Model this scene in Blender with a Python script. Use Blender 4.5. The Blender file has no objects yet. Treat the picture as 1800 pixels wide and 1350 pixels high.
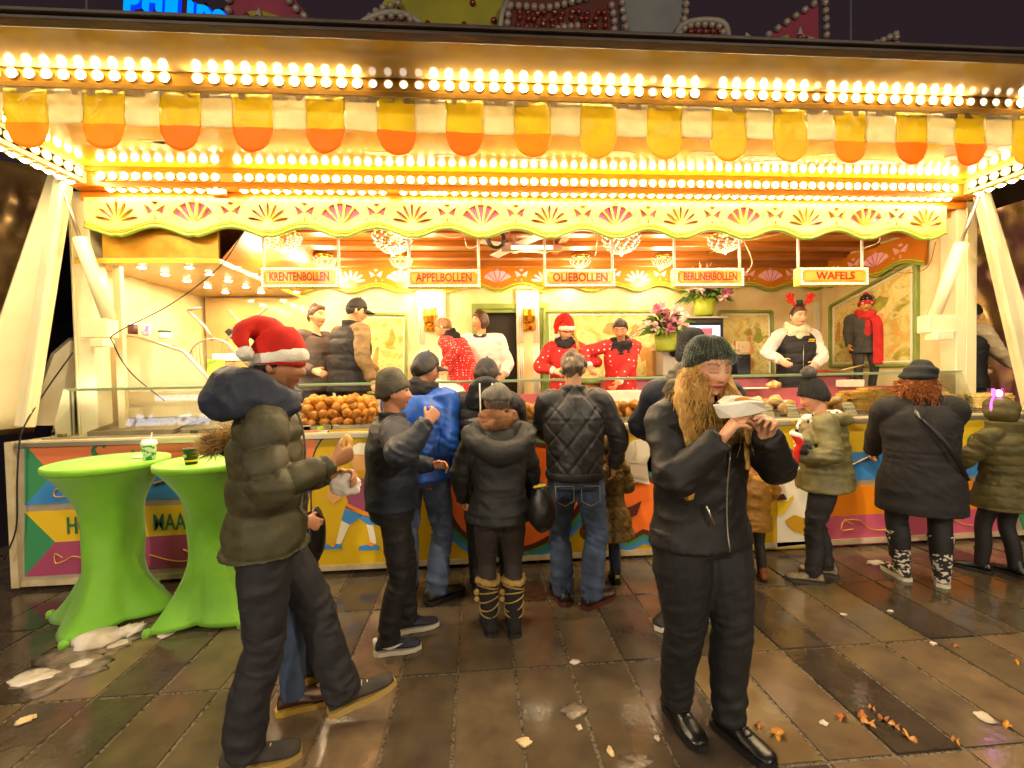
import bpy, bmesh, math, random
import numpy as np
from mathutils import Vector, Matrix
random.seed(7); rng = np.random.default_rng(7)
SC = bpy.context.scene; COL = SC.collection
rad = math.radians
# ---------------------------------------------------------------- camera, world, lamps, exposure
FPX = 780.0
_psi, _th, _ro = rad(4.4), rad(1.47), rad(1.1)
CAM = np.array([0., 0., 1.62])
_F = np.array([math.sin(_psi)*math.cos(_th), math.cos(_psi)*math.cos(_th), -math.sin(_th)])
_R0 = np.array([math.cos(_psi), -math.sin(_psi), 0.]); _U0 = np.cross(_R0, _F)
_R = math.cos(_ro)*_R0 - math.sin(_ro)*_U0; _U = math.sin(_ro)*_R0 + math.cos(_ro)*_U0
cd = bpy.data.cameras.new('camera'); cam = bpy.data.objects.new('camera', cd); COL.objects.link(cam)
cd.sensor_width = 36; cd.lens = 36*FPX/1800; cd.clip_start = .05; cd.clip_end = 400
m = Matrix.Identity(4)
for i in range(3):
    m[i][0], m[i][1], m[i][2], m[i][3] = _R[i], _U[i], -_F[i], CAM[i]
cam.matrix_world = m; SC.camera = cam
W = bpy.data.worlds.new('World'); SC.world = W; W.use_nodes = True
W.node_tree.nodes['Background'].inputs[0].default_value = (1.0, .62, .74, 1)
W.node_tree.nodes['Background'].inputs[1].default_value = .0055      # city glow on a night sky
SC.view_settings.view_transform = 'Standard'; SC.view_settings.look = 'None'
SC.view_settings.exposure = 2.05; SC.view_settings.gamma = 1; SC.view_settings.use_curve_mapping = False
SC.render.engine = 'CYCLES'
cy = SC.cycles
cy.use_denoising = True; cy.sample_clamp_indirect = 4; cy.sample_clamp_direct = 0; cy.max_bounces = 7
cy.diffuse_bounces = 3; cy.glossy_bounces = 3; cy.transmission_bounces = 4; cy.transparent_max_bounces = 10
cy.caustics_reflective = False; cy.caustics_refractive = False
E_OUT, E_IN, E_SIDE, E_MID = 40.0, 24.0, 18.0, 74.0          # emission of the bulb rows
WARM, WARM2 = (1, .83, .55), (1, .80, .44)

def P(px, py, Y):            # the point of the plane y = Y that lies on the sight line through a pixel
    d = _F*FPX + _R*(px-900) + _U*(675-py); return CAM + d*(Y/d[1])
def G(px, py, z=0.):         # the same for a level plane
    d = _F*FPX + _R*(px-900) + _U*(675-py); return CAM + d*((z-CAM[2])/d[2])
# ---------------------------------------------------------------- materials
def lin(c):
    if isinstance(c, str):
        c = c.lstrip('#'); c = [int(c[i:i+2], 16)/255 for i in (0, 2, 4)]
    return tuple((v/12.92 if v <= .04045 else ((v+.055)/1.055)**2.4) for v in c)
MATS = {}
def M(name, c=(.5, .5, .5), rough=.5, metal=0., c2=None, scale=8., bump=0., bscale=60., emit=0., spec=.5, coat=0.,
      sheen=0., detail=4., r2=None, stretch=None, lo=.35, hi=.65, wave=None, rand=0., sss=0., wr=None):
    if name in MATS: return MATS[name]
    m = bpy.data.materials.new(name); m.use_nodes = True; MATS[name] = m
    nt = m.node_tree; N = nt.nodes; L = nt.links; b = N['Principled BSDF']
    c = lin(c)+(1,)
    b.inputs['Base Color'].default_value = c; b.inputs['Roughness'].default_value = rough; b.inputs['Metallic'].default_value = metal
    b.inputs['Specular IOR Level'].default_value = spec; b.inputs['Coat Weight'].default_value = coat
    b.inputs['Sheen Weight'].default_value = sheen
    if sss: b.inputs['Subsurface Weight'].default_value = sss; b.inputs['Subsurface Scale'].default_value = .01
    tc = N.new('ShaderNodeTexCoord'); vec = tc.outputs['Object']
    if stretch:
        mp = N.new('ShaderNodeMapping'); mp.inputs['Scale'].default_value = stretch; L.new(vec, mp.inputs[0]); vec = mp.outputs[0]
    def noise(s, d=detail):
        n = N.new('ShaderNodeTexNoise'); n.inputs['Scale'].default_value = s; n.inputs['Detail'].default_value = d; L.new(vec, n.inputs['Vector']); return n.outputs[0]
    col = None
    if c2 is not None or r2 is not None:
        nz = noise(scale); mr = N.new('ShaderNodeMapRange'); mr.inputs[1].default_value = lo; mr.inputs[2].default_value = hi; L.new(nz, mr.inputs[0])
        if c2 is not None:
            mx = N.new('ShaderNodeMix'); mx.data_type = 'RGBA'; mx.inputs[6].default_value = c; mx.inputs[7].default_value = lin(c2)+(1,)
            L.new(mr.outputs[0], mx.inputs[0]); col = mx.outputs[2]
        if r2 is not None:
            m2 = N.new('ShaderNodeMapRange'); m2.inputs[3].default_value = rough; m2.inputs[4].default_value = r2; L.new(mr.outputs[0], m2.inputs[0]); L.new(m2.outputs[0], b.inputs['Roughness'])
    if rand:
        oi = N.new('ShaderNodeObjectInfo'); hs = N.new('ShaderNodeHueSaturation'); m3 = N.new('ShaderNodeMapRange')
        m3.inputs[3].default_value = 1-rand; m3.inputs[4].default_value = 1+rand; L.new(oi.outputs['Random'], m3.inputs[0]); L.new(m3.outputs[0], hs.inputs['Value'])
        if col: L.new(col, hs.inputs['Color'])
        else: hs.inputs['Color'].default_value = c
        col = hs.outputs[0]
    if col: L.new(col, b.inputs['Base Color'])
    if emit:
        b.inputs['Emission Strength'].default_value = emit; b.inputs['Emission Color'].default_value = c
    if bump or wave:
        bp = N.new('ShaderNodeBump'); bp.inputs['Distance'].default_value = .004; bp.inputs['Strength'].default_value = bump or .5
        if wr:          # broad soft creases under the fine grain
            b2 = N.new('ShaderNodeBump'); b2.inputs['Distance'].default_value = .02; b2.inputs['Strength'].default_value = wr[1]; nw = N.new('ShaderNodeTexNoise'); nw.inputs['Scale'].default_value = wr[0]; nw.inputs['Detail'].default_value = 3; nw.inputs['Distortion'].default_value = 1.6; L.new(vec, nw.inputs['Vector']); L.new(nw.outputs[0], b2.inputs['Height']); L.new(b2.outputs[0], bp.inputs['Normal'])
        if wave:
            w = N.new('ShaderNodeTexWave'); w.inputs['Scale'].default_value = wave; w.inputs['Distortion'].default_value = 2.; L.new(vec, w.inputs[0]); L.new(w.outputs[1], bp.inputs['Height'])
        else: L.new(noise(bscale, 5), bp.inputs['Height'])
        L.new(bp.outputs[0], b.inputs['Normal'])
    return m
def glassmat(name, tint=(.93, .97, .93), refl=.09, rough=.02):
    m = bpy.data.materials.new(name); m.use_nodes = True; nt = m.node_tree; N = nt.nodes; L = nt.links
    N.remove(N['Principled BSDF']); t = N.new('ShaderNodeBsdfTransparent'); t.inputs[0].default_value = tint+(1,)
    g = N.new('ShaderNodeBsdfGlossy'); g.inputs[1].default_value = rough; f = N.new('ShaderNodeFresnel'); f.inputs[0].default_value = 1.45
    mx = N.new('ShaderNodeMixShader'); ad = N.new('ShaderNodeMath'); ad.inputs[1].default_value = refl-.035; L.new(f.outputs[0], ad.inputs[0]); L.new(ad.outputs[0], mx.inputs[0])
    L.new(t.outputs[0], mx.inputs[1]); L.new(g.outputs[0], mx.inputs[2]); L.new(mx.outputs[0], N['Material Output'].inputs[0]); return m
def emat(name, c, s, front=True):
    m = bpy.data.materials.new(name); m.use_nodes = True; nt = m.node_tree; N = nt.nodes
    N.remove(N['Principled BSDF']); e = N.new('ShaderNodeEmission'); e.inputs[0].default_value = tuple(c)+(1,); e.inputs[1].default_value = s
    nt.links.new(e.outputs[0], N['Material Output'].inputs[0]); return m
# ---------------------------------------------------------------- mesh building
class MB:
    def __init__(s): s.v = []; s.f = []; s.mi = []; s.n = 0
    def add(s, v, f, mi=0):
        s.v.extend([tuple(map(float, p)) for p in v]); n = s.n
        s.f.extend([tuple(i+n for i in q) for q in f]); s.mi.extend([mi]*len(f)); s.n += len(v); return s
    def box(s, a, b, mi=0, rot=None):
        a, b = np.minimum(a, b), np.maximum(a, b)
        v = np.array([(x, y, z) for x in (a[0], b[0]) for y in (a[1], b[1]) for z in (a[2], b[2])], float)
        if rot is not None: c = (a+b)/2; v = (v-c) @ np.array(rot).T + c
        return s.add(v, [(0, 1, 3, 2), (4, 6, 7, 5), (0, 4, 5, 1), (2, 3, 7, 6), (0, 2, 6, 4), (1, 5, 7, 3)], mi)
    def beam(s, p, q, w, h, up=(0, 0, 1), mi=0):      # rectangular bar from p to q
        p, q = np.array(p, float), np.array(q, float); d = q-p; d /= np.linalg.norm(d)
        a = np.cross(d, up); a /= np.linalg.norm(a); b = np.cross(a, d)
        v = [e + sa*a*w/2 + sb*b*h/2 for e in (p, q) for sa, sb in ((-1, -1), (1, -1), (1, 1), (-1, 1))]
        return s.add(v, [(0, 3, 2, 1), (4, 5, 6, 7)]+[(i, (i+1) % 4, 4+(i+1) % 4, 4+i) for i in range(4)], mi)
    def tube(s, pts, r, n=8, mi=0, closed=False, cap=True, side=None):
        v, f = tube_geo(pts, r, n, closed, cap, side); return s.add(v, f, mi)
    def lathe(s, prof, c=(0, 0, 0), n=16, mi=0, axis=None):   # prof: (radius, height) list
        v = [(c[0]+r*math.cos(2*math.pi*k/n), c[1]+r*math.sin(2*math.pi*k/n), c[2]+z) for r, z in prof for k in range(n)]
        if axis is not None:
            R = np.array(Vector((0, 0, 1)).rotation_difference(Vector(axis)).to_matrix()); v = (np.array(v)-c) @ R.T + c
        f = [(i*n+k, i*n+(k+1) % n, (i+1)*n+(k+1) % n, (i+1)*n+k) for i in range(len(prof)-1) for k in range(n)]
        if prof[0][0] > 1e-5: f.append(tuple(range(n))[::-1])
        if prof[-1][0] > 1e-5: f.append(tuple((len(prof)-1)*n+k for k in range(n)))
        return s.add(v, f, mi)
    def sph(s, c, r, n=10, m=7, mi=0, rot=None):
        r = np.ones(3)*r; v = []
        for i in range(m+1):
            t = math.pi*i/m
            for k in range(n): v.append((math.sin(t)*math.cos(2*math.pi*k/n), math.sin(t)*math.sin(2*math.pi*k/n), math.cos(t)))
        v = np.array(v)*r
        if rot is not None: v = v @ np.array(rot).T
        return s.add(v+np.array(c), [(i*n+k, (i+1)*n+k, (i+1)*n+(k+1) % n, i*n+(k+1) % n) for i in range(m) for k in range(n)], mi)
    def poly(s, pts, d, mi=0):            # planar outline extruded by the vector d
        pts = np.array(pts, float); n = len(pts); d = np.array(d, float)
        return s.add(np.vstack([pts, pts+d]), [tuple(range(n))[::-1], tuple(range(n, 2*n))]+[(i, (i+1) % n, n+(i+1) % n, n+i) for i in range(n)], mi)
    def mesh(s, name, mats, smooth=False, fix=True):
        me = bpy.data.meshes.new(name); me.from_pydata(s.v, [], s.f)
        for x in (mats if isinstance(mats, (list, tuple)) else [mats]): me.materials.append(x)
        me.polygons.foreach_set('material_index', s.mi)
        if fix:
            bm = bmesh.new(); bm.from_mesh(me); bmesh.ops.recalc_face_normals(bm, faces=bm.faces); bm.to_mesh(me); bm.free()
        if smooth: me.polygons.foreach_set('use_smooth', [True]*len(me.polygons))
        return me
    def build(s, name, mats, parent=None, smooth=False, bevel=0., fix=True):
        o = bpy.data.objects.new(name, s.mesh(name, mats, smooth, fix)); COL.objects.link(o)
        if bevel:
            md = o.modifiers.new('bevel', 'BEVEL'); md.width = bevel; md.segments = 2; md.limit_method = 'ANGLE'; md.angle_limit = rad(40)
        if parent is not None: attach(o, parent)
        return o
def attach(o, parent):       # the child keeps the place its vertices give it
    o.parent = parent; o.matrix_parent_inverse = root_matrix(parent).inverted()
def root_matrix(p):
    mm = p.matrix_basis.copy()
    return mm if p.parent is None else root_matrix(p.parent) @ p.matrix_parent_inverse @ mm
def frames(pts, closed=False, side=None):
    pts = np.array(pts, float); n = len(pts)
    T = (np.roll(pts, -1, 0)-np.roll(pts, 1, 0)) if closed else np.gradient(pts, axis=0)
    T /= np.linalg.norm(T, axis=1, keepdims=True)+1e-9
    A = np.zeros_like(T)
    u = np.array(side, float) if side is not None else (np.array([1., 0, 0]) if abs(T[0][0]) < .8 else np.array([0, 1., 0]))
    for i in range(n):
        if side is not None and i == 0 or i == 0: a = u - T[i]*(u @ T[i])
        else: a = A[i-1] - T[i]*(A[i-1] @ T[i])
        A[i] = a/(np.linalg.norm(a)+1e-9)
    return pts, T, A, np.cross(T, A)
def tube_geo(pts, r, n=8, closed=False, cap=True, side=None):
    pts, T, A, B = frames(pts, closed, side); k = len(pts)
    r = np.array(r, float)
    if r.ndim == 0: r = np.full((k, 2), r)
    elif r.ndim == 1: r = np.stack([r, r], 1) if len(r) == k else np.tile(r, (k, 1))
    th = np.arange(n)*2*np.pi/n
    v = pts[:, None]+A[:, None]*(r[:, 0, None, None]*np.cos(th)[None, :, None])+B[:, None]*(r[:, 1, None, None]*np.sin(th)[None, :, None])
    v = v.reshape(-1, 3)
    f = [(i*n+j, i*n+(j+1) % n, ((i+1) % k)*n+(j+1) % n, ((i+1) % k)*n+j) for i in range(k if closed else k-1) for j in range(n)]
    if cap and not closed:
        f.append(tuple(range(n))[::-1]); f.append(tuple((k-1)*n+j for j in range(n)))
    return v, f
def spline(pts, m=4):        # Catmull-Rom through rows of any width
    p = np.array(pts, float); q = np.vstack([2*p[0]-p[1], p, 2*p[-1]-p[-2]]); out = []
    for i in range(len(p)-1):
        a, b, c, d = q[i:i+4]
        for t in np.arange(m)/m: out.append(.5*(2*b+(c-a)*t+(2*a-5*b+4*c-d)*t*t+(3*b-a-3*c+d)*t**3))
    out.append(p[-1]); return np.array(out)
def thing(name, label, cat, loc=(0, 0, 0), group=None):
    o = bpy.data.objects.new(name, None); COL.objects.link(o); o.location = loc; o.empty_display_size = .1
    return tag(o, label, cat, group)
def tag(o, label, cat, group=None):
    o['label'] = label; o['category'] = cat
    if group: o['group'] = group
    return o
def kind(o, k, label=None):
    o['kind'] = k
    if label: o['label'] = label
    return o
def copy_tree(o, parent=None):
    c = o.copy(); COL.objects.link(c)
    if parent is not None: c.parent = parent
    for ch in o.children: copy_tree(ch, c)
    return c
def place(me, name, parent=None, loc=(0, 0, 0), rot=(0, 0, 0), scale=(1, 1, 1)):     # object on shared mesh data
    o = bpy.data.objects.new(name, me); COL.objects.link(o); o.location = loc; o.rotation_euler = rot; o.scale = scale
    if parent is not None: attach(o, parent)
    return o
def curve_mesh(name, splines, depth, bevel=0., mat=None):     # filled 2-D outlines (holes allowed), z = depth
    cu = bpy.data.curves.new(name, 'CURVE'); cu.dimensions = '2D'; cu.fill_mode = 'BOTH'; cu.extrude = depth/2; cu.bevel_depth = bevel
    for sp in splines:
        s = cu.splines.new('POLY'); s.points.add(len(sp)-1); s.use_cyclic_u = True
        for p, q in zip(s.points, sp): p.co = (q[0], q[1], 0, 1)
    return _curve_to_mesh(cu, name, mat)
def text_mesh(name, txt, size, depth, mat, shear=0., offset=0., bevel=0., align='CENTER', space=1.):
    cu = bpy.data.curves.new(name, 'FONT'); cu.body = txt; cu.size = size; cu.extrude = depth/2; cu.shear = shear; cu.offset = offset
    cu.bevel_depth = bevel; cu.align_x = align; cu.align_y = 'CENTER'; cu.resolution_u = 3; cu.space_character = space
    return _curve_to_mesh(cu, name, mat)
def _curve_to_mesh(cu, name, mat):
    t = bpy.data.objects.new(name, cu); COL.objects.link(t); dg = bpy.context.evaluated_depsgraph_get()
    me = bpy.data.meshes.new_from_object(t.evaluated_get(dg)); me.name = name
    bpy.data.objects.remove(t); bpy.data.curves.remove(cu); me.materials.clear()
    if mat: me.materials.append(mat)
    return me
FACE = (rad(90), 0, 0)         # a text or outline standing up and read from the camera side
def face_obj(me, name, parent, x, y, z, sx=1., sz=1., roll=0.):
    return place(me, name, parent, (x, y, z), (rad(90), roll, 0), (sx, sz, 1))
def vnoise(p, seed=0):        # smooth value noise, vectorised
    p = np.asarray(p, float)+seed*17.31; i = np.floor(p).astype(np.int64); f = p-i; f = f*f*(3-2*f)
    def h(a, b, c):
        n = (a*73856093) ^ (b*19349663) ^ (c*83492791); n = (n ^ (n >> 13))*1274126177; n = n ^ (n >> 16); return (n & 0xffff)/32767.5-1
    x, y, z = i[:, 0], i[:, 1], i[:, 2]; out = 0
    for dx in (0, 1):
        for dy in (0, 1):
            for dz in (0, 1):
                w = (f[:, 0] if dx else 1-f[:, 0])*(f[:, 1] if dy else 1-f[:, 1])*(f[:, 2] if dz else 1-f[:, 2]); out = out+w*h(x+dx, y+dy, z+dz)
    return out
# ---------------------------------------------------------------- materials of the place
cream = M('cream_paint', '#F0E2B8', .35, c2='#E2CF9A', scale=3, lo=.3, hi=.8, bump=.15, bscale=25)
creamd = M('cream_panel', '#EAD9AE', .45, c2='#D8C08C', scale=2.2, bump=.12, bscale=18)
ivory = M('ivory_paint', '#EEDCA6', .4, c2='#E4CA88', scale=4)
gold_ceiling = M('gold_ceiling', '#B27C14', .14, c2='#9A620E', scale=1.7, lo=.5, hi=.75, r2=.25, coat=.3, stretch=(1, 2.2, 1))
gold_panel = M('gold_panel', '#D9A02C', .32, metal=.35, c2='#C48820', scale=9, bump=.35, bscale=140)
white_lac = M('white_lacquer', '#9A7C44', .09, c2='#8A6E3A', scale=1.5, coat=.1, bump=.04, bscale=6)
darkwood = M('dark_edge', '#2A1C16', .5, c2='#3A2A20', scale=6, bump=.3)
steel = M('steel', '#B9B2A4', .28, metal=1, r2=.45, c2='#A69E90', scale=5, stretch=(12, 1, 1))
alu = M('brushed_edge', '#C9BFA8', .3, metal=.8)
grey_frame = M('grey_frame', '#A89A84', .5, c2='#9A8A72', scale=7)
pinkgl = M('pink_acrylic', '#CC66B4', .15, coat=.3, c2='#DC84C4', scale=2)
pinkpale = M('pale_pink_paint', '#F0A4C4', .35, c2='#F6BCD2', scale=6)
gilt = M('gilt_yellow', '#EBC338', .3)
green_tr = M('green_trim', '#8FA63A', .35)
green_fr = M('green_frame', '#8C9E4A', .4, c2='#7E9044', scale=5)
orangep = M('orange_paint', '#D07C14', .3, c2='#C67010', scale=3)
woodbr = M('amber_beam', '#B06A22', .35, c2='#96561A', scale=4, stretch=(.6, 6, 6), coat=.2)
mirror = M('smoked_mirror', '#B8A27A', .03, metal=1)
black = M('black_matte', '#121011', .6)
blackpl = M('black_plastic', '#17161A', .3)
whitep = M('white_paint', '#F4EFE2', .4)
brass = M('brass', '#C8922C', .22, metal=1, bump=.2, bscale=80)
pinkcab = M('pink_cabinet', '#C86A74', .4, c2='#BC5C68', scale=4)
dsky = M('door_dark', '#2A241E', .7)
vin = {}
E_bulb = emat('bulb_glow', WARM, E_OUT); E_bulb_in = emat('bulb_glow_inner', WARM2, E_IN); E_bulb_side = emat('bulb_glow_side', WARM2, E_SIDE)
E_bulb_mid = emat('bulb_glow_middle', WARM, E_MID); E_spot = emat('spot_glow', (1, .78, .5), 110); E_led = emat('sign_led', (1, .9, .62), .75); E_bead = emat('crystal_glow', (1, .78, .45), .7)
E_globe = emat('globe_glow', (1, .8, .45), 9); E_dim = emat('bulb_dim', (1, .82, .7), 1.1)
glass = glassmat('case_glass')
# ---------------------------------------------------------------- ground
gm = MB(); gm.add([(-60, -40, -.03), (60, -40, -.03), (60, 70, -.03), (-60, 70, -.03)], [(0, 1, 2, 3)])
far_paving = M('far_paving', '#2B241E', .35, c2='#221C18', scale=2, bump=.3, bscale=8)
kind(gm.build('ground', far_paving), 'structure')
pv = bpy.data.objects.new('pavement', None); COL.objects.link(pv); kind(pv, 'structure')
def slabmat(i, a, b):
    m = M('wet_basalt_%d' % i, a, .13, c2=b, scale=5.5, r2=.34, bump=.3, bscale=26, spec=.7, lo=.3, hi=.72, rand=.22)
    nt = m.node_tree; N = nt.nodes; L = nt.links; bs = N['Principled BSDF']
    tc = [n for n in N if n.type == 'TEX_COORD'][0]; geo = N.new('ShaderNodeNewGeometry')
    for n in N:                                    # world-space grain so that no two slabs repeat
        if n.type == 'TEX_NOISE': L.new(geo.outputs['Position'], n.inputs['Vector'])
    # puddled film: large soft patches of lower roughness
    nz = N.new('ShaderNodeTexNoise'); nz.inputs['Scale'].default_value = 1.3; nz.inputs['Detail'].default_value = 6; L.new(geo.outputs['Position'], nz.inputs['Vector'])
    mr = N.new('ShaderNodeMapRange'); mr.inputs[1].default_value = .36; mr.inputs[2].default_value = .66; mr.inputs[3].default_value = .04; mr.inputs[4].default_value = .2; L.new(nz.outputs[0], mr.inputs[0]); L.new(mr.outputs[0], bs.inputs['Roughness'])
    return m
SL = [slabmat(0, '#62543F', '#483C30'), slabmat(1, '#78644A', '#584838'), slabmat(2, '#4E4236', '#382F28'), slabmat(3, '#7E6C4C', '#685638')]
SW, SLN, gap = .3075, .705, .008
jb = MB(); jb.box((-4.7, -.2, -.05), (5.4, 5.2, -.006)); jb.build('joint_bed', M('joint_sand', '#6A5C48', .5, c2='#3E352A', scale=60, bump=1., bscale=120, r2=.15), pv)
slab_me = []
for q in range(5):
    b = MB(); b.box((-SW/2+gap/2, -SLN/2+gap/2, -.05), (SW/2-gap/2, SLN/2-gap/2, 0)); me = b.mesh('paving_slab', SL[0])
    bm = bmesh.new(); bm.from_mesh(me); bmesh.ops.bevel(bm, geom=[e for e in bm.edges if all(v.co.z > -.01 for v in e.verts)], offset=.006, segments=2, affect='EDGES'); bm.to_mesh(me); bm.free(); slab_me.append(me)
slab_sets = [[(lambda mm: (mm.materials.clear(), mm.materials.append(mat), mm)[2])(me.copy()) for me in slab_me] for mat in SL]
for ix in range(-15, 18):
    for iy in range(-2, 5):
        x = .0125+SW*ix; y = 2.03+SLN*(iy-1)+.0
        tone = rng.choice(3, p=[.45, .3, .25]) if (ix, iy) not in ((4, 1), (5, 2), (8, 2)) else 3
        place(slab_sets[tone][rng.integers(5)], 'paving_slab', pv, (x, y, rng.uniform(-.003, .001)), (rng.uniform(-.004, .004), rng.uniform(-.006, .006), 0))
# ---------------------------------------------------------------- the stall
FY = 3.70; BK = 5.80; FLOOR = .60
stall = thing('food_stall', 'long cream fairground food stall with painted front, scalloped fascia and lit canopy', 'market stall', (.5, FY, 0))
def part(mb, name, mat, parent=None, **k): return mb.build(name, mat, parent or stall, **k)
b = MB(); b.box((-3.55, FY+.12, .02), (6.2, 6.0, FLOOR-.08)); part(b, 'chassis', black)
b = MB(); b.box((-3.5, FY+.5, FLOOR-.08), (6.2, 6.0, FLOOR)); part(b, 'floor', M('stall_floor', '#6A5238', .5))
front = MB(); front.box((-3.57, FY, .055), (6.2, FY+.06, 1.125)); front = part(front, 'front_panel', grey_frame)
b = MB(); b.box((-3.62, FY-.03, .03), (-3.565, FY+.1, 1.16)); b.box((-3.62, FY-.012, .03), (6.2, FY-.002, .075)); part(b, 'panel_frame', M('worn_alu', '#CDBB96', .45, c2='#B5A27C', scale=9))
# painted front: flat layers
def art(pts, name, mat, lay=1, Y=FY, parent=front, d=.0025):
    b = MB(); b.poly([P(x, y, Y-.003*lay) for x, y in pts], (0, d, 0)); return b.build(name, mat, parent)
pm = lambda n, c: M('print_'+n, c, .38, c2=c, spec=.4, bump=.05, bscale=8)
sal, grn, blu, yel, mau, ora, pnk = pm('salmon', '#D9784A'), pm('green', '#3E8A5A'), pm('blue', '#3F86C8'), pm('yellow', '#E0B828'), pm('mauve', '#A4486A'), pm('orange', '#F08A10'), pm('pink', '#CC5C78')
brn, red, ong, skn, wht, pur, tan, olv = pm('brown', '#5A2212'), pm('deep_red', '#C4400E'), pm('bright_orange', '#F07020'), pm('skin', '#D9A060'), pm('white', '#E8DCC0'), pm('purple', '#9A4A6C'), pm('ochre', '#C8961E'), pm('scoop_yellow', '#E0B81C')
mus = M('print_mustard', '#D6AE14', .35, c2='#C49A10', scale=1.2, spec=.4)
art([(43, 780), (560, 757), (548, 812), (93, 836)], 'painted_band', sal); art([(43, 780), (93, 836), (43, 888)], 'painted_triangle', grn)
art([(43, 888), (93, 836), (548, 812), (548, 864), (548, 866)], 'painted_band', blu)
art([(43, 900), (548, 877), (548, 926), (97, 953)], 'painted_band', yel); art([(43, 900), (97, 953), (43, 1014)], 'painted_triangle', grn); art([(43, 1014), (97, 953), (548, 926), (548, 985)], 'painted_band', mau)
def rpx(x, ly, ry): return ly+(ry-ly)*(x-1490)/310.
for (t0, t1, b0, b1, mt) in ((743, 735, 795, 783, yel), (796, 784, 844, 832, blu), (854, 842, 906, 891, ora), (906, 891, 958, 941, pnk)):
    art([(1400, rpx(1400, t0, t1)), (1775, rpx(1775, t0, t1)), (1775, rpx(1775, b0, b1)), (1400, rpx(1400, b0, b1))], 'painted_band', mt)
art([(1776, 800), (1812, 752), (1830, 735), (1830, 832), (1812, 828)], 'painted_triangle', grn); art([(1776, 860), (1830, 842), (1830, 940), (1800, 935)], 'painted_triangle', grn)
art([(578, 756), (1480, 742), (1440, 800), (1432, 870), (1450, 962), (560, 1002), (548, 940), (546, 830), (554, 790)], 'painted_field', mus, 2)
b = MB(); b.tube(spline([P(x, y, FY-.009) for x, y in ((578, 757), (556, 788), (547, 830), (549, 940), (561, 1001))], 5), .005, 5); b.build('painted_outline', brn, front)
def ring_poly(c, rx, ry, n=36, wob=(), rot=0.):
    out = []
    for k in range(n):
        t = 2*math.pi*k/n; r = 1+sum(a*math.cos(f*t+p) for a, f, p in wob); x, y = rx*r*math.cos(t), ry*r*math.sin(t)
        out.append((c[0]+x*math.cos(rot)-y*math.sin(rot), c[1]+x*math.sin(rot)+y*math.cos(rot)))
    return out
# big lettering: O a l in four layers of outline
def letter(pts, inner=None):
    c = np.mean(pts, 0)
    for lay, (g, mt) in enumerate(((26, blu), (17, grn), (9, brn), (0, ong))):
        out = []
        n = len(pts)
        for i in range(n):
            a, p, q = np.array(pts[i-1], float), np.array(pts[i], float), np.array(pts[(i+1) % n], float)
            nn = np.array([(q-a)[1], -(q-a)[0]]); nn /= np.linalg.norm(nn)+1e-6
            out.append(tuple(p+nn*g*(1 if (p-c) @ nn > 0 or True else -1)))
        art(out, 'painted_letter', mt, 3+lay)
    if inner: art(inner, 'letter_counter', red, 7); 
def ccw(p):
    a = sum(p[i-1][0]*p[i][1]-p[i][0]*p[i-1][1] for i in range(len(p))); return p if a > 0 else p[::-1]
letter(ccw(ring_poly((905, 872), 112, 92, 40, ((.05, 2, .4), (.03, 3, 1)), -.15)), ring_poly((890, 868), 46, 40, 28, ((.06, 3, 0),)))
letter(ccw([(1070, 856), (1105, 832), (1140, 846), (1160, 858), (1165, 830), (1192, 800), (1216, 822), (1222, 900), (1220, 930), (1195, 938), (1160, 938), (1130, 930), (1105, 945), (1080, 925), (1062, 890)]))
art([(1085, 898), (1112, 889), (1128, 880), (1120, 905), (1100, 914), (1084, 915)], 'letter_counter', brn, 8)
art([(1152, 880), (1158, 830), (1166, 800), (1170, 880), (1178, 930), (1160, 925)], 'letter_counter', brn, 8)
art([(1074, 806), (1070, 786), (1080, 777), (1092, 776), (1104, 781), (1114, 774), (1128, 772), (1140, 780), (1143, 800), (1137, 814), (1142, 852), (1118, 847), (1088, 842), (1076, 838), (1082, 812)], 'painted_chef_hat', wht, 9)
b = MB()
for q in ([(1082, 812), (1100, 810), (1137, 814)], [(1094, 779), (1097, 795), (1095, 806)], [(1116, 775), (1118, 795), (1112, 806)], [(1080, 832), (1110, 835), (1140, 842)]): b.tube(spline([P(x, y, FY-.033) for x, y in q], 4), .0016, 4)
b.build('painted_outline', M('thin_brown', '#8A6A44', .5), front)
# painted baker, flat print
art([(618, 798), (620, 784), (632, 778), (650, 780), (662, 790), (660, 806), (640, 800)], 'painted_hair', wht, 5)
art([(617, 795), (640, 790), (655, 800), (658, 822), (640, 834), (622, 824), (614, 806)], 'painted_face', skn, 4)
art([(611, 842), (606, 862), (612, 884), (606, 893), (655, 908), (668, 905), (668, 840)], 'painted_jacket', pur, 4)
art([(606, 888), (608, 884), (640, 899), (668, 905), (668, 912), (638, 905)], 'painted_belt', ora, 5)
art([(606, 894), (636, 905), (625, 916), (614, 922), (600, 914)], 'painted_breeches', blu, 4); art([(632, 905), (668, 911), (668, 924), (646, 922), (634, 914)], 'painted_breeches', blu, 4)
art([(600, 916), (615, 922), (600, 955), (590, 958)], 'painted_stocking', wht, 4); art([(644, 922), (656, 922), (662, 955), (652, 958)], 'painted_stocking', wht, 4)
art([(566, 966), (568, 958), (588, 955), (600, 958), (601, 965)], 'painted_shoe', blu, 5); art([(630, 968), (632, 960), (652, 956), (666, 960), (666, 967)], 'painted_shoe', blu, 5)
art([(578, 958), (584, 953), (590, 958), (585, 962)], 'painted_bow', ora, 6); art([(646, 958), (652, 953), (659, 957), (653, 961)], 'painted_bow', ora, 6)
art([(610, 828), (640, 826), (662, 830), (662, 842), (612, 840)], 'painted_bowl', tan, 5); art([(576, 862), (598, 860), (600, 876), (586, 886), (574, 876)], 'painted_sleeve', skn, 4)
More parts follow.
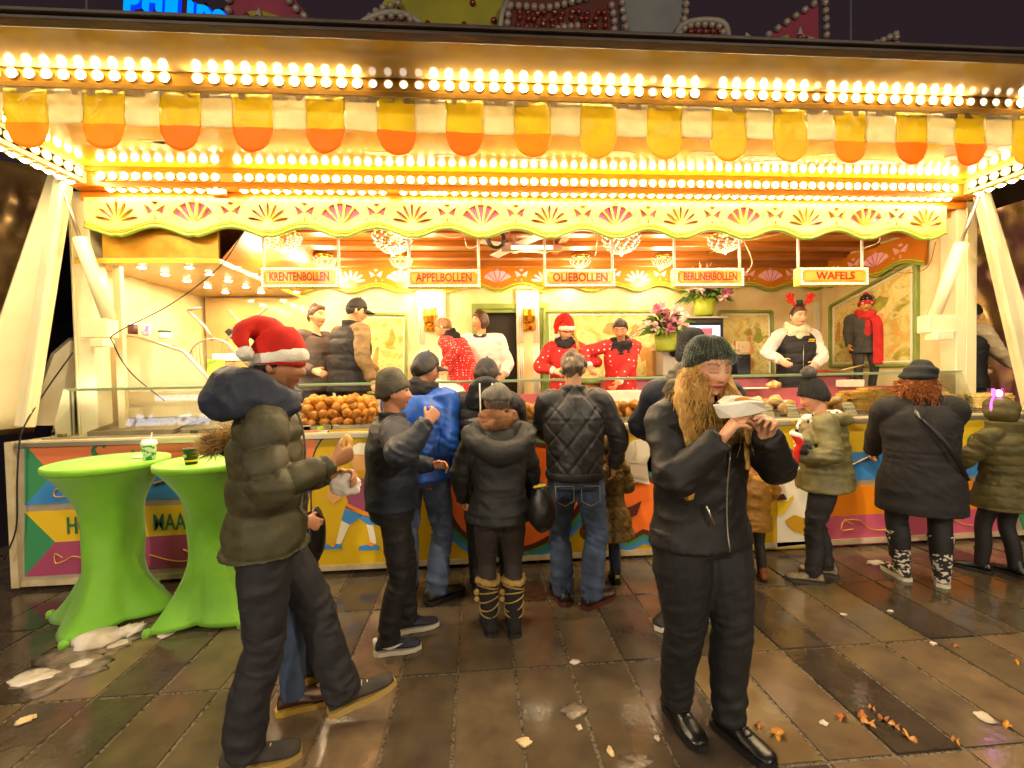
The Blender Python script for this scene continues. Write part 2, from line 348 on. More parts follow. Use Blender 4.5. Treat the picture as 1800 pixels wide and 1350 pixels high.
# sack, scoop and cup on the right
art([(1366, 850), (1385, 838), (1402, 842), (1420, 860), (1430, 955), (1366, 962)], 'painted_sack', wht, 4); art([(1380, 915), (1396, 905), (1418, 912), (1432, 940), (1420, 940), (1398, 935), (1385, 925)], 'painted_spoon', tan, 6)
art([(1366, 880), (1384, 882), (1394, 870), (1396, 876), (1378, 904), (1366, 906)], 'painted_scoop', olv, 6); art([(1366, 870), (1378, 868), (1384, 878), (1366, 880)], 'painted_cake', brn, 7)
ltxt = M('print_dark_green', '#1F6A4A', .4)
def ptext(t, px, py, size, shear=0., mat=ltxt, lay=4, sx=.7, name='lettering', off=0., roll=0.):
    q = P(px, py, FY-.003*lay); return face_obj(text_mesh(name, t, size, .002, mat, shear, off), name, front, q[0], q[1], q[2], sx, 1, roll)
ptext('HO', 138, 925, .19, 0, sx=.62, off=.002); ptext('MAASAK', 322, 918, .19, 0, sx=.62, off=.002)
ptext('S', 158, 803, .27, .45, sx=.95); ptext('t', 228, 800, .2, .4); ptext('E', 1535, 767, .34, .4, sx=1.); ptext('er', 1712, 768, .2, .4, sx=.95)
scroll = M('print_scroll', '#D0A030', .4)
for q in ([(112, 862), (98, 860), (96, 872), (110, 873), (124, 866)], [(270, 850), (300, 842), (330, 846), (345, 860), (325, 862)], [(110, 980), (97, 974), (98, 990), (115, 985), (130, 978), (160, 985)], [(262, 975), (300, 985), (330, 985), (335, 972), (322, 966), (355, 982)], [(1492, 820), (1508, 812), (1530, 802), (1545, 801)], [(1690, 808), (1706, 800), (1730, 799)], [(1500, 922), (1484, 916), (1480, 932), (1500, 930)], [(1484, 914), (1510, 915), (1530, 930), (1560, 930), (1590, 915)], [(1660, 905), (1690, 920), (1720, 925)]):
    b = MB(); b.tube(spline([P(x, y, FY-.009) for x, y in q], 5), .0055, 4); b.build('painted_scroll', scroll, front)

# counter
b = MB(); b.box((-3.55, FY-.015, 1.125), (6.2, FY+.75, 1.165)); part(b, 'counter_top', M('counter_cream', '#DCCBA2', .3, c2='#CDB98C', scale=5), bevel=.004)
b = MB(); b.box((-3.55, FY-.03, 1.118), (6.2, FY-.016, 1.15)); b.box((-3.4, FY+.02, 1.1652), (6.2, FY+.05, 1.18)); part(b, 'counter_edge', alu)
# display case: tilted front panes with clips, top shelf of glass
case = thing('glass_display_case', 'long clear glass display case with green edges on the stall counter', 'display case', (.5, FY+.06, 1.166))
joints = [-3.38, -1.95, -.52, .85, 2.2, 3.55, 4.62]
edge = M('glass_edge_glow', '#8CB07A', .15, emit=.04)  # faint emission lets the pane edges glow though they are no lamp
z0, z1, y0, y1 = 1.17, 1.552, FY+.065, FY+.20
for x0, x1 in zip(joints[:-1], joints[1:]):
    b = MB(); b.add([(x0+.003, y0, z0), (x1-.003, y0, z0), (x1-.003, y1, z1), (x0+.003, y1, z1)], [(0, 1, 2, 3)]); b.build('front_pane', glass, case, fix=False)
    b = MB(); b.add([(x0+.003, y1, z1+.004), (x1-.003, y1, z1+.004), (x1-.003, y1+.28, z1+.004), (x0+.003, y1+.28, z1+.004)], [(0, 1, 2, 3)]); b.build('top_pane', glass, case, fix=False)
    b = MB(); b.beam((x0+.003, y1-.003, z1+.003), (x1-.003, y1-.003, z1+.003), .006, .009); b.build('pane_edge', edge, case)
b = MB(); b.box((joints[0]+.02, y1+.004, z1-.016), (joints[-1]-.02, y1+.012, z1+.001)); b.build('added_lamp_housing', creamd, case); b = MB(); b.box((joints[0]+.03, y1+.0125, z1-.015), (joints[-1]-.03, y1+.026, z1-.004)); b.build('added_lamp_tube', emat('added_case_glow', (1, .84, .58), 7), case)  # housing and glowing tube added to brighten the goods behind the glass
for x in (joints[0], joints[-1]):
    b = MB(); b.add([(x, y0, z0), (x, y1, z1), (x, y1+.28, z1), (x, y0+.45, z0)], [(0, 1, 2, 3)]); b.build('end_pane', glass, case, fix=False)
clipm = [M('clip_olive', '#7A6A2A', .35, metal=.5), M('clip_lime', '#9CC41C', .4), M('clip_dark', '#4A4636', .3, metal=.6)]
for px, k in ((107, 0), (340, 2), (563, 1), (780, 2), (1085, 0), (1378, 2), (1560, 0)):
    q = P(px, 740, y0-.01); b = MB(); b.box((q[0]-.022, y0-.022, 1.167), (q[0]+.022, y0+.014, 1.205)); b.build('pane_clip', clipm[k], case, bevel=.003)
# posts, braces and the outer wall flaps
XL, XR, FZ = -3.19, 4.49, 3.95
q0, q1 = P(129, 600, 4.0), P(166, 600, 4.0); b = MB(); b.box((q0[0], 4.0, 1.16), (q1[0], 4.16, 3.2)); b.box((q0[0]+.02, 3.985, 1.16), (q0[0]+.035, 4.0, 3.2)); part(b, 'post', cream, bevel=.008)
q0, q1 = P(1693, 330, 4.05), P(1705, 700, 4.05)
b = MB(); b.box((q0[0]-.12, 4.0, 1.16), (q0[0]+.1, 4.16, 3.2)); b.box((q0[0]-.03, 3.985, 1.16), (q0[0]-.015, 4.0, 3.2)); part(b, 'post', cream, bevel=.008)
for pts in (((112, 318), (44, 750), 3.86), ((1722, 330), (1822, 760), 3.86)):
    b = MB(); b.beam(P(*pts[0], pts[2]), P(*pts[1], pts[2]-.1), .1, .07, (0, 1, 0)); b.beam(P(*pts[0], pts[2]-.05), P(*pts[1], pts[2]-.15), .035, .04, (0, 1, 0)); part(b, 'brace', cream, bevel=.006)
flapm = M('cream_tarpaulin', '#EBD9A6', .4, c2='#E0CC96', scale=1.6, bump=.4, bscale=5)
def sheet(corners, name, mat, parent=None, nx=18, ny=18, amp=.02, seed=1, th=.012, freq=3.):      # a soft panel through four corners
    a, b_, c, d = [np.array(p, float) for p in corners]; u, v = np.meshgrid(np.linspace(0, 1, nx), np.linspace(0, 1, ny)); u, v = u.ravel()[:, None], v.ravel()[:, None]
    p = a*(1-u)*(1-v)+b_*u*(1-v)+c*u*v+d*(1-u)*v; n = np.cross(b_-a, d-a); n /= np.linalg.norm(n)
    w = vnoise(p*freq, seed)+.5*vnoise(p*freq*2.3, seed+3); e = np.minimum(np.minimum(u, 1-u), np.minimum(v, 1-v))
    p = p+n*(w[:, None]*amp*np.clip(e*8, .15, 1))
    k = nx*ny; V = np.vstack([p, p+n*th]); F = [(j*nx+i, j*nx+i+1, (j+1)*nx+i+1, (j+1)*nx+i) for j in range(ny-1) for i in range(nx-1)]
    F += [tuple(k+i for i in f[::-1]) for f in F]
    bd = [i for i in range(nx)]+[j*nx+nx-1 for j in range(1, ny)]+[(ny-1)*nx+i for i in range(nx-2, -1, -1)]+[j*nx for j in range(ny-2, 0, -1)]
    F += [(bd[i], bd[(i+1) % len(bd)], k+bd[(i+1) % len(bd)], k+bd[i]) for i in range(len(bd))]
    m_ = MB(); m_.add(V, F); return m_.build(name, mat, parent or stall, smooth=True)
sheet([P(84, 306, 3.95), P(116, 312, 3.95), P(34, 752, 3.8), P(-70, 762, 3.6)], 'side_flap', flapm, amp=.012)
sheet([P(1716, 328, 3.95), P(1738, 326, 3.95), P(1850, 690, 3.7), P(1806, 730, 3.8)], 'side_flap', flapm, amp=.012, seed=5)
foil = M('gold_foil', '#B08A4A', .25, metal=.7, c2='#6A4A2A', scale=2.4, bump=1., bscale=4, r2=.4)
foil2 = M('foil_plum_reflections', '#B88A3A', .25, metal=.6, c2='#7A3E50', scale=3, bump=1., bscale=5, r2=.4)  # plum patches in the colour stand in for reflections on the foil
sheet([P(-60, 270, 4.4), P(100, 300, 4.4), P(60, 760, 4.4), P(-160, 780, 4.4)], 'side_curtain', foil, nx=40, ny=40, amp=.05, seed=9, freq=5)
sheet([P(1690, 300, 4.9), P(1960, 270, 4.5), P(1990, 760, 4.5), P(1690, 760, 4.9)], 'side_curtain', foil2, nx=40, ny=40, amp=.05, seed=12, freq=5)
# gas struts with their brackets
def tubes(name, segs, mat, parent=None):
    b = MB()
    for p, q, r in segs: b.tube([p, q], r, 10)
    return b.build(name, mat, parent or stall, smooth=True, fix=True)
for s, L_ in ((0, [((106, 318), (141, 420), .012, 3.8), ((141, 418), (192, 562), .05, 3.85)]), (1, [((1722, 340), (1688, 430), .014, 3.8), ((1690, 428), (1640, 560), .055, 3.85)])):
    (a, b1, r1, Y1), (c, d, r2_, Y2) = L_
    rod = tubes('gas_strut', [(P(*c, Y2), P(*d, Y2+.1), r2_)], cream); tubes('piston_rod', [(P(*a, Y1), P(*b1, Y2), r1)], steel, rod)
for (x0, y0_, x1, y1_, Y) in ((150, 562, 200, 594, 3.95), (168, 596, 192, 610, 3.9), (1622, 555, 1672, 585, 3.95), (1636, 582, 1666, 598, 3.9)):
    a, c = P(x0, y0_, Y), P(x1, y1_, Y); b = MB(); b.box((a[0], Y-.06, c[2]), (c[0], Y+.06, a[2])); part(b, 'bracket', cream, bevel=.008)
# canopy: outer lacquered soffit, gutter, gold soffit, ribs
CX0, CX1 = -3.25, 4.75
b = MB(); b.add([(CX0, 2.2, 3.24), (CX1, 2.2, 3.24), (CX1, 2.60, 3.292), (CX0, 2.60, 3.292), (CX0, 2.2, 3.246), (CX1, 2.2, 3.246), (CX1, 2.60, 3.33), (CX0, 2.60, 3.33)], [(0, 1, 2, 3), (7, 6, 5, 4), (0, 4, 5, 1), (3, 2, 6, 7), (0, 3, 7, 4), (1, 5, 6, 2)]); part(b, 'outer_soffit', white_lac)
b = MB(); b.box((CX0-.05, 2.14, 3.214), (CX1+.05, 2.197, 3.231)); b.box((CX0-.05, 2.12, 3.233), (CX1+.05, 2.2, 3.25)); part(b, 'gutter', darkwood, bevel=.004)
ceil = MB(); ceil.box((CX0, 2.67, 3.335), (CX1, 3.98, 3.4)); ceil = part(ceil, 'canopy_soffit', gold_ceiling)
fl = [M('paint_orange', '#E0681C', .3), M('paint_olive', '#A8A040', .3), M('paint_rose', '#E08060', .3)]
for k in range(34):
    x, y = rng.uniform(-2.8, 4.3), rng.uniform(2.9, 3.7); n = rng.integers(6, 9); rx, ry = rng.uniform(.07, .3), rng.uniform(.02, .05)
    b = MB(); b.poly([(x+rx*math.cos(6.283*i/n)*rng.uniform(.5, 1.2), y+ry*math.sin(6.283*i/n)*rng.uniform(.5, 1.3), 3.3325) for i in range(n)], (0, 0, .002)); b.build('painted_leaf', fl[rng.integers(3)], ceil)
b = MB(); b.box((CX0, 3.86, 3.19), (CX1, 3.97, 3.334)); b.box((CX0, 3.84, 3.3), (CX1, 3.86, 3.334)); part(b, 'canopy_beam', orangep)
b = MB(); b.box((CX0, 3.98, 3.12), (CX1, 4.05, 3.35)); part(b, 'canopy_hinge', orangep)
b = MB(); b.box((CX0, 2.60, 3.205), (CX1, 2.655, 3.31)); b.box((CX0, 2.585, 3.19), (CX1, 2.598, 3.215)); part(b, 'valance_rail', M('mirror_rail', '#C9A860', .15, metal=.7, bump=.3, bscale=12))
b = MB(); b.box((CX0, 2.9, 3.235), (CX1, 3.0, 3.334)); part(b, 'canopy_rib', gold_panel)
for x in (-3.16, 4.63):
    b = MB(); b.box((x-.06, 2.2, 3.2), (x+.06, 3.86, 3.334)); part(b, 'canopy_side_beam', creamd)
b = MB(); b.box((-3.6, 3.9, 3.401), (6, 6.2, 3.5)); part(b, 'roof', black)
# valance of vinyl flaps
yv = M('vinyl_yellow', '#E2CC1C', .42, c2='#D4BC14', scale=5, bump=.3, bscale=14, wr=(9, .4)); wv = M('vinyl_silver', '#E2D8B4', .42, c2='#D4C8A0', scale=5, bump=.3, bscale=14, wr=(9, .4)); ov = M('vinyl_orange', '#F28A10', .5, c2='#F08A14', scale=5)
def translucent(m, w, gain=1.):
    nt = m.node_tree; N = nt.nodes; L = nt.links; bs = N['Principled BSDF']; t = N.new('ShaderNodeBsdfTranslucent'); mx = N.new('ShaderNodeMixShader'); mx.inputs[0].default_value = w
    s = bs.inputs['Base Color']
    if s.is_linked: L.new(s.links[0].from_socket, t.inputs[0])
    else: t.inputs[0].default_value = s.default_value
    L.new(bs.outputs[0], mx.inputs[1]); L.new(t.outputs[0], mx.inputs[2]); L.new(mx.outputs[0], N['Material Output'].inputs[0])
ov3 = M('vinyl_deep_amber', '#F2A41C', .5, c2='#F09A14', scale=5); translucent(ov3, .55); ov2 = M('vinyl_amber', '#EEC63A', .5, c2='#EABA2C', scale=5); translucent(ov2, .5); translucent(yv, .35); translucent(wv, .5); translucent(ov, .6)
val = MB(); val.box((CX0, 2.588, 3.155), (CX1, 2.597, 3.187)); val = part(val, 'valance', steel)
def flap(x, w, L, rnd, mat, tip=None, seed=0):
    nx, nz = 9, 14; V = []; Fc = []; mi = []
    for j in range(nz+1):
        t = j/nz; z = 3.18-L*t
        for i in range(nx+1):
            s = i/nx*2-1; ww = w/2
            zz = z
            if rnd and t > .62: zz = 3.18-L*.62-(L*.38)*((t-.62)/.38)*math.sqrt(max(0, 1-s*s*.985))
            V.append((x+s*ww, 2.59, zz))
    V = np.array(V); V[:, 1] += .018*vnoise(V*np.array([7, 1, 7]), seed)*(3.2-V[:, 2])*3+.006*vnoise(V*25, seed+2); V[:, 0] += .012*vnoise(V*np.array([2, 2, 4])+seed, 1)*(3.18-V[:, 2])*3
    for j in range(nz):
        for i in range(nx): Fc.append((j*(nx+1)+i, j*(nx+1)+i+1, (j+1)*(nx+1)+i+1, (j+1)*(nx+1)+i)); mi.append(1 if tip and (j+.5)/nz > .58 else 0)
    b = MB(); b.add(V, Fc); b.mi = mi; o = b.build('flap', [mat]+([tip] if tip else []), val, smooth=True, fix=False)
    md = o.modifiers.new('thick', 'SOLIDIFY'); md.thickness = .003; return o
FLX = [P(px, 200, 2.59)[0] for px in (47, 184, 317, 445, 572, 697, 817, 935, 1052, 1168, 1281, 1388, 1494, 1602, 1705, 1806)]
for k, x in enumerate(FLX):
    flap(x, .215, .315, True, yv, ov if k in (2, 3, 4, 5, 6, 13, 14) else ov3 if k in (0, 1, 7, 12) else ov2, k)
    x2 = FLX[k+1] if k+1 < len(FLX) else x+.42
    flap((x+x2)/2, x2-x-.205, .185, False, wv, None, 40+k)
flap(FLX[0]-.22, .21, .185, False, wv, None, 90)
# bulb rows
def bulb_mesh(name, em, r=.03):
    b = MB(); b.lathe([(r*1.45, 0), (r*1.45, .008), (r*1.3, .010), (r*1.15, .004)], n=12, mi=1); b.lathe([(r, .004), (r*.97, r*.35), (r*.72, r*.72), (r*.35, r*.93), (1e-6, r)], n=12)
    return b.mesh(name, [em, M('bulb_cup', '#E8C878', .25)], True)
B_mid = bulb_mesh('light_bulb', E_bulb_mid, .027); B_out, B_in, B_side, B_dim = bulb_mesh('light_bulb', E_bulb, .0215), bulb_mesh('light_bulb', E_bulb_in, .025), bulb_mesh('light_bulb', E_bulb_side, .026), bulb_mesh('light_bulb', E_dim, .020)
railm = M('lamp_rail', '#E0B860', .2, metal=.4)
def strip(label, p, q, n, face, me, dim=(), skip=(), rail=.02):
    p, q = np.array(p, float), np.array(q, float); t = thing('light_strip', label, 'light strip', tuple((p+q)/2), 'bulb strips of the canopy')
    b = MB(); d = np.array(face, float); b.beam(p-d*.006, q-d*.006, .075, .008, d); b.build('rail', railm, t)
    rot = Vector((0, 0, 1)).rotation_difference(Vector(face)).to_euler()
    for k in range(n):
        if k in skip: continue
        c = p+(q-p)*(k+.5)/n
        place(B_dim if k in dim else me, 'light_bulb', t, tuple(c), rot)
bix = lambda px: int((P(px, 150, 2.592)[0]+3.15)/7.75*91)
strip('bulb strip along the front edge of the canopy above the striped flaps', (-3.15, 2.592, 3.258), (4.6, 2.592, 3.258), 91, (0, -1, 0), B_out, dim=[bix(652)+i for i in range(4)]+[bix(1136), bix(1442)]+[bix(1712)+i for i in range(4)], skip=(bix(330), bix(1235)))
strip('bulb strip half hidden behind the striped flaps', (-3.0, 2.95, 3.229), (4.45, 2.95, 3.229), 74, (0, 0, -1), B_mid)
strip('upper bulb strip facing out above the cut-out fascia', (-3.02, 3.846, 3.262), (4.5, 3.846, 3.262), 86, (0, -1, 0), B_in, skip=(11,))
strip('lower bulb strip under the beam above the cut-out fascia', (-3.0, 3.90, 3.184), (4.5, 3.90, 3.184), 86, (0, 0, -1), B_in, skip=(11, 26))
for x, s, w in ((-3.098, 1, 'left'), (4.568, -1, 'right')):
    strip('side bulb strip facing inward at the %s end of the canopy' % w, (x, 2.7, 3.268), (x, 3.82, 3.268), 13, (s, 0, 0), B_side)
    strip('side bulb strip facing down at the %s end of the canopy' % w, (x-s*.06, 2.7, 3.194), (x-s*.06, 3.82, 3.194), 13, (0, 0, -1), B_side)
# ---- scalloped fascia with cut-outs
def lotus(cx, cz, w, h):
    out = []
    for k in range(7):
        a = rad(-78+26*k); L0, L1 = (.22, 1.); ca, sa = math.sin(a), math.cos(a); pts = []
        for i in range(12):
            t = 2*math.pi*i/12; u = (L0+L1)/2+(L1-L0)/2*math.cos(t); v = .085*math.sin(t)*(1+.35*math.cos(t))
            pts.append((cx+w/2*(u*ca+v*sa), cz+h*(u*sa*(1-.0)-v*ca)))
        out.append(pts)
    return out
def fan(cx, cz, w, h):
    out = []
    for k in range(5):
        a0, a1 = rad(-62+25*k), rad(-62+25*k+20)
        out.append([(cx+w*.5*r*math.sin(a)*1.12, cz+h*r*math.cos(a)) for r, a in ((.16, (a0+a1)/2), (.99, a0), (1., (a0+a1)/2), (.99, a1))])
    for a in (-75, 0, 75): out.append([(cx+w*.56*1.06*math.sin(rad(a))*1.1+.008*math.cos(t), cz+h*1.1*math.cos(rad(a))+.008*math.sin(t)) for t in np.arange(6)*1.047])
    return out
def butterfly(cx, cz, s):
    wing = [(.003, -.012), (.05, .03), (.105, .058), (.085, .0), (.072, -.04), (.03, -.018)]
    return [[(cx+s*x, cz+s*y) for x, y in wing], [(cx-s*x, cz+s*y) for x, y in wing[::-1]], [(cx+s*x, cz+s*y) for x, y in ((-.035, .075), (0, .05), (.035, .075), (.015, .088), (-.015, .088))], [(cx+s*x, cz+s*y) for x, y in ((0, -.055), (.01, -.085), (0, -.115), (-.01, -.085))]]
def edge_profile(x0, x1, c0, per, zc, A, n=14):
    xs = np.arange(x0, x1+.001, per/n/2); u = (xs-c0)/per; u = u-np.round(u)
    z = zc+A*((1-np.cos(2*np.pi*u))/2)**.8+.018*np.exp(-(u*per/.02)**2)
    return list(zip(xs, z))
def fascia(name, x0, x1, c0, per, zc, ztop, A, Y, board, petal, cut, k0, kn, phase=0, mw=.34, mh=.19, xf=None, parent=None):
    low = edge_profile(x0, x1, c0, per, zc, A); hs = []
    for k in range(k0, kn):
        c = c0+per*k
        if x0+.12 < c < x1-.12: hs += (lotus if (k+phase) % 2 == 0 else fan)(c, zc+(.125 if (k+phase) % 2 == 0 else .105), mw, mh*(.9 if (k+phase) % 2 == 0 else 1))
        cb = c+per/2
        if x0+.12 < cb < x1-.12: hs += butterfly(cb, zc+.222, .82)
    outer = [(x0, ztop)]+low+[(x1, ztop)]
    th = .028
    o = place(curve_mesh(name, [outer]+(hs if cut else []), th, .0, board), name, parent or stall, (0, Y, 0), FACE)
    if cut:
        bk = MB(); lo_ = [(x, z+.035) for x, z in low]; bk.poly([(x0+.03, Y+.017, ztop-.02)]+[(x, Y+.017, z) for x, z in lo_]+[(x1-.03, Y+.017, ztop-.02)], (0, .006, 0)); bk.build('pink_backing', petal, o)
    else:
        me = curve_mesh('petals', hs, .01, 0, petal); place(me, 'petals', o, (0, Y-th/2-.003, 0), FACE)
    rim = MB()
    for h in hs: rim.tube([(x, Y-th/2-.001, z) for x, z in h], (.0035 if cut else .003), 4, closed=True)
    rim.build('gilt_rim', gilt, o)
    for dz, r, mt in ((0, .016, green_tr), (.03, .007, gilt), (.045, .004, green_tr)):
        e = MB(); e.tube([(x, Y-th/2-.004, z+dz) for x, z in low], r, 6); e.build('edge_moulding', mt, o, smooth=True)
    return o
per = (P(1625, 385, FZ)[0]-P(207, 375, FZ)[0])/12; c0 = P(207, 375, FZ)[0]
fascia('fascia', XL, XR, c0, per, 2.805, 3.125, .085, FZ, M('fascia_cream', '#E8D080', .3, c2='#E0C46A', scale=2.5), pinkgl, True, -1, 14, 0)
# ---- interior: floor to ceiling
IX0, IX1 = -3.35, 4.72
b = MB(); b.box((IX0, BK, FLOOR), (.02, BK+.06, 3.1)); b.box((.86, BK, FLOOR), (IX1, BK+.06, 3.1)); b.box((.02, BK, 2.42), (.86, BK+.06, 3.1)); back = part(b, 'back_wall', ivory)
b = MB(); b.box((.02, BK+.07, FLOOR), (.86, BK+.1, 2.42)); part(b, 'door_leaf', dsky)
b = MB(); b.box((.0, BK-.012, FLOOR), (.045, BK-.001, 2.42)); b.box((.83, BK-.012, FLOOR), (.88, BK-.001, 2.42)); b.box((0., BK-.013, 2.4), (.88, BK-.001, 2.45)); b.box((-.06, BK-.03, FLOOR), (.0, BK-.002, 2.51)); b.box((.88, BK-.03, FLOOR), (.94, BK-.002, 2.51)); b.box((-.06, BK-.031, 2.45), (.94, BK-.002, 2.52)); part(b, 'door_frame', green_fr, bevel=.006)
b = MB(); b.box((IX1, 4.17, FLOOR), (IX1+.06, BK, 3.1)); part(b, 'side_wall', ivory)
b = MB(); b.box((IX0-.06, 4.17, FLOOR), (IX0, BK, 3.1)); part(b, 'side_wall', ivory)
ic = MB(); ic.box((IX0, 4.06, 3.06), (IX1, BK, 3.12)); ic = part(ic, 'inner_ceiling', M('ceiling_amber', '#C07A28', .3, c2='#8E8A34', scale=1.2, lo=.5, hi=.7, coat=.2))
for y, w, h in ((4.5, .09, .05), (4.95, .16, .06), (5.35, .12, .08), (5.62, .05, .11)):
    b = MB(); b.box((-2.4, y-w/2, 3.06-h), (IX1, y+w/2, 3.059)); part(b, 'ceiling_beam', woodbr, bevel=.008)
for x in (-1.0, .95, 2.9):
    b = MB(); b.box((x-.04, 4.06, 3.025), (x+.04, BK-.05, 3.0585)); part(b, 'ceiling_beam', woodbr, bevel=.006)
for k in range(26):
    x, y = rng.uniform(-2.2, 4.4), rng.uniform(4.15, 5.3); n = 7; rx, ry = rng.uniform(.05, .16), rng.uniform(.03, .08)
    b = MB(); b.poly([(x+rx*math.cos(6.283*i/n)*rng.uniform(.6, 1.2), y+ry*math.sin(6.283*i/n)*rng.uniform(.6, 1.2), 3.0575) for i in range(n)], (0, 0, .002)); b.build('painted_leaf', fl[rng.integers(3)], ic)
pb = (P(1120, 510, BK-.06)[0]-P(705, 505, BK-.06)[0])/5; cb0 = P(705, 505, BK-.06)[0]
fascia('inner_fascia', -2.55, IX1-.02, cb0, pb, 2.66, 3.0, .08, BK-.06, orangep, pinkpale, False, -5, 9, 1, .36, .17)
b = MB(); b.box((-2.5, BK-.1, 3.0), (IX1, BK-.02, 3.05)); part(b, 'cornice', M('gilt_cornice', '#8A5A1C', .3, metal=.5, bump=1, bscale=60))
# side fascia on the right wall
o = fascia('inner_fascia', -BK+.1, -4.3, -5.5, pb, 2.66, 3.02, .085, 0, orangep, pinkpale, False, -1, 4, 0, .36, .17)
kids = list(o.children); RR = Matrix.Translation((IX1-.03, 0, 0)) @ Matrix.Rotation(rad(-90), 4, 'Z')
for q in [o]+kids: q.data.transform(RR @ root_matrix(q))
for q in [o]+kids: q.matrix_basis = Matrix.Identity(4)
attach(o, stall)
for q in kids: attach(q, o)
# pilasters
def pilaster(x, w, y=BK):
    b = MB(); b.box((x-w/2, y-.05, FLOOR), (x+w/2, y-.001, 2.68)); pl = part(b, 'pilaster', ivory)
    f = MB()
    for s in (-1, 1):
        for k in range(3):
            xx = x+s*(w*.34)+(k-1)*.028; f.tube([(xx, y-.052, 1.3), (xx, y-.052, 1.95)], .009, 6); f.tube([(xx, y-.052, 2.0), (xx, y-.052, 2.5)], .009, 6)
    f.build('fluting', whitep, pl, smooth=True)
for px0, px1 in ((735, 785), (908, 948), (1425, 1462)):
    a, c = P(px0, 600, BK)[0], P(px1, 600, BK)[0]; pilaster((a+c)/2, c-a)
# framed paintings (plain pastoral stand-ins)
def paintmat(n, seed, cols):
    m = bpy.data.materials.new(n); m.use_nodes = True; nt = m.node_tree; N = nt.nodes; L = nt.links; bs = N['Principled BSDF']; bs.inputs['Roughness'].default_value = .35
    tc = N.new('ShaderNodeTexCoord'); mp = N.new('ShaderNodeMapping'); mp.inputs['Location'].default_value = (seed*3.1, seed, seed*1.7); mp.inputs['Scale'].default_value = (1, 1, 1.3); L.new(tc.outputs['Object'], mp.inputs[0])
    nz = N.new('ShaderNodeTexNoise'); nz.inputs['Scale'].default_value = 4.5; nz.inputs['Detail'].default_value = 9; nz.inputs['Roughness'].default_value = .68; nz.inputs['Distortion'].default_value = .7; L.new(mp.outputs[0], nz.inputs['Vector'])
    cr = N.new('ShaderNodeValToRGB'); e = cr.color_ramp.elements; e[0].position = .3; e[0].color = lin(cols[0])+(1,); e[1].position = .72; e[1].color = lin(cols[-1])+(1,)
    for i, c in enumerate(cols[1:-1]): q = e.new(.3+.42*(i+1)/(len(cols)-1)); q.color = lin(c)+(1,)
    L.new(nz.outputs[0], cr.inputs[0]); L.new(cr.outputs[0], bs.inputs['Base Color']); return m
pastoral = ['#7A7A2A', '#B8A83A', '#E8D890', '#D8C060', '#E0A050', '#F0E0A8']
figm = [M('fig_skin', '#E8B070', .5, c2='#E09858', scale=12), M('fig_orange', '#D09A50', .5, c2='#C08040', scale=14), M('fig_blue', '#6A8A94', .5, c2='#8AA0A0', scale=12), M('fig_olive', '#8A8A30', .5, c2='#A8A038', scale=16), M('fig_red', '#B8683A', .5), M('fig_green', '#3E8A74', .5, c2='#2E7A5A', scale=14)]
def painting(label, corners, Y, seed, figs, ax=None):
    c = [np.array(q) for q in corners] if ax else [P(x, y, Y) for x, y in corners]
    t = thing('painting', label, 'painting', tuple(c[3]), 'framed pastoral paintings'); n = np.cross(c[1]-c[0], c[3]-c[0]); n /= np.linalg.norm(n)
    if (n[0] > 0 if ax else n[1] > 0): n = -n
    b = MB(); b.poly([q+n*.012 for q in c], n*.006); b.build('canvas', paintmat('pastoral_%d' % seed, seed, pastoral), t)
    b = MB(); g = MB(); cc = sum(c)/4
    for i in range(4):
        b.beam(c[i]+n*.02, c[(i+1) % 4]+n*.02, .035, .055, n); u, v = [q+(cc-q)*.09 for q in (c[i], c[(i+1) % 4])]; g.beam(u+n*.022, v+n*.022, .014, .014, n)
    b.build('frame', green_fr, t, bevel=.006); g.build('slip', whitep, t)
    ex, ez = (c[1]-c[0]), (c[3]-c[0])
    for k, (u, v, ru, rv, mi, rt) in enumerate(figs):
        pts = []
        for i in range(14):
            a = 6.283*i/14; r = 1+.16*math.sin(3*a+k)+.1*math.sin(5*a+2*k); x, y = ru*r*math.cos(a), rv*r*math.sin(a)
            x, y = x*.5, y*.55; pts.append(c[0]+ex*(u+x*math.cos(rt)-y*math.sin(rt))+ez*(v+x*math.sin(rt)+y*math.cos(rt))+n*(.0185+.0004*k))
        q = MB(); q.poly(pts, n*.0015); q.build('painted_figure', figm[mi], t)
    return t
painting('painting of an autumn garden left of the wall lamp', [(636, 552), (714, 553), (714, 690), (632, 690)], BK, 1, [(.35, .55, .12, .25, 1, .3), (.7, .3, .15, .2, 3, 0), (.3, .8, .3, .1, 4, 0)])
painting('wide painting of seated figures under trees behind the two red sweaters', [(957, 548), (1168, 548), (1168, 672), (955, 672)], BK, 2, [(.55, .25, .13, .16, 1, 0), (.75, .28, .08, .2, 1, .2), (.48, .5, .07, .12, 5, .5), (.46, .42, .04, .06, 0, 0), (.85, .6, .1, .2, 1, .4), (.95, .8, .1, .1, 0, 0), (.2, .3, .12, .2, 3, 0)])
painting('upright painting of a seated woman in a peach dress beside the fridge', [(1262, 548), (1354, 548), (1356, 672), (1264, 672)], BK, 3, [(.75, .35, .16, .2, 3, 0), (.6, .55, .14, .12, 0, .4), (.58, .75, .15, .17, 1, .7), (.56, .3, .05, .06, 1, 0), (.57, .4, .07, .1, 0, 0), (.2, .6, .14, .14, 1, .5), (.3, .45, .05, .06, 4, 0)])
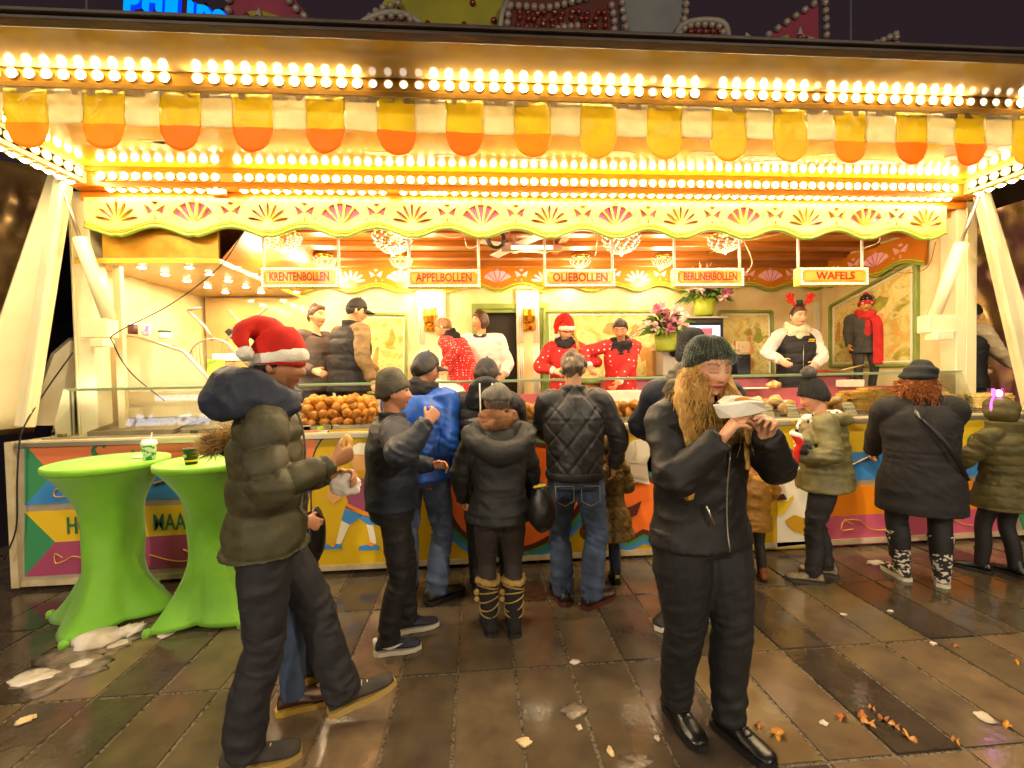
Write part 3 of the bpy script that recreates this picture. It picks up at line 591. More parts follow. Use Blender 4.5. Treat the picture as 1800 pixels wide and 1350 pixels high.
painting('slanting painting of a courting couple on the right side wall', [(IX1, 5.58, 2.42), (IX1, 4.42, 2.74), (IX1, 4.42, 1.62), (IX1, 5.58, 1.62)], 0, 4, [(.1, .5, .07, .3, 1, .1), (.45, .4, .16, .12, 3, .5), (.62, .35, .17, .2, 3, .2), (.45, .55, .12, .12, 2, .4), (.5, .4, .05, .07, 4, 0), (.62, .55, .1, .1, 0, .2), (.55, .72, .2, .12, 0, .5)], ax=True)
# inner work counter, pink
b = MB(); b.box((1.6, 5.15, FLOOR), (4.6, 5.7, 1.5)); part(b, 'work_cabinet', pinkcab); b = MB(); b.box((1.58, 5.12, 1.501), (4.62, 5.72, 1.545)); part(b, 'worktop', M('worktop_brown', '#5A3A26', .35), bevel=.005)
b = MB(); b.box((.3, 4.46, FLOOR), (4.6, 4.5, 1.4)); part(b, 'counter_back', M('counter_back_pink', '#C25E68', .45))
# ---- fryer bay on the left
bay = [(52, 748), (66, 690), (92, 622), (122, 596), (205, 588), (240, 590), (322, 617), (362, 660), (386, 700), (386, 748)]
b = MB(); b.poly([P(x, y, 4.3) for x, y in bay], (0, .05, 0)); fb = part(b, 'fryer_guard', creamd); b = MB(); b.tube([P(x, y, 4.295) for x, y in bay[1:-1]], .012, 6); b.build('guard_rim', alu, fb, smooth=True)
h0, h1, hz = P(214, 478, 4.02), P(386, 478, 4.02), 2.62
b = MB(); b.box((IX0+.0, 4.0, hz), (h1[0], 5.75, hz+.03)); hood = part(b, 'hood_soffit', M('hood_tan', '#D8B880', .25, c2='#CCAA70', scale=3, coat=.2))
b = MB(); b.box((IX0, 3.995, hz-.015), (h1[0]+.01, 4.0, hz+.02)); b.beam((h1[0]+.01, 4.0, hz), (h1[0]+.01, 5.75, hz), .02, .035); part(b, 'hood_edge', gilt)
b = MB(); b.box((-3.12, 4.01, hz+.035), (h1[0], 4.04, 3.05)); part(b, 'hood_front', gold_panel)
b = MB(); b.add([(h1[0]+.02, 4.02, hz+.02), (h1[0]+.02, 5.72, hz+.02), (h1[0]+.42, 5.72, 3.05), (h1[0]+.30, 4.1, 3.05)], [(0, 1, 2, 3)]); hs_ = b.build('hood_side', M('hood_painted', '#A8641E', .4, c2='#96442A', scale=2.2, lo=.48, hi=.62), stall, fix=False)
spot = MB(); spot.lathe([(.03, -.0072), (.03, -.0085)], n=12, mi=1); spot.lathe([(.042, 0), (.042, -.006), (.031, -.007)], n=12); spot_me = spot.mesh('spot_lamp', [alu, E_spot])
for x in (-2.95, -2.55, -2.15):
    for y in (4.2, 4.48, 4.78, 5.1, 5.42): place(spot_me, 'spot_lamp', hood, (x+.04*(y-4.2), y, hz-.0005))
q0, q1 = P(204, 560, 4.08), P(217, 560, 4.08); b = MB(); b.box((q0[0], 4.06, FLOOR+.2), (q1[0], 4.1, 2.6)); part(b, 'mirror_frame', creamd)
b = MB(); b.box((-3.3, 5.72, 1.1), (-2.0, 5.745, 2.6)); part(b, 'bay_panel', M('bay_panel', '#D0B070', .12, c2='#C4A264', scale=2))
# ---------------------------------------------------------------- lamps inside the stall
def lamp(name, loc, power, col, r=.06, parent=None):
    l = bpy.data.lights.new(name, 'POINT'); l.energy = power; l.color = col; l.shadow_soft_size = r; o = bpy.data.objects.new(name, l); COL.objects.link(o); o.location = loc
    if parent is not None: attach(o, parent)
    return o
LCOL = (1, .80, .48)
def chandelier(px, py, Y, r, label, power):
    c = P(px, py, Y); t = thing('chandelier', label, 'chandelier', (c[0], c[1], 3.05), 'crystal chandeliers under the amber ceiling'); zt = 3.04
    b = MB(); b.lathe([(r*1.02, zt-.05), (r*1.05, zt-.03), (r*1.02, zt-.012)], (c[0], c[1], 0), 20); b.build('ring', brass, t, smooth=True)
    b = MB(); b.lathe([(r*.22, zt-.02), (.02, zt-.012), (.02, 3.058)], (c[0], c[1], 0), 10); b.build('stem', brass, t)
    bead = MB(); h = r*.85
    for i in range(9):
        a = (i+.4)/9*math.pi/2; rr, z = r*math.cos(a), zt-.05-h*math.sin(a); n = max(5, int(2*math.pi*rr/(r*.16)))
        for k in range(n):
            q = 6.283*(k+.5*(i % 2))/n; bead.sph((c[0]+rr*math.cos(q), c[1]+rr*math.sin(q), z), r*.058, 5, 3, mi=(k*7+i*3) % 3 == 0)
    o = bead.build('crystal_beads', [M('crystal', '#B8905A', .08, metal=.5), E_bead], t); kind(o, 'stuff')
    b = MB(); b.sph((c[0], c[1], zt-.05-h*1.12), r*.09, 8, 6); b.build('crystal_drop', E_bead, t)
    lamp('lamp_light', (c[0], c[1], zt-.12-h), power, LCOL, .1, t)
chandelier(497, 425, 4.5, .17, 'crystal chandelier nearest the gold panel above the fryer bay', 8)
chandelier(690, 420, 4.5, .19, 'crystal chandelier above the apple bun sign', 9)
chandelier(1092, 422, 4.5, .19, 'crystal chandelier right of the strip heater', 9)
chandelier(1275, 424, 4.5, .17, 'crystal chandelier above the fourth sign', 9)
for k, (px, lb) in enumerate(((570, 'small crystal lamp far back behind the leftmost hanging sign'), (705, 'small crystal lamp far back left of the second hanging sign'), (1020, 'small crystal lamp far back above the middle hanging sign'), (1165, 'small crystal lamp far back left of the fourth hanging sign'))): chandelier(px, 465, 5.35, .13, lb, 6)
for px, lb in ((755, 'brass wall lamp with a lit globe left of the doorway'), (929, 'brass wall lamp with a lit globe right of the doorway')):
    c = P(px, 540, BK-.06); t = thing('wall_lamp', lb, 'wall lamp', tuple(c), 'brass wall lamps')
    b = MB(); b.lathe([(.0, -.30), (.03, -.28), (.045, -.24), (.03, -.2), (.075, -.17), (.085, -.1), (.08, -.02), (.05, .0)], (c[0], c[1]-.06, c[2]-.02), 10); b.box((c[0]-.075, c[1]-.01, c[2]-.3), (c[0]+.075, c[1]+.008, c[2]+.0)); b.build('bracket', brass, t)
    b = MB(); b.lathe([(.05, 0), (.075, .05), (.07, .11), (.04, .15), (.001, .16)], (c[0], c[1]-.06, c[2]-.01), 12); b.build('globe', E_globe, t, smooth=True)
    lamp('lamp_light', (c[0], c[1]-.12, c[2]+.1), 4, (1, .8, .5), .07, t)
# floodlights tucked under the canopy beam, shining into the stall
for k, px in enumerate((382, 765, 958, 1132, 1303)):
    c = P(px, 336, 3.93); t = thing('floodlight', 'small floodlight under the canopy beam, number %s of five counted from the gold panel' % ('one', 'two', 'three', 'four', 'five')[k], 'floodlight', tuple(c), 'floodlights under the canopy beam')
    b = MB(); b.box((c[0]-.07, 3.91, c[2]-.03), (c[0]+.07, 3.96, c[2]+.035)); b.build('housing', creamd, t, bevel=.006); b = MB(); b.box((c[0]-.055, 3.905, c[2]-.022), (c[0]+.055, 3.9095, c[2]+.022)); b.build('lens', E_spot, t)
# strip heater, fan and the coil of cable under the ceiling
c = P(935, 436, 4.35); t = thing('strip_heater', 'long tubular heater with a glowing face hanging under the ceiling', 'heater', tuple(c))
b = MB(); b.box((c[0]-.3, 4.33, c[2]-.03), (c[0]+.3, 4.39, c[2]+.03)); b.build('casing', alu, t, bevel=.008); b = MB(); b.box((c[0]-.2, 4.324, c[2]-.015), (c[0]+.2, 4.3285, c[2]+.015)); b.build('element', emat('heater_glow', (1, .6, .22), 4), t)
for s in (-1, 1): b = MB(); b.beam((c[0]+s*.22, 4.36, c[2]+.03), (c[0]+s*.22, 4.36, 3.058), .012, .012, (0, 1, 0)); b.build('hanger', alu, t)
c = P(905, 420, 4.62); t = thing('ceiling_fan', 'white bladed ceiling fan behind the strip heater', 'fan', (c[0], c[1], 3.05)); b = MB(); b.lathe([(.02, -.01), (.02, -.1), (.08, -.1), (.09, -.16), (.03, -.2)], (c[0], c[1], 3.06), 12); b.build('motor', whitep, t, smooth=True)
for k in range(4): a = k*1.57+.5; b = MB(); b.beam((c[0]+.08*math.cos(a), c[1]+.08*math.sin(a), 2.93), (c[0]+.42*math.cos(a), c[1]+.42*math.sin(a), 2.92), .11, .008, (.1, .1, 1)); b.build('blade', whitep, t)
c = P(872, 422, 4.2); b = MB()
for k in range(6): b.tube([(c[0]+(.06+.006*k)*math.cos(a), c[1]+.012*k-.03, c[2]+(.07+.004*k)*math.sin(a)+.004*k) for a in np.linspace(0, 6.28, 22)[:-1]], .006, 5, closed=True)
tag(b.build('cable_coil', black, smooth=True), 'black coil of electric cable hung beside the strip heater', 'cable')
def cable(label, pts, Y, r, mat, name='cable'):
    b = MB(); b.tube(spline([P(x, y, (Y if np.isscalar(Y) else Y[i])) for i, (x, y) in enumerate(pts)], 6), r, 6); return tag(b.build(name, mat, smooth=True), label, 'cable')
wcab = M('pale_cable', '#E2D6B0', .5)
cable('black cable slung from the fascia down across the fryer bay to the counter', [(430, 405), (385, 470), (300, 535), (205, 585), (200, 605), (230, 655), (290, 705)], [3.99, 3.985, 3.98, 3.84, 3.83, 3.9, 3.92], .005, black)
cable('black cable hanging over the left corner of the painted front', [(128, 620), (85, 680), (45, 745), (34, 780), (30, 850), (28, 930), (6, 985)], [3.93, 3.9, 3.67, 3.64, 3.63, 3.63, 3.6], .006, black)
for k, (pts, lb) in enumerate((([(765, 412), (800, 418), (842, 408)], 'thin pale wire drooping under the fascia beside the second sign'), ([(815, 412), (822, 435), (838, 432), (842, 420)], 'thin pale loop of wire left of the strip heater'), ([(1050, 410), (1048, 440), (1046, 450)], 'thin pale wire hanging straight above the middle sign'), ([(1220, 414), (1300, 424), (1375, 410)], 'long pale wire drooping between the fourth and fifth signs'), ([(1308, 425), (1322, 460), (1312, 480)], 'pale wire running down to the end of the fourth sign'), ([(1520, 436), (1545, 425), (1545, 410)], 'pale curl of wire above the last sign'), ([(1645, 425), (1630, 470), (1590, 480), (1565, 472)], 'thin dark wire looping across the right side wall'))): cable(lb, pts, 4.0 if k < 6 else 4.12, .004, wcab if k < 6 else woodbr)
# ---------------------------------------------------------------- hanging signs
sgold = M('sign_gold', '#F0A030', .25, c2='#F8C860', scale=6, coat=.4); sor = M('sign_orange', '#F0A028', .3, c2='#F6BC48', scale=5); stx = M('sign_red', '#A82410', .35); sye = M('sign_yellow_side', '#E8C818', .35)
ledb = MB(); ledb.sph((0, 0, 0), .009, 6, 4); led_me = ledb.mesh('led', E_led, True)
def hang_sign(txt, x0, y0, x1, y1, poles, label):
    Y = 4.1; a, c = P(x0, y0, Y), P(x1, y1, Y); zc, w, h = (a[2]+c[2])/2, c[0]-a[0], a[2]-c[2]; xc = (a[0]+c[0])/2
    t = thing('hanging_sign', label, 'sign', (xc, Y, zc), 'orange product signs under the fascia')
    b = MB(); b.box((a[0], Y, c[2]), (c[0], Y+.09, a[2])); b.build('box', sye, t, bevel=.004)
    b = MB(); b.box((a[0]+.004, Y-.006, c[2]+.004), (c[0]-.004, Y-.001, a[2]-.004)); b.build('face', M('sign_cream', '#D8B868', .4), t)
    def oct_(g, k): x, z = w/2-g, h/2-g; return [(xc-x+k, zc+z), (xc+x-k, zc+z), (xc+x, zc+z-k), (xc+x, zc-z+k), (xc+x-k, zc-z), (xc-x+k, zc-z), (xc-x, zc-z+k), (xc-x, zc+z-k)]
    for g, k, mt, d, nm in ((.03, .022, stx, .008, 'border'), (.033, .021, sgold, .010, 'inner_panel'), (.043, .017, stx, .0115, 'border'), (.0455, .016, sor, .013, 'inner_panel')):
        b = MB(); b.poly([(x, Y-d, z) for x, z in oct_(g, k)], (0, .0012, 0)); b.build(nm, mt, t)
    me = text_mesh('lettering', txt, .105, .004, stx, 0, .0022); xs = [v.co.x for v in me.vertices]; ww = max(xs)-min(xs); tw = min(w-.16, ww*1.05)
    cx = (max(xs)+min(xs))/2; face_obj(me, 'lettering', t, xc-cx*tw/ww, Y-.0165, zc, tw/ww, 1.)
    nx, nz = int(w/.028), max(3, int(h/.03))
    pts = [(a[0]+.014+(w-.028)*i/nx, z) for i in range(nx+1) for z in (a[2]-.014, c[2]+.014)]+[(x, c[2]+.014+(h-.028)*j/nz) for j in range(1, nz) for x in (a[0]+.014, c[0]-.014)]
    for x, z in pts: place(led_me, 'led', t, (x, Y-.008, z))
    for px in poles: q = P(px, 440, Y+.045); b = MB(); b.tube([(q[0], Y+.045, a[2]-.002), (q[0], Y+.045, 3.058)], .013, 8); b.build('pole', whitep, t, smooth=True)
for a in (('KRENTENBOLLEN', 458, 470, 596, 505, (463, 595), 'orange sign reading KRENTENBOLLEN hanging by two poles'), ('APPELBOLLEN', 715, 473, 845, 505, (719, 841), 'orange sign reading APPELBOLLEN hanging by two poles'), ('OLIEBOLLEN', 956, 473, 1082, 504, (957, 1076), 'orange sign reading OLIEBOLLEN hanging by two poles'), ('BERLINERBOLLEN', 1186, 471, 1308, 503, (1185, 1300), 'orange sign reading BERLINERBOLLEN hanging by two poles'), ('WAFELS', 1406, 470, 1526, 501, (1403, 1515), 'orange sign reading WAFELS hanging by two poles')): hang_sign(*a)
# ---------------------------------------------------------------- trays and baked goods
traym = M('tray_alu', '#B8AC96', .3, metal=.9, r2=.45, c2='#A49880', scale=6)
def tray(label, x0, x1, y0=3.86, y1=4.3, z=1.166, tilt=0.):
    t = MB(); h = .035
    def q(x, y, zz): return (x, y, z+zz+(y-y0)*tilt)
    for (xa, ya, xb, yb, za, zb) in ((x0, y0, x1, y1, 0, .006), (x0, y0, x1, y0+.008, .006, h), (x0, y1-.008, x1, y1, .006, h), (x0, y0+.0081, x0+.008, y1-.0081, .006, h), (x1-.008, y0+.0081, x1, y1-.0081, .006, h)):
        V = [q(x, y, zz) for x in (xa, xb) for y in (ya, yb) for zz in (za, zb)]; t.add(V, [(0, 1, 3, 2), (4, 6, 7, 5), (0, 4, 5, 1), (2, 3, 7, 6), (0, 2, 6, 4), (1, 5, 7, 3)])
    t.tube([q(x0, y0, h), q(x1, y0, h), q(x1, y1, h), q(x0, y1, h)], .006, 5, closed=True)
    return tag(t.build('baking_tray', traym), label, 'tray', 'metal baking trays in the display case')
tray('empty metal tray at the left end of the display case', -3.18, -2.52, tilt=.16); tray('empty metal tray second from the left in the display case', -2.46, -1.86, tilt=.16); tray('empty metal tray beside the man in the santa hat', -1.82, -1.42, tilt=.16)
dough = M('fried_dough', '#DE9634', .45, c2='#A85A18', scale=16, lo=.38, hi=.7, bump=.7, bscale=45, rand=.25, spec=.4)
sugar = M('sugared_dough', '#D89A44', .6, c2='#F0E0B8', scale=22, lo=.45, hi=.7, bump=.5, bscale=60, rand=.2)
def blob(r, sq, seed, mat, n=12, m=9, amp=.16):
    b = MB(); b.sph((0, 0, 0), (r, r*1.05, r*sq), n, m); v = np.array(b.v); u = v/np.linalg.norm(v, axis=1, keepdims=True); v *= (1+amp*vnoise(u*1.9, seed)+amp*.5*vnoise(u*4.5, seed+4))[:, None]; b.v = [tuple(q) for q in v]
    bm = bmesh.new(); me = b.mesh('oliebol', mat, True); bm.from_mesh(me); bmesh.ops.remove_doubles(bm, verts=bm.verts, dist=1e-4); bm.to_mesh(me); bm.free(); return me
OB = [blob(.047, .86, s, dough) for s in range(6)]; AP = [blob(.058, .62, 20+s, dough) for s in range(4)]; BR = [blob(.06, .6, 40+s, sugar) for s in range(4)]
def pile(mes, name, label, cat, group, x0, x1, y0, y1, z, layers, step=.085, slope=.5):
    for L in range(layers):
        sx = step*(.35*L); nx = int((x1-x0-2*sx*.7)/step); ny = max(1, int((y1-y0-.05*L)/step))
        for i in range(nx+1):
            for j in range(ny):
                x = x0+sx*.7+(i+.5*(L % 2))*step+rng.uniform(-.03, .03); y = y0+.04*L+(j+.5)*step+rng.uniform(-.03, .03)
                if x > x1: continue
                o = place(mes[rng.integers(len(mes))], name, None, (x, y, z+.045+L*.058+rng.uniform(-.006, .018)*(L > 0)), tuple(rng.uniform(0, 6.28, 3)), tuple(np.ones(3)*rng.uniform(.78, 1.18))); tag(o, label, cat, group)
def X(px, Y=3.9): return P(px, 700, Y)[0]
tray('metal tray under the tall heap of oliebollen by the santa hat man', X(513), X(583)); tray('metal tray under the heap of oliebollen beside the blue jacket', X(586), X(660)); pile(OB, 'oliebol', 'golden fried oliebol in the tall heap left of the grey beanie', 'oliebol', 'oliebollen in the tall heap', X(515), X(660), 3.87, 4.2, 1.175, 4)
tray('metal tray between the blue jacket and the black puffer jacket', X(755), X(830)); pile(OB, 'oliebol', 'golden oliebol in the low heap right of the blue jacket', 'oliebol', 'oliebollen right of the blue jacket', X(756), X(840), 3.87, 4.2, 1.175, 2)
tray('metal tray seen between the puffer jacket and the quilted jacket', X(895), X(975)); pile(AP, 'apple_bun', 'round apple bun left of the quilted jacket', 'bun', 'buns left of the quilted jacket', X(905), X(960), 3.87, 4.2, 1.175, 2, .1)
tray('metal tray right of the quilted jacket', X(1040), X(1150)); pile(AP, 'apple_bun', 'golden round bun on the tray right of the quilted jacket', 'bun', 'buns right of the quilted jacket', X(1045), X(1150), 3.87, 4.2, 1.175, 2, .11)
tray('metal tray between the green beanie and the pom-pom beanie', X(1310), X(1400)); tray('metal tray under the berliners left of the tall waffles', X(1440), X(1500)); pile(BR, 'berliner', 'sugared berliner bun between the green beanie and the pom-pom beanie', 'bun', 'berliners in the display case', X(1315), X(1400), 3.87, 4.15, 1.175, 2, .115); pile(BR, 'berliner', 'brown berliner bun behind the price cards left of the waffles', 'bun', 'berliners left of the waffles', X(1440), X(1496), 3.87, 4.15, 1.175, 2, .115)
# waffles: thick round grids with a wavy rim
waf = M('waffle', '#EFC45A', .55, c2='#D8A038', scale=9, bump=.4, bscale=50, rand=.15); waf2 = M('waffle_pale', '#F2D890', .55, c2='#E4BE68', scale=9, bump=.4, bscale=50, rand=.12)
def waffle(mat, L=.2, Wd=.12):
    b = MB(); n = 44; out = []
    for k in range(n):
        a = 6.283*k/n; r = 1+.05*math.cos(14*a); out.append((L/2*r*math.copysign(abs(math.cos(a))**.7, math.cos(a)), Wd/2*r*math.copysign(abs(math.sin(a))**.7, math.sin(a)), -.012))
    b.poly(out, (0, 0, .016))
    for i in range(-3, 4):
        b.box((i*L/8-.005, -Wd*.44, .0041), (i*L/8+.005, Wd*.44, .012))
    for j in range(-2, 3): b.box((-L*.45, j*Wd/6-.004, .0042), (L*.45, j*Wd/6+.004, .0115))
    return b.mesh('waffle', mat)
WA, WB = waffle(waf), waffle(waf2)
tray('metal tray under the darker waffles', X(1490), X(1570)); tray('metal tray under the pale waffles by the child', X(1645), X(1790)); tray('metal tray under the waffles beyond the post', X(1795), X(1900))
for (pa, pb_, me, n, lb, gp) in ((1500, 1572, WA, 9, 'darker golden waffle in the stack left of the red-haired woman', 'waffles left of the red-haired woman'), (1650, 1700, WB, 7, 'pale waffle in the stack just right of the red-haired woman', 'pale waffles on the right'), (1702, 1782, WB, 7, 'pale waffle in the stack nearest the light-up bow', 'pale waffles by the light-up bow')):
    x0, x1 = X(pa), X(pb_); cols = max(1, int((x1-x0)/.2+.5))
    for cidx in range(cols):
        for yy in (3.92, 4.06):
            for k in range(n-rng.integers(0, 2)):
                o = place(me, 'waffle', None, (x0+(cidx+.5)*(x1-x0)/cols+rng.uniform(-.015, .015), yy+rng.uniform(-.012, .012), 1.19+k*.0255), (rng.uniform(-.05, .05), rng.uniform(-.05, .05), rng.uniform(-.12, .12))); tag(o, lb, 'waffle', gp)
# price cards
cardm = M('price_card', '#F4EAC0', .5); cardt = M('card_gold', '#D8A020', .4); ink = M('card_ink', '#3A2A14', .5)
for k, (px, py, lb) in enumerate(((1352, 712, 'small cream price card by the green beanie woman'), (1395, 712, 'small cream price card in front of the pom-pom beanie woman'), (1498, 706, 'small cream price card left of the waffles'))):
    c = P(px, py, 3.84); t = thing('price_card', lb, 'price card', (c[0], 3.84, 1.17), 'price cards in the display case'); R_ = np.array(Matrix.Rotation(rad(-14), 3, 'X'))
    z0_ = 1.172; hgt = .105; b = MB(); b.add([(c[0]-.055, 3.84, z0_), (c[0]+.055, 3.84, z0_), (c[0]+.055, 3.892, z0_+hgt*.93), (c[0]+.035, 3.899, z0_+hgt*.93+.013), (c[0]-.035, 3.899, z0_+hgt*.93+.013), (c[0]-.055, 3.892, z0_+hgt*.93)], [(0, 1, 2, 3, 4, 5)]); o = b.build('card', cardm, t, fix=False); md = o.modifiers.new('t', 'SOLIDIFY'); md.thickness = .002
    b = MB(); b.beam((c[0]-.045, 3.8445, z0_+.016), (c[0]+.045, 3.8445, z0_+.016), .003, .006); b.beam((c[0]-.045, 3.881, z0_+.086), (c[0]+.045, 3.881, z0_+.086), .003, .008); b.build('card_band', cardt, t)
    me = text_mesh('lettering', 'BOLLEN', .03, .001, ink); o = face_obj(me, 'lettering', t, c[0], 3.8625, z0_+.052); o.rotation_euler = (rad(62), 0, 0)
# paper, napkins, boxes inside
def boxthing(name, label, cat, x0, y0, x1, y1, Y, dep, mat, bevel=.006, z=None):
    a, c = P(x0, y0, Y), P(x1, y1, Y); b = MB(); b.box((a[0], Y, z if z is not None else c[2]), (c[0], Y+dep, a[2])); return tag(b.build(name, mat, bevel=bevel), label, cat)
card_b = M('cardboard', '#B88A4A', .7, c2='#A67A3C', scale=4); paperm = M('white_paper', '#F2EAD8', .6, c2='#E4DAC4', scale=6, bump=.3, bscale=20)
boxthing('cardboard_box', 'brown cardboard box standing left of the coffee machine', 'box', 1146, 616, 1162, 662, 5.2, .2, card_b, z=1.546)
boxthing('paper_stack', 'stack of white paper sheets behind the waffles', 'paper', 1485, 668, 1520, 690, 4.38, .12, paperm, z=1.4); boxthing('paper_stack', 'white paper sheets lying behind the glass right of the green beanie', 'paper', 1310, 682, 1352, 693, 4.38, .12, paperm, z=1.4)
boxthing('paper_stack', 'white paper bags laid out before the two red sweaters', 'paper', 1040, 688, 1130, 697, 4.32, .15, paperm, z=1.31)
b = MB(); b.box((X(1030), 4.3, 1.17), (X(1140), 4.45, 1.309)); b.build('counter_step', creamd, stall)
# coffee machine
c = P(1190, 640, 5.0); t = thing('coffee_machine', 'grey coffee machine with black grips below the flowers', 'coffee machine', (c[0], 5.0, 1.546)); sv = M('machine_grey', '#A89C8C', .35, metal=.4)
b = MB(); b.box((c[0]-.17, 5.0, 1.546), (c[0]+.2, 5.35, 1.93)); b.build('housing', sv, t, bevel=.012)
for dx, dz, r in ((-.04, .26, .035), (.1, .36, .028)): b = MB(); b.lathe([(r*1.3, 0), (r*1.3, .03), (r, .04), (r*.8, .1), (.001, .105)], (c[0]+dx, 4.999, 1.55+dz), 12, axis=(0, -1, 0)); b.build('grip', blackpl, t, smooth=True)
boxthing('cash_till', 'dark till with green and red lamps on the counter behind the green beanie', 'till', 1296, 623, 1320, 652, 5.12, .2, blackpl, z=1.546)
b = boxthing('till_screen', 'beige back of a screen standing above the till', 'screen', 1296, 600, 1319, 621, 5.15, .04, M('beige_plastic', '#B89C70', .4))
# fridge with lit display window
c0_, c1_ = P(1203, 560, 5.35), P(1273, 640, 5.35); t = thing('drinks_fridge', 'black fridge with a lit glass window below the flower arrangement', 'fridge', ((c0_[0]+c1_[0])/2, 5.35, 1.546))
b = MB(); b.box((c0_[0], 5.36, 1.546), (c1_[0], 5.75, c0_[2])); b.build('body', blackpl, t, bevel=.008); b = MB(); b.box((c0_[0]-.06, 5.33, c0_[2]+.002), (c1_[0]+.05, 5.76, c0_[2]+.025)); b.build('lid', alu, t)
b = MB(); b.box((c0_[0]+.06, 5.352, 1.7), (c1_[0]-.05, 5.358, c0_[2]-.09)); b.build('lit_window', emat('fridge_glow', (.75, .8, 1.), .9), t); b = MB(); b.box((c0_[0]+.15, 5.345, 1.72), (c0_[0]+.36, 5.351, c0_[2]-.12)); b.build('fridge_poster', pnk, t)
for a in ((c0_[0]+.03, c0_[2]-.02, c1_[0]-.02, c0_[2]-.06),): b = MB(); b.box((a[0], 5.345, a[3]), (a[2], 5.357, a[1])); b.build('door_rim', M('black_rim', '#2A2624', .25), t)
# flower arrangements
leafm = [M('leaf_dark', '#2E4A1E', .45, c2='#4A6A28', scale=10), M('leaf_olive', '#6A8A30', .45, c2='#4E7424', scale=10)]; petm = [M('petal_pale', '#E8B8B4', .5, c2='#F0CEC4', scale=9), M('petal_mauve', '#8A4A5C', .5, c2='#A8607A', scale=9), M('petal_rose', '#D4829A', .5, c2='#C06A86', scale=9), M('twig_white', '#F0E4CC', .5)]
potm = M('lime_pot', '#9AA82C', .35)
def flowers(label, px, py, Y, s, seed):
    r = np.random.default_rng(seed); c = P(px, py, Y); t = thing('flower_arrangement', label, 'flowers', tuple(c), 'flower arrangements at the back counter')
    b = MB(); b.lathe([(.075*s, 0), (.09*s, .02*s), (.1*s, .16*s), (.085*s, .16*s), (.08*s, .12*s)], c, 14); b.build('pot', potm, t, smooth=True)
    o = c+np.array([0, 0, .17*s])
    for k in range(2):
        b = MB()
        for i in range(70):
            a, e = r.uniform(0, 6.28), r.uniform(-.15, 1.1); L = s*r.uniform(.14, .34); d = np.array([math.cos(a)*math.cos(e), math.sin(a)*math.cos(e)*.7, math.sin(e)*.8]); p = o+d*L*.35; q = o+d*L; w = np.cross(d, r.normal(size=3)); w /= np.linalg.norm(w); w *= s*r.uniform(.012, .03)
            mid = (p+q)/2+np.array([0, 0, .02*s]); b.add([p, mid+w, q-np.array([0, 0, .03*s]), mid-w], [(0, 1, 2, 3)])
        kind(b.build('leaves', leafm[k], t, fix=False), 'stuff')
    for i in range(15):
        a, e = r.uniform(0, 6.28), r.uniform(.0, 1.2); L = s*r.uniform(.12, .26); d = np.array([math.cos(a)*math.cos(e), -abs(math.sin(a))*math.cos(e)*.7, math.sin(e)]); p = o+d*L; b = MB(); R_ = s*r.uniform(.05, .095)
        for j in range(16):
            v = d*.5+r.normal(size=3)*.7; v /= np.linalg.norm(v); w = np.cross(v, r.normal(size=3)); w /= np.linalg.norm(w); b.add([p, p+v*R_*.6+w*R_*.28, p+v*R_, p+v*R_*.6-w*R_*.28], [(0, 1, 2, 3)])
        b.build('blossom', petm[(0, 0, 1, 2, 0)[i % 5]], t, fix=False)
    b = MB()
    for i in range(9):
        a = r.uniform(-1.3, 1.3); p = o; pts = [o]; d = np.array([math.sin(a), -.2, math.cos(a)])
        for j in range(5): d = d+r.normal(size=3)*.25; d /= np.linalg.norm(d); p = p+d*s*.075; pts.append(p)
        b.tube(pts, np.linspace(.006, .002, 6)*s, 4)
        for j in (2, 3, 4): v = d+r.normal(size=3)*.6; b.tube([pts[j], pts[j]+v/np.linalg.norm(v)*.06*s], .003*s, 4)
    kind(b.build('white_twigs', petm[3], t), 'stuff')
flowers('large flower arrangement with white twigs and pink blossom in a lime pot', 1170, 618, 4.95, 1.25, 3); flowers('flower arrangement with mauve chrysanthemums on top of the fridge', 1238, 556, 5.45, 1.3, 8)
# stand mixer, bottle, cloth, spoon
c = P(1555, 660, 5.3); t = thing('stand_mixer', 'large tilted grey stand mixer with a steel bowl beside the puppet', 'mixer', (c[0], 5.3, 1.546)); mg = M('mixer_grey', '#B4A48A', .3, metal=.3)
p0 = P(1590, 640, 5.3); b = MB(); b.box((p0[0]-.1, 5.2, 1.546), (p0[0]+.22, 5.4, 1.75)); b.build('base', mg, t, bevel=.02)
b = MB(); b.beam(P(1622, 620, 5.3), P(1578, 572, 5.3), .2, .2, (0, 1, 0)); b.build('head', mg, t, bevel=.03); b = MB(); b.beam(P(1580, 575, 5.28), P(1572, 600, 5.28), .12, .1, (0, 1, 0)); b.build('nose', steel, t, bevel=.02)
b = MB(); b.beam(P(1600, 640, 5.3), P(1628, 610, 5.3), .15, .14, (0, 1, 0)); b.build('column', blackpl, t, bevel=.02)
q = P(1562, 655, 5.25); b = MB(); b.lathe([(.09, 0), (.12, .02), (.16, .12), (.165, .24), (.16, .24), (.15, .12), (.1, .03)], (q[0], 5.25, 1.546), 20); b.build('bowl', steel, t, smooth=True)
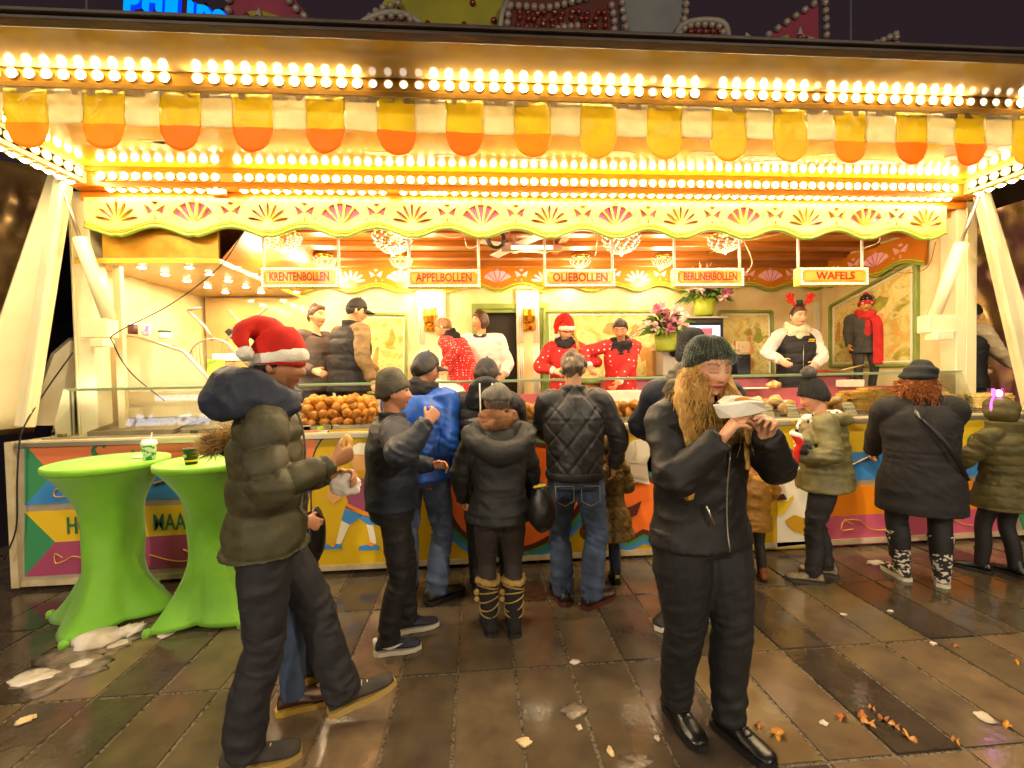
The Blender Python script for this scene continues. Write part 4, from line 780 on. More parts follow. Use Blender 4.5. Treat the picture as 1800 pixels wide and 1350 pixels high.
q = P(1622, 640, 5.2); t = thing('water_bottle', 'clear plastic water bottle with a blue cap near the right post', 'bottle', (q[0], 5.2, 1.546)); b = MB(); b.lathe([(.04, 0), (.042, .02), (.04, .16), (.036, .2), (.016, .235), (.016, .25)], (q[0], 5.2, 1.546), 12); b.build('body', glassmat('bottle_clear', (.85, .92, .95), .14), t, smooth=True); b = MB(); b.lathe([(.018, .25), (.018, .272)], (q[0], 5.2, 1.546), 10); b.build('cap', M('cap_blue', '#3A3AA0', .4), t); b = MB(); b.lathe([(.0425, .06), (.0425, .13)], (q[0], 5.2, 1.546), 12); b.build('bottle_label', M('label_blue', '#B8C4E0', .5), t)
def lump(name, label, cat, c, r, mat, seed, amp=.25, n=24, m=14, z0=None):
    b = MB(); b.sph((0, 0, 0), 1., n, m); v = np.array(b.v); v *= (1+amp*vnoise(v*2.2, seed)+amp*.4*vnoise(v*5, seed))[:, None]; v = v*np.array(r)+np.array(c)
    if z0 is not None: v[:, 2] = np.maximum(v[:, 2], z0)
    b.v = [tuple(q) for q in v]; return tag(b.build(name, mat, smooth=True), label, cat)
q = P(1580, 655, 5.15); lump('dish_cloth', 'crumpled pale green cloth on the worktop beside the mixer', 'cloth', (q[0], 5.17, 1.56), (.16, .06, .11), M('cloth_pale', '#CFCFA0', .8), 4, z0=1.5465)
q = P(1450, 652, 5.15); lump('red_cloth', 'red cloth lying on the worktop between the antlers girl and the puppet', 'cloth', (q[0], 5.2, 1.55), (.2, .07, .03), M('cloth_red', '#C84A2A', .8), 6, z0=1.5465)
q = P(1352, 655, 4.6); lump('bun_bag', 'sugared bun on white paper behind the glass right of the green beanie', 'bun', (q[0]-.04, 4.47, 1.43), (.07, .06, .045), sugar, 9, z0=1.4005)
# dough tub behind the counter
q = P(770, 668, 4.75); t = thing('dough_tub', 'big white plastic dough tub in front of the bending man', 'tub', (q[0], 4.75, 1.0)); b = MB(); b.lathe([(.26, 0), (.33, .3), (.36, .62), (.35, .63), (.34, .6), (.31, .3), (.24, .02)], (q[0], 4.75, FLOOR), 28); b.lathe([(.36, .62), (.34, .75), (.26, .88), (.12, .95), (.001, .965)], (q[0], 4.75, FLOOR), 28); b.build('tub', M('tub_white', '#EFE6D2', .3), t, smooth=True)
b = MB(); b.box((q[0]-.3, 4.5, FLOOR-.001), (q[0]+.3, 5., FLOOR+.0005)); 
# kitchen clutter in the fryer bay
q = P(375, 628, 4.6); t = thing('fryer_basket', 'round wire fryer basket leaning in the fryer bay', 'basket', tuple(q)); b = MB()
for k in range(12): b.tube([q+np.array([(k-5.5)*.034, 0, -.17*math.sqrt(max(0, 1-((k-5.5)/6.2)**2))]), q+np.array([(k-5.5)*.034, -.02, .17*math.sqrt(max(0, 1-((k-5.5)/6.2)**2))])], .004, 4)
b.build('wires', steel, t); b = MB(); b.tube([q+np.array([.215*math.cos(a), -.01, .18*math.sin(a)]) for a in np.linspace(0, 6.28, 30)[:-1]], .009, 6, closed=True); b.build('rim', steel, t, smooth=True)
q2 = P(330, 545, 4.6); b = MB(); b.tube([q+np.array([0, .0, .17]), (q+q2)/2+np.array([.05, 0, .06]), q2], .014, 8); b.tube([q2, P(354, 541, 4.6)], .012, 8); b.build('handle', steel, t, smooth=True)
q = P(430, 600, 4.9); t = thing('fryer_lift', 'black fryer lifting arm with wire frame behind the santa hat', 'fryer', tuple(q)); b = MB(); b.beam(P(400, 580, 4.9), P(455, 640, 4.9), .06, .05, (0, 1, 0)); b.build('arm', blackpl, t, bevel=.008)
for k, (u, v) in enumerate((((403, 545), (430, 575)), ((430, 575), (470, 540)), ((395, 600), (440, 560)), ((440, 590), (470, 640)), ((400, 610), (445, 650)), ((410, 590), (460, 655)))): b = MB(); b.tube([P(*u, 4.88), P(*v, 4.88)], .012, 6); b.build('frame_bar', steel, t)
q = P(430, 690, 4.9); b = MB(); b.box((q[0]-.75, 4.6, FLOOR), (q[0]+.45, 5.5, 1.6)); tag(b.build('deep_fryer', steel, bevel=.01), 'long steel deep fryer behind the cream guard', 'fryer')
def jar(label, px, py, Y, r, h, mat, lid=None, name='tub', cat='tub'):
    q = P(px, py, Y); t = thing(name, label, cat, tuple(q)); b = MB(); b.lathe([(r*.9, 0), (r, h*.1), (r, h)], q, 14); b.build('body', mat, t, smooth=True); b = MB(); b.lathe([(r*1.06, h+.001), (r*1.06, h+.02), (.001, h+.024)], q, 14); b.build('lid', lid or whitep, t)
jar('purple packet standing on the ledge of the fryer bay', 257, 590, 4.5, .035, .09, M('packet_purple', '#7A3A84', .4, c2='#E0D8E0', scale=30)); jar('white pot with a green lid on the fryer ledge', 290, 596, 4.5, .05, .06, whitep, M('lid_green', '#2E5A34', .4)); jar('dark brown jar by the left post on the fryer ledge', 234, 588, 4.5, .04, .09, M('jar_brown', '#4A1E1A', .3))
q = P(1, 1, 5)
b = MB(); a, c = P(248, 596, 4.42), P(306, 612, 4.42); b.tube([a, c], .026, 10); tag(b.build('red_roll', M('red_plastic', '#C83A1E', .35), smooth=True), 'red roll lying along the top of the fryer guard', 'roll')
boxthing('bread_crate', 'white crate with red lining behind the santa hat', 'crate', 372, 622, 420, 634, 4.55, .3, whitep); t = boxthing('green_tin', 'pair of yellow and green cartons on the shelf left of the hood', 'carton', 363, 632, 384, 662, 4.35, .12, M('carton_green', '#8AB828', .4, c2='#E8D858', scale=14, lo=.45, hi=.5)); 
b = MB(); a, c = P(356, 664, 4.34), P(400, 671, 4.34); b.box((a[0], 4.34, c[2]), (c[0]+.2, 4.6, a[2])); b.build('shelf', creamd, stall)
# ---------------------------------------------------------------- tables with stretch covers
lime = M('lime_stretch', '#74B41C', .6, c2='#5E9C14', scale=3, sheen=.3, bump=.3, bscale=260, wr=(5, .35), lo=.4, hi=.75); limet = M('lime_top', '#84C424', .5, c2='#7ABA20', scale=3, sheen=.2)
def table(label, cx, cy, r, h, foot, rot, waist=.128):
    t = thing('standing_table', label, 'table', (cx, cy, 0), 'standing tables with lime stretch covers'); n = 64; rows = 40; V = []; F = []
    for j in range(rows+1):
        s = j/rows; z = .035+(h-.07)*s
        for k in range(n):
            a = 6.2832*k/n
            d = abs(((a-rot)/(math.pi/2)+.5) % 1-.5)*2; star = foot*(1-.36*d**.8)            # four pulled feet
            e0 = (1-s)**4.; e1 = s**4.2
            rr = waist*(1-.12*math.cos(4*(a-rot)))*(1-e0-e1 if e0+e1 < 1 else 0)+star*e0+r*e1
            rr += .012*math.sin(2*a+5*s*2.2+1)*math.sin(math.pi*s)+.007*(1-3*abs(math.sin(1.5*a+3.3*s+.6*math.sin(4*s))))*max(0, math.sin(math.pi*s))**.5*(.5+.5*math.sin(a*2+1)); V.append((cx+rr*math.cos(a), cy+rr*math.sin(a), z-.02*(1-d)*(1-s)**6))
    F = [(j*n+k, j*n+(k+1) % n, (j+1)*n+(k+1) % n, (j+1)*n+k) for j in range(rows) for k in range(n)]; F.append(tuple(range(n))[::-1]); F.append(tuple(rows*n+k for k in range(n)))
    b = MB(); b.add(V, F); b.build('stretch_cover', lime, t, smooth=True)
    b = MB(); b.lathe([(r-.004, h-.045), (r+.003, h-.04), (r+.006, h-.02), (r+.003, h-.004), (r-.01, h), (.001, h+.001)], (cx, cy, 0), 56); b.build('tabletop', limet, t, smooth=True)
    for k in range(4): a = rot+k*math.pi/2; b = MB(); b.lathe([(.026, 0), (.028, .03), (.02, .045), (.001, .047)], (cx+(foot-.012)*math.cos(a), cy+(foot-.012)*math.sin(a), 0), 10); b.build('foot_pocket', lime, t, smooth=True)
T1 = (-2.55, 3.26); T2 = (-1.86, 3.22)
table('lime green standing table at the left with a white cup at its rim', T1[0], T1[1], .335, 1.07, .42, rad(-88)); table('lime green standing table half hidden behind the santa hat man', T2[0], T2[1], .32, 1.06, .40, rad(-40))
def cup(label, c, r0, r1, h, mat, parts):
    t = thing('paper_cup', label, 'cup', tuple(c)); b = MB(); b.lathe([(r0, 0), (r1, h), (r1+.003, h+.003), (r1-.002, h+.002), (r0*.9, .008)], c, 20); b.build('cup', mat, t, smooth=True); parts(t, c)
def p1(t, c):
    b = MB(); b.lathe([(.046, .10), (.047, .112), (.043, .125), (.036, .135), (.001, .136)], c, 18); b.build('lid', whitep, t, smooth=True); b = MB(); b.tube([c+np.array([.01, 0, .13]), c+np.array([.022, 0, .185])], .005, 6); b.build('straw', whitep, t)
def p2(t, c):
    b = MB(); b.lathe([(.0405, .018), (.0425, .03), (.0425, .03)], c, 18); b.build('band', M('cup_band', '#E8C818', .4), t); b = MB(); b.lathe([(.0, 0), (.012, 0), (.012, .001)], c+np.array([-.012, -.0455, .058]), 12, axis=(0, -1, 0)); b.build('round_mark', M('cup_mark', '#9AC888', .4), t)
cc1 = P(302, 792, 3.22); cc1[2] = 1.071; cc2 = P(336, 800, 3.06); cc2[2] = 1.061
cc1[0] = min(cc1[0], T1[0]+.29); cup('white and green paper cup with a domed lid and straw on the left table', cc1, .034, .044, .1, M('cup_pattern', '#E8E8D8', .4, c2='#3E9A5E', scale=38, lo=.5, hi=.56), p1); cup('dark green paper cup with a yellow band on the second table', cc2, .034, .046, .1, M('cup_dark', '#22301A', .35), p2)
lump('crumpled_napkin', 'crumpled white napkin lying on the left green table', 'napkin', (cc1[0]-.13, 3.3, 1.08), (.055, .03, .012), paperm, 5, .5, z0=1.0715)
# ---------------------------------------------------------------- litter on the wet paving
snow = M('dirty_snow', '#D8CCC0', .7, c2='#B8A890', scale=9, bump=.6, bscale=40, sss=.2)
for k, (px, py, w, h, lb) in enumerate(((168, 1128, 62, 26, 'largest lump of dirty snow at the foot of the left green table'), (212, 1116, 28, 20, 'round lump of dirty snow beside the table foot'), (232, 1110, 30, 18, 'lump of dirty snow furthest right in the row by the table foot'), (209, 1132, 24, 10, 'thin flake of snow below the row of lumps'), (270, 1112, 12, 10, 'small loose lump of snow right of the table'), (292, 1115, 18, 12, 'jagged white scrap right of the snow lumps'), (145, 1167, 30, 10, 'flat pale patch of slush left of the santa hat man'), (62, 1190, 60, 10, 'long thin smear of slush near the left edge'), (46, 1266, 30, 12, 'torn white scrap of bread at the lower left'), (1730, 1262, 32, 18, 'crumpled white napkin on the paving at the lower right'), (1010, 1064+101, 24, 8, 'small white scrap in the middle of the paving'), (922, 1306, 30, 12, 'pale crust at the bottom centre of the paving'), (1018, 1280, 13, 8, 'round pale spot of gum below the centre'), (1073, 1322, 14, 14, 'pale crumb near the bottom right of the centre'), (1155, 1299, 12, 8, 'small pale chewing gum spot left of the black boots'), (1282, 1078, 14, 5, 'thin white crumb on the paving right of the eating woman'), (1448, 1272, 16, 8, 'pale round gum spot right of the black boots'), (1640, 1132, 16, 6, 'white crumb on the paving below the red-haired woman'), (1565, 1075, 14, 5, 'white crumb on a light slab below the olive jacket'), (1483, 1081, 14, 5, 'white crumb on a dark slab below the olive jacket'), (1540, 990, 40, 6, 'scattered white crumbs by the stall skirting'), (560, 1205, 10, 5, 'tiny pale crumb by the santa hat man'))):
    g = G(px, py); d = g[1]/FPX; lump('snow_lump' if k < 8 else 'litter_scrap', lb, 'snow' if k < 8 else 'litter', (g[0], g[1], .004), (w*d*(.55 if k < 8 else .42), max(w*.4, h*1.3)*d*(.8 if k < 8 else .6), max(.006, h*d*(.5 if k < 3 else .22))), snow if k not in (8, 11, 13) else M('bread_scrap', '#E0C898', .8, c2='#C8A870', scale=20), 60+k, .45, 16, 10, z0=.001)
slm = M('slush', '#8A7A68', .35, c2='#5A4C40', scale=14, bump=.6, bscale=50)
for k, (px, py, w, h, lb) in enumerate(((155, 1140, 110, 20, 'wide grey film of slush around the snow lumps'), (110, 1180, 120, 18, 'streak of grey slush running to the left edge'), (1008, 1250, 46, 26, 'worn wet patch on the centre slabs'), (1120, 1340, 60, 30, 'worn wet patch at the bottom edge'))):
    g = G(px, py); d = g[1]/FPX; lump('slush_patch', lb, 'slush', (g[0], g[1], .0), (w*d*.5, w*d*.38, .0045), slm, 90+k, .6, 28, 6, z0=-.002)
leaf_c = [M('leaf_brown', '#A8601C', .35, c2='#7A3E12', scale=20, bump=.4), M('leaf_amber', '#D09028', .35, c2='#A8681C', scale=20, bump=.4)]
def leaf(label, px, py, size, rot, mi, curl=.25, pts_n=5):
    g = G(px, py); size *= .72; b = MB(); ring = []; n = 30
    for k in range(n):
        a = 6.283*k/n; r = size*(.55+.45*abs(math.cos(pts_n*a/2))**1.4)*(1 if abs(a-math.pi) > .25 else .7); x, y = r*math.cos(a), r*.8*math.sin(a); ring.append((x, y, curl*abs(y)*.8+.012*math.sin(3*a)+.004))
    V = [(0, 0, .004)]+ring; V = np.array(V) @ np.array(Matrix.Rotation(rot, 3, 'Z')).T+np.array([g[0], g[1], .001]); b.add(V, [(0, 1+k, 1+(k+1) % n) for k in range(n)]); b.tube([V[1+n//2], V[0]+(V[1+n//2]-V[0])*1.9+np.array([0, 0, .004])], .0016, 4)
    return tag(b.build('fallen_leaf', leaf_c[mi], smooth=True, fix=False), label, 'leaf', 'fallen leaves on the wet paving')
for k, a in enumerate(((1478, 1262, .045, .2, 0, 'long brown leaf at the left of the leaf cluster'), (1515, 1259, .04, 2.2, 0, 'dark curled leaf in the middle of the leaf cluster'), (1527, 1272, .05, 1.2, 1, 'amber leaf standing lowest in the leaf cluster'), (1553, 1266, .035, 3.5, 0, 'small dark leaf at the right of the leaf cluster'), (1573, 1277, .04, .9, 1, 'amber leaf at the right end of the leaf cluster'), (1597, 1297, .045, 5, 1, 'brown leaf below the right end of the leaf cluster'), (1367, 1292, .06, .5, 1, 'torn amber leaf beside the black boots'), (1335, 1279, .03, 2.6, 0, 'thin leaf nearest the toe of the black boots'), (1533, 1246, .028, 1.1, 1, 'small yellow leaf above the leaf cluster'), (1788, 1166, .028, .4, 1, 'yellow leaf near the right edge'), (1770, 1276, .032, 2, 1, 'yellow leaf below the crumpled napkin'), (1680, 1137, .025, 2, 0, 'small red-brown leaf near the white crumbs'), (1020, 1067, .03, 3, 0, 'red-brown leaf by the brown leather shoe'), (1680, 1303, .026, 1, 1, 'small amber leaf at the lower right'))): leaf(a[5], *a[:5])
# ---------------------------------------------------------------- people: engine
def nrm(v): v = np.array(v, float); return v/(np.linalg.norm(v)+1e-9)
def rot(ax, deg): return np.array(Matrix.Rotation(rad(deg), 3, ax))
def ik(a, t, l1, l2, pole):
    a, t = np.array(a, float), np.array(t, float); d = t-a; L = np.linalg.norm(d); u = d/L; L2 = min(max(L, abs(l1-l2)+.02), (l1+l2)*.995)
    e = a+u*L2; x = (l1*l1-l2*l2+L2*L2)/(2*L2); h = math.sqrt(max(0, l1*l1-x*x)); p = np.array(pole, float); p = nrm(p-u*(p @ u)); return a+u*x+p*h, e
SKIN = {}
def skinmat():
    if 'skin' in MATS: return MATS['skin']
    m = bpy.data.materials.new('skin'); m.use_nodes = True; nt = m.node_tree; b = nt.nodes['Principled BSDF']; a = nt.nodes.new('ShaderNodeAttribute'); a.attribute_name = 'Col'
    nt.links.new(a.outputs[0], b.inputs['Base Color']); b.inputs['Roughness'].default_value = .48; b.inputs['Subsurface Weight'].default_value = .12; b.inputs['Subsurface Radius'].default_value = (.01, .004, .002); b.inputs['Subsurface Scale'].default_value = .6
    n = nt.nodes.new('ShaderNodeTexNoise'); n.inputs['Scale'].default_value = 160; t = nt.nodes.new('ShaderNodeTexCoord'); nt.links.new(t.outputs['Object'], n.inputs['Vector']); bp = nt.nodes.new('ShaderNodeBump'); bp.inputs['Strength'].default_value = .15; bp.inputs['Distance'].default_value = .002; nt.links.new(n.outputs[0], bp.inputs['Height']); nt.links.new(bp.outputs[0], b.inputs['Normal'])
    MATS['skin'] = m; return m
def sm(x, a, b): t = np.clip((x-a)/(b-a), 0, 1); return t*t*(3-2*t)
def head_points(n=44, m=34, fem=False, jaw=1.):
    th = np.linspace(0, math.pi, m+1); ph = np.arange(n)*2*math.pi/n; T, Ph = np.meshgrid(th, ph, indexing='ij')
    sx, sy, sz = np.sin(T)*np.cos(Ph), np.sin(T)*np.sin(Ph), np.cos(T)
    z = np.where(sz > 0, sz*.118, sz*.115)
    wid = .077-.013*sm(-z, .015, .075)-.014*sm(-z, .06, .112)*(1.15 if fem else .8)/jaw
    dep = np.where(sy > 0, .090-.004*sm(z, .02, .1), .100-.040*sm(-z, .0, .1))
    x = sx*wid; y = sy*dep
    f = sm(sy, -.1, .35)
    x = np.sign(x)*np.abs(x)**1.0
    # front of the face: flatter, then brow, sockets, nose, cheeks, lips, chin
    g = lambda cx, cz, wx, wz: np.exp(-((x-cx)/wx)**2-((z-cz)/wz)**2)
    y = y+f*(.004*g(0, .034, .05, .012)-.010*(g(.032, .010, .017, .013)+g(-.032, .010, .017, .013))+.005*(g(.045, -.022, .02, .02)+g(-.045, -.022, .02, .02)))
    nose = np.exp(-(x/(.0095+.009*sm(-z, -.02, .03)))**2)*np.where(z > -.03, sm(-z, -.035, .028), 1-sm(-z, .03, .044))
    y = y+f*(.026 if not fem else .022)*nose
    y = y+f*(.0065*g(0, -.0525, .02, .0055)+.0075*g(0, -.065, .018, .0065)-.004*g(0, -.0585, .024, .0025)-.005*g(0, -.078, .03, .008)+.010*g(0, -.098, .024, .014))
    y = y+np.where(sz < -.3, .012*sm(-sz, .3, .9)*sm(sy, -.6, .3), 0)
    v = np.stack([x, y, z], -1).reshape(-1, 3); F = [(i*n+k, (i+1)*n+k, (i+1)*n+(k+1) % n, i*n+(k+1) % n) for i in range(m) for k in range(n)]
    return v, F
def head_color(p, skin, lips, brow, eyes='open', stubble=0., moust=0.):
    c = np.tile(np.array(skin), (len(p), 1)); x, y, z = np.abs(p[:, 0]), p[:, 1], p[:, 2]; front = (y > .045) & (np.abs(z) < .13) & (x < .085)
    def mix(w, col): nonlocal c; w = np.clip(w, 0, 1)[:, None]*front[:, None]; c = c*(1-w)+np.array(col)*w
    red = np.array(skin)*np.array([1.05, .72, .66]); mix(.45*np.exp(-((x-.042)/.02)**2-((z+.025)/.02)**2), red); mix(.4*np.exp(-(x/.014)**2-((z+.028)/.012)**2), red)
    if stubble: mix(stubble*sm(-z, .03, .06)*(1-.8*np.exp(-(x/.02)**2-((z+.06)/.01)**2)), np.array(skin)*.35)
    lw = .0055*(1-(x/.026)**2); mix(1-sm(np.abs(z+.0585), np.maximum(lw, 0)+.001, np.maximum(lw, 0)+.0045), lips); mix(.8*(1-sm(np.abs(z+.0585), .0008, .003))*(x < .024), np.array(lips)*.35)
    bz = .033+.006*np.exp(-((x-.036)/.018)**2); mix(.85*(1-sm(np.abs(z-bz), .0025, .006))*(x > .012)*(x < .054), brow)
    e = ((x-.032)/.0165)**2; ez = .0085*np.sqrt(np.clip(1-e, 0, 1))
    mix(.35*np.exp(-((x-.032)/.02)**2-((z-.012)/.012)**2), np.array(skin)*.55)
    if eyes == 'open':
        mix(1-sm(np.abs(z-.011), ez*.55, ez*.55+.003), (.75, .7, .64)); mix(1-sm(np.hypot(x-.032, z-.011), .0045, .0072), (.05, .03, .02)); mix((1-sm(np.abs(z-.0115-ez*.65), .001, .0035))*(e < 1), (.03, .02, .015))
    else: mix(.85*(1-sm(np.abs(z-.004+ez*.25), .001, .0038))*(e < 1.1), (.05, .03, .02))
    if moust: mix(moust*(1-sm(np.abs(z+.045), .004, .008))*(x < .032), np.array(brow)*.8)
    return c
class Fig:
    def __init__(s, label, loc, yaw, H, group=None, bw=1., lean=0., side=0., twist=0., head=(0, 0, 0), feet=None, hands=None, poles=None, handdir=None, curl=(.5, .5), palm=None, drop=0., skin='#C88A64', lips='#A0483C', brow='#3A2618', hair='#3A2618', fem=False, eyes='open', vox=.0075, stubble=0., moust=0., cat='person', name='person', feety=0., jaw=1., knee=(0, 0), spread=(0, 0), build=True):
        s.s = H/1.75; s.loc = np.array(loc, float); s.yaw = yaw; s.RZ = rot('Z', yaw); s.bw = bw; s.fem = fem; s.vox = vox; s.kids = []
        s.haircol = hair
        hz = .92-drop; s.pel = np.array([0., 0., hz]); us = np.arange(-.5, .60, .02); pts = {}
        def ang(u): return sm(np.array(u), 0., .32)*lean
        p = s.pel.copy(); cur = []; 
        for u in np.arange(0, .601, .02):
            cur.append((u, p.copy())); a = float(ang(u)); d = rot('X', -a) @ rot('Y', side*float(sm(np.array(u), 0, .3))) @ np.array([0, 0, 1.]); p = p+d*.02
        s._u = np.array([c[0] for c in cur]); s._p = np.array([c[1] for c in cur])
        s.CR = rot('X', -lean) @ rot('Y', side) @ rot('Z', twist)          # chest frame
        s.twist = twist; nk = s.sp(.53)
        s.sh = {k: s.sp(.475)+s.CR @ np.array([sg*.178*bw*(.92 if fem else 1), -.005, .0]) for k, sg in (('L', -1), ('R', 1))}
        s.nk = nk; s.HR = rot('X', -lean*.55) @ rot('Z', head[0]) @ rot('X', head[1]) @ rot('Y', head[2])
        s.hc = s.sp(.575)+s.HR @ np.array([0, .022, .135])
        # legs
        feet = feet or {}; s.ank, s.kn, s.hip, s.fdir, s.fp = {}, {}, {}, {}, {}
        for k, sg in (('L', -1), ('R', 1)):
            fx, fy, fyaw, fpitch, fz = feet.get(k, (sg*.10, 0., -sg*12, 0, 0.)); s.hip[k] = s.pel+np.array([sg*.088*bw, 0, -.02])
            an = np.array([fx, fy, .085+fz]); fd = rot('Z', fyaw) @ np.array([0, 1., 0]); s.fdir[k] = fd; s.fp[k] = fpitch
            s.kn[k], s.ank[k] = ik(s.hip[k], an, .42, .405, fd+np.array([0, 0, .2]))
        # arms
        hands = hands or {}; poles = poles or {}; s.el, s.wr = {}, {}; s.hd, s.pn = {}, {}
        for k, sg in (('L', -1), ('R', 1)):
            t = hands.get(k, s.sh[k]+np.array([sg*.07, .06, -.53])); t = np.array(t, float)
            po = s.CR @ np.array(poles.get(k, (sg*.45, -.8, -.35))); s.el[k], s.wr[k] = ik(s.sh[k], t, .285, .255, po)
            hd = nrm(handdir[k]) if handdir and k in handdir else nrm(s.wr[k]-s.el[k]); s.hd[k] = hd
            pn = palm[k] if palm and k in palm else (-sg*.8, .2, -.4); pn = np.array(pn, float); s.pn[k] = nrm(pn-hd*(pn @ hd))
        s.curl = dict(L=curl[0], R=curl[1]); s.skin = lin(skin)
        s.chains = [(np.array([s.sp(u) for u in np.arange(-.5, .55, .05)]), .16)]+[(np.array([s.sh[k], s.el[k], s.wr[k]]), .075) for k in 'LR']+[(np.array([s.hip[k]+np.array([0, 0, -.05]), s.kn[k], s.ank[k]]), .085) for k in 'LR']
        # the body: one continuous surface
        b = MB(); hv, hf = head_points(fem=fem, jaw=jaw); hv = hv @ s.HR.T+s.hc; b.add(hv, hf)
        for sg in (-1, 1): b.sph(s.hc+s.HR @ np.array([sg*.079, -.012, -.008]), (.011, .02, .031), 8, 6, rot=s.HR)
        b.tube(spline([np.r_[s.sp(.46), .06, .06], np.r_[s.sp(.53), .054, .056], np.r_[s.hc+s.HR @ np.array([0, -.025, -.05]), .05, .055]], 4)[:, :3], .054 if not fem else .047, 14)
        tw = .82*bw
        for u0, u1 in ((-.08, .52),):
            us_ = np.linspace(u0, u1, 14); b.tube([s.sp(u) for u in us_], [(s.prof(u)[0]*.82, s.prof(u)[1]*.82) for u in us_], 16, side=s.CR @ np.array([1., 0, 0]))
        for k in 'LR':
            b.tube(spline([s.sp(.47), s.sh[k], (s.sh[k]+s.el[k])/2, s.el[k], (s.el[k]+s.wr[k])/2, s.wr[k]], 3), np.interp(np.arange(16), [0, 3, 9, 15], [.045, .046, .034, .025]), 10); s.hand(b, k)
            b.tube(spline([s.hip[k], s.kn[k], s.ank[k]], 5), np.interp(np.arange(11), [0, 5, 10], [.066, .044, .034]), 10)
            b.tube([s.ank[k]-np.array([0, 0, .0]), s.ank[k]+s.fdir[k]*.06-np.array([0, 0, .04]), s.ank[k]+s.fdir[k]*.14-np.array([0, 0, .055])], [.034, .03, .022], 8)
        v, f = remesh(b, vox, 2)
        o = bpy.data.objects.new(name, None); bpy.data.objects.remove(o)
        me = bpy.data.meshes.new(name); me.from_pydata(v*s.s, [], f); me.materials.append(skinmat()); me.polygons.foreach_set('use_smooth', [True]*len(f))
        ca = me.attributes.new('Col', 'FLOAT_COLOR', 'POINT'); hl = (v-s.hc) @ s.HR; col = head_color(hl, s.skin, lin(lips), lin(brow), eyes, stubble, moust); ca.data.foreach_set('color', np.c_[col, np.ones(len(v))].ravel().astype(np.float32))
        o = bpy.data.objects.new(name, me); COL.objects.link(o); o.location = s.loc; o.rotation_euler = (0, 0, rad(yaw)); tag(o, label, cat, group); s.o = o
    def sp(s, u): 
        if u <= 0: return s.pel+np.array([0, 0, u])
        return np.array([np.interp(u, s._u, s._p[:, i]) for i in range(3)])
    def prof(s, u):
        U = [-.5, -.28, -.10, .06, .2, .36, .44, .49, .53, .58]; f = s.fem
        w = [.17, .175, .178 if f else .168, .145 if f else .158, .152 if f else .166, .165 if f else .182, .150 if f else .168, .105, .07, .062]; d = [.14, .135, .13, .115, .115, .122, .105, .085, .068, .062]
        return np.interp(u, U, w)*s.bw, np.interp(u, U, d)*(.5+.5*s.bw)
    def local(s, w): return s.RZ.T @ (np.array(w)-s.loc)/s.s
    def world(s, p): return s.RZ @ (np.array(p)*s.s)+s.loc
    def hd_pt(s, p): return s.hc+s.HR @ np.array(p, float)
    def hand(s, b, k):
        sg = -1 if k == 'L' else 1; W_, h, n = s.wr[k], s.hd[k], s.pn[k]; sd = np.cross(h, n)*(1 if k == 'R' else -1)      # sd points to the thumb side
        if sd @ np.array([-sg, .3, .4]) < 0 and abs(h[2]) < 2: pass
        b.tube([W_-h*.02, W_+h*.03, W_+h*.07, W_+h*.093], [(.026, .02), (.036, .017), (.040, .015), (.034, .012)], 10, side=sd)
        c = s.curl[k]
        for i, (off, L) in enumerate(((.030, .068), (.0105, .077), (-.0105, .071), (-.030, .056))):
            p = W_+h*(.075+.006*(i in (1, 2)))+sd*off; cc = c*(1+.12*i); pts = [p]; a = cc*.35
            for q in (.45, .32, .26): a += cc*.62; d = h*math.cos(a)+n*math.sin(a)+sd*off*2.2*(1-min(1, c)); pts.append(pts[-1]+nrm(d)*L*q)
            pts = [p-h*.03]+pts; b.tube(spline(pts, 2), np.linspace(.0092, .0068, 9), 7)
        t0 = W_+h*.022+sd*.026+n*.004; t1 = t0+nrm(h*.62+sd*.62+n*.3)*.042; t2 = t1+nrm(h*.85+sd*.15+n*(.25+.4*min(1, c)))*.032; b.tube(spline([t0-h*.01, t0, t1, t2], 2), np.linspace(.014, .0085, 7), 7)
    # ---- garments
    def add(s, name, me, mats=None, smooth=True):
        o = bpy.data.objects.new(name, me); COL.objects.link(o); o.parent = s.o; return o
    def mb(s, name, b, mats, smooth=True, parent=None):
        b.v = [tuple(np.array(p)*s.s) for p in b.v]; o = bpy.data.objects.new(name, b.mesh(name, mats, smooth)); COL.objects.link(o); o.parent = parent or s.o; return o
    def param(s, v):       # nearest chain and the length along it
        best = np.full(len(v), 9.); S = np.zeros(len(v)); C = np.zeros(len(v), int)
        for ci, (P_, r) in enumerate(s.chains):
            acc = 0.
            for a, b in zip(P_[:-1], P_[1:]):
                d = b-a; L = np.linalg.norm(d); t = np.clip(((v-a) @ d)/L**2, 0, 1); dist = np.linalg.norm(v-a-t[:, None]*d, axis=1)/r; w = dist < best; best = np.where(w, dist, best); S = np.where(w, acc+t*L, S); C = np.where(w, ci, C); acc += L
        return C, S
    def cloth(s, name, tubes, mat, vox=.011, disp=(), iters=2, parent=None, keep=None):
        b = MB()
        for t in tubes:
            if isinstance(t, MB): b.add(t.v, t.f)
            else: b.tube(t[0], t[1], t[2] if len(t) > 2 else 16, side=t[3] if len(t) > 3 else None)
        v, f = remesh(b, vox, iters)
        me = bpy.data.meshes.new(name); me.from_pydata(v, [], f)
        if disp:
            N = np.zeros(len(v)*3, np.float32); me.vertex_normals.foreach_get('vector', N); N = N.reshape(-1, 3); C, S = s.param(v); d = np.zeros(len(v))
            for fn in disp: d = d+fn(s, v, N, C, S)
            a = vnoise(np.c_[v[:, 0]*17+v[:, 2]*7, v[:, 1]*17-v[:, 2]*9, v[:, 2]*21+v[:, 0]*8], 21); d = d+.0034*(1-np.abs(a)*2.4)*sm(vnoise(v*6, 23), -.35, .45)
            v = v+N*d[:, None]
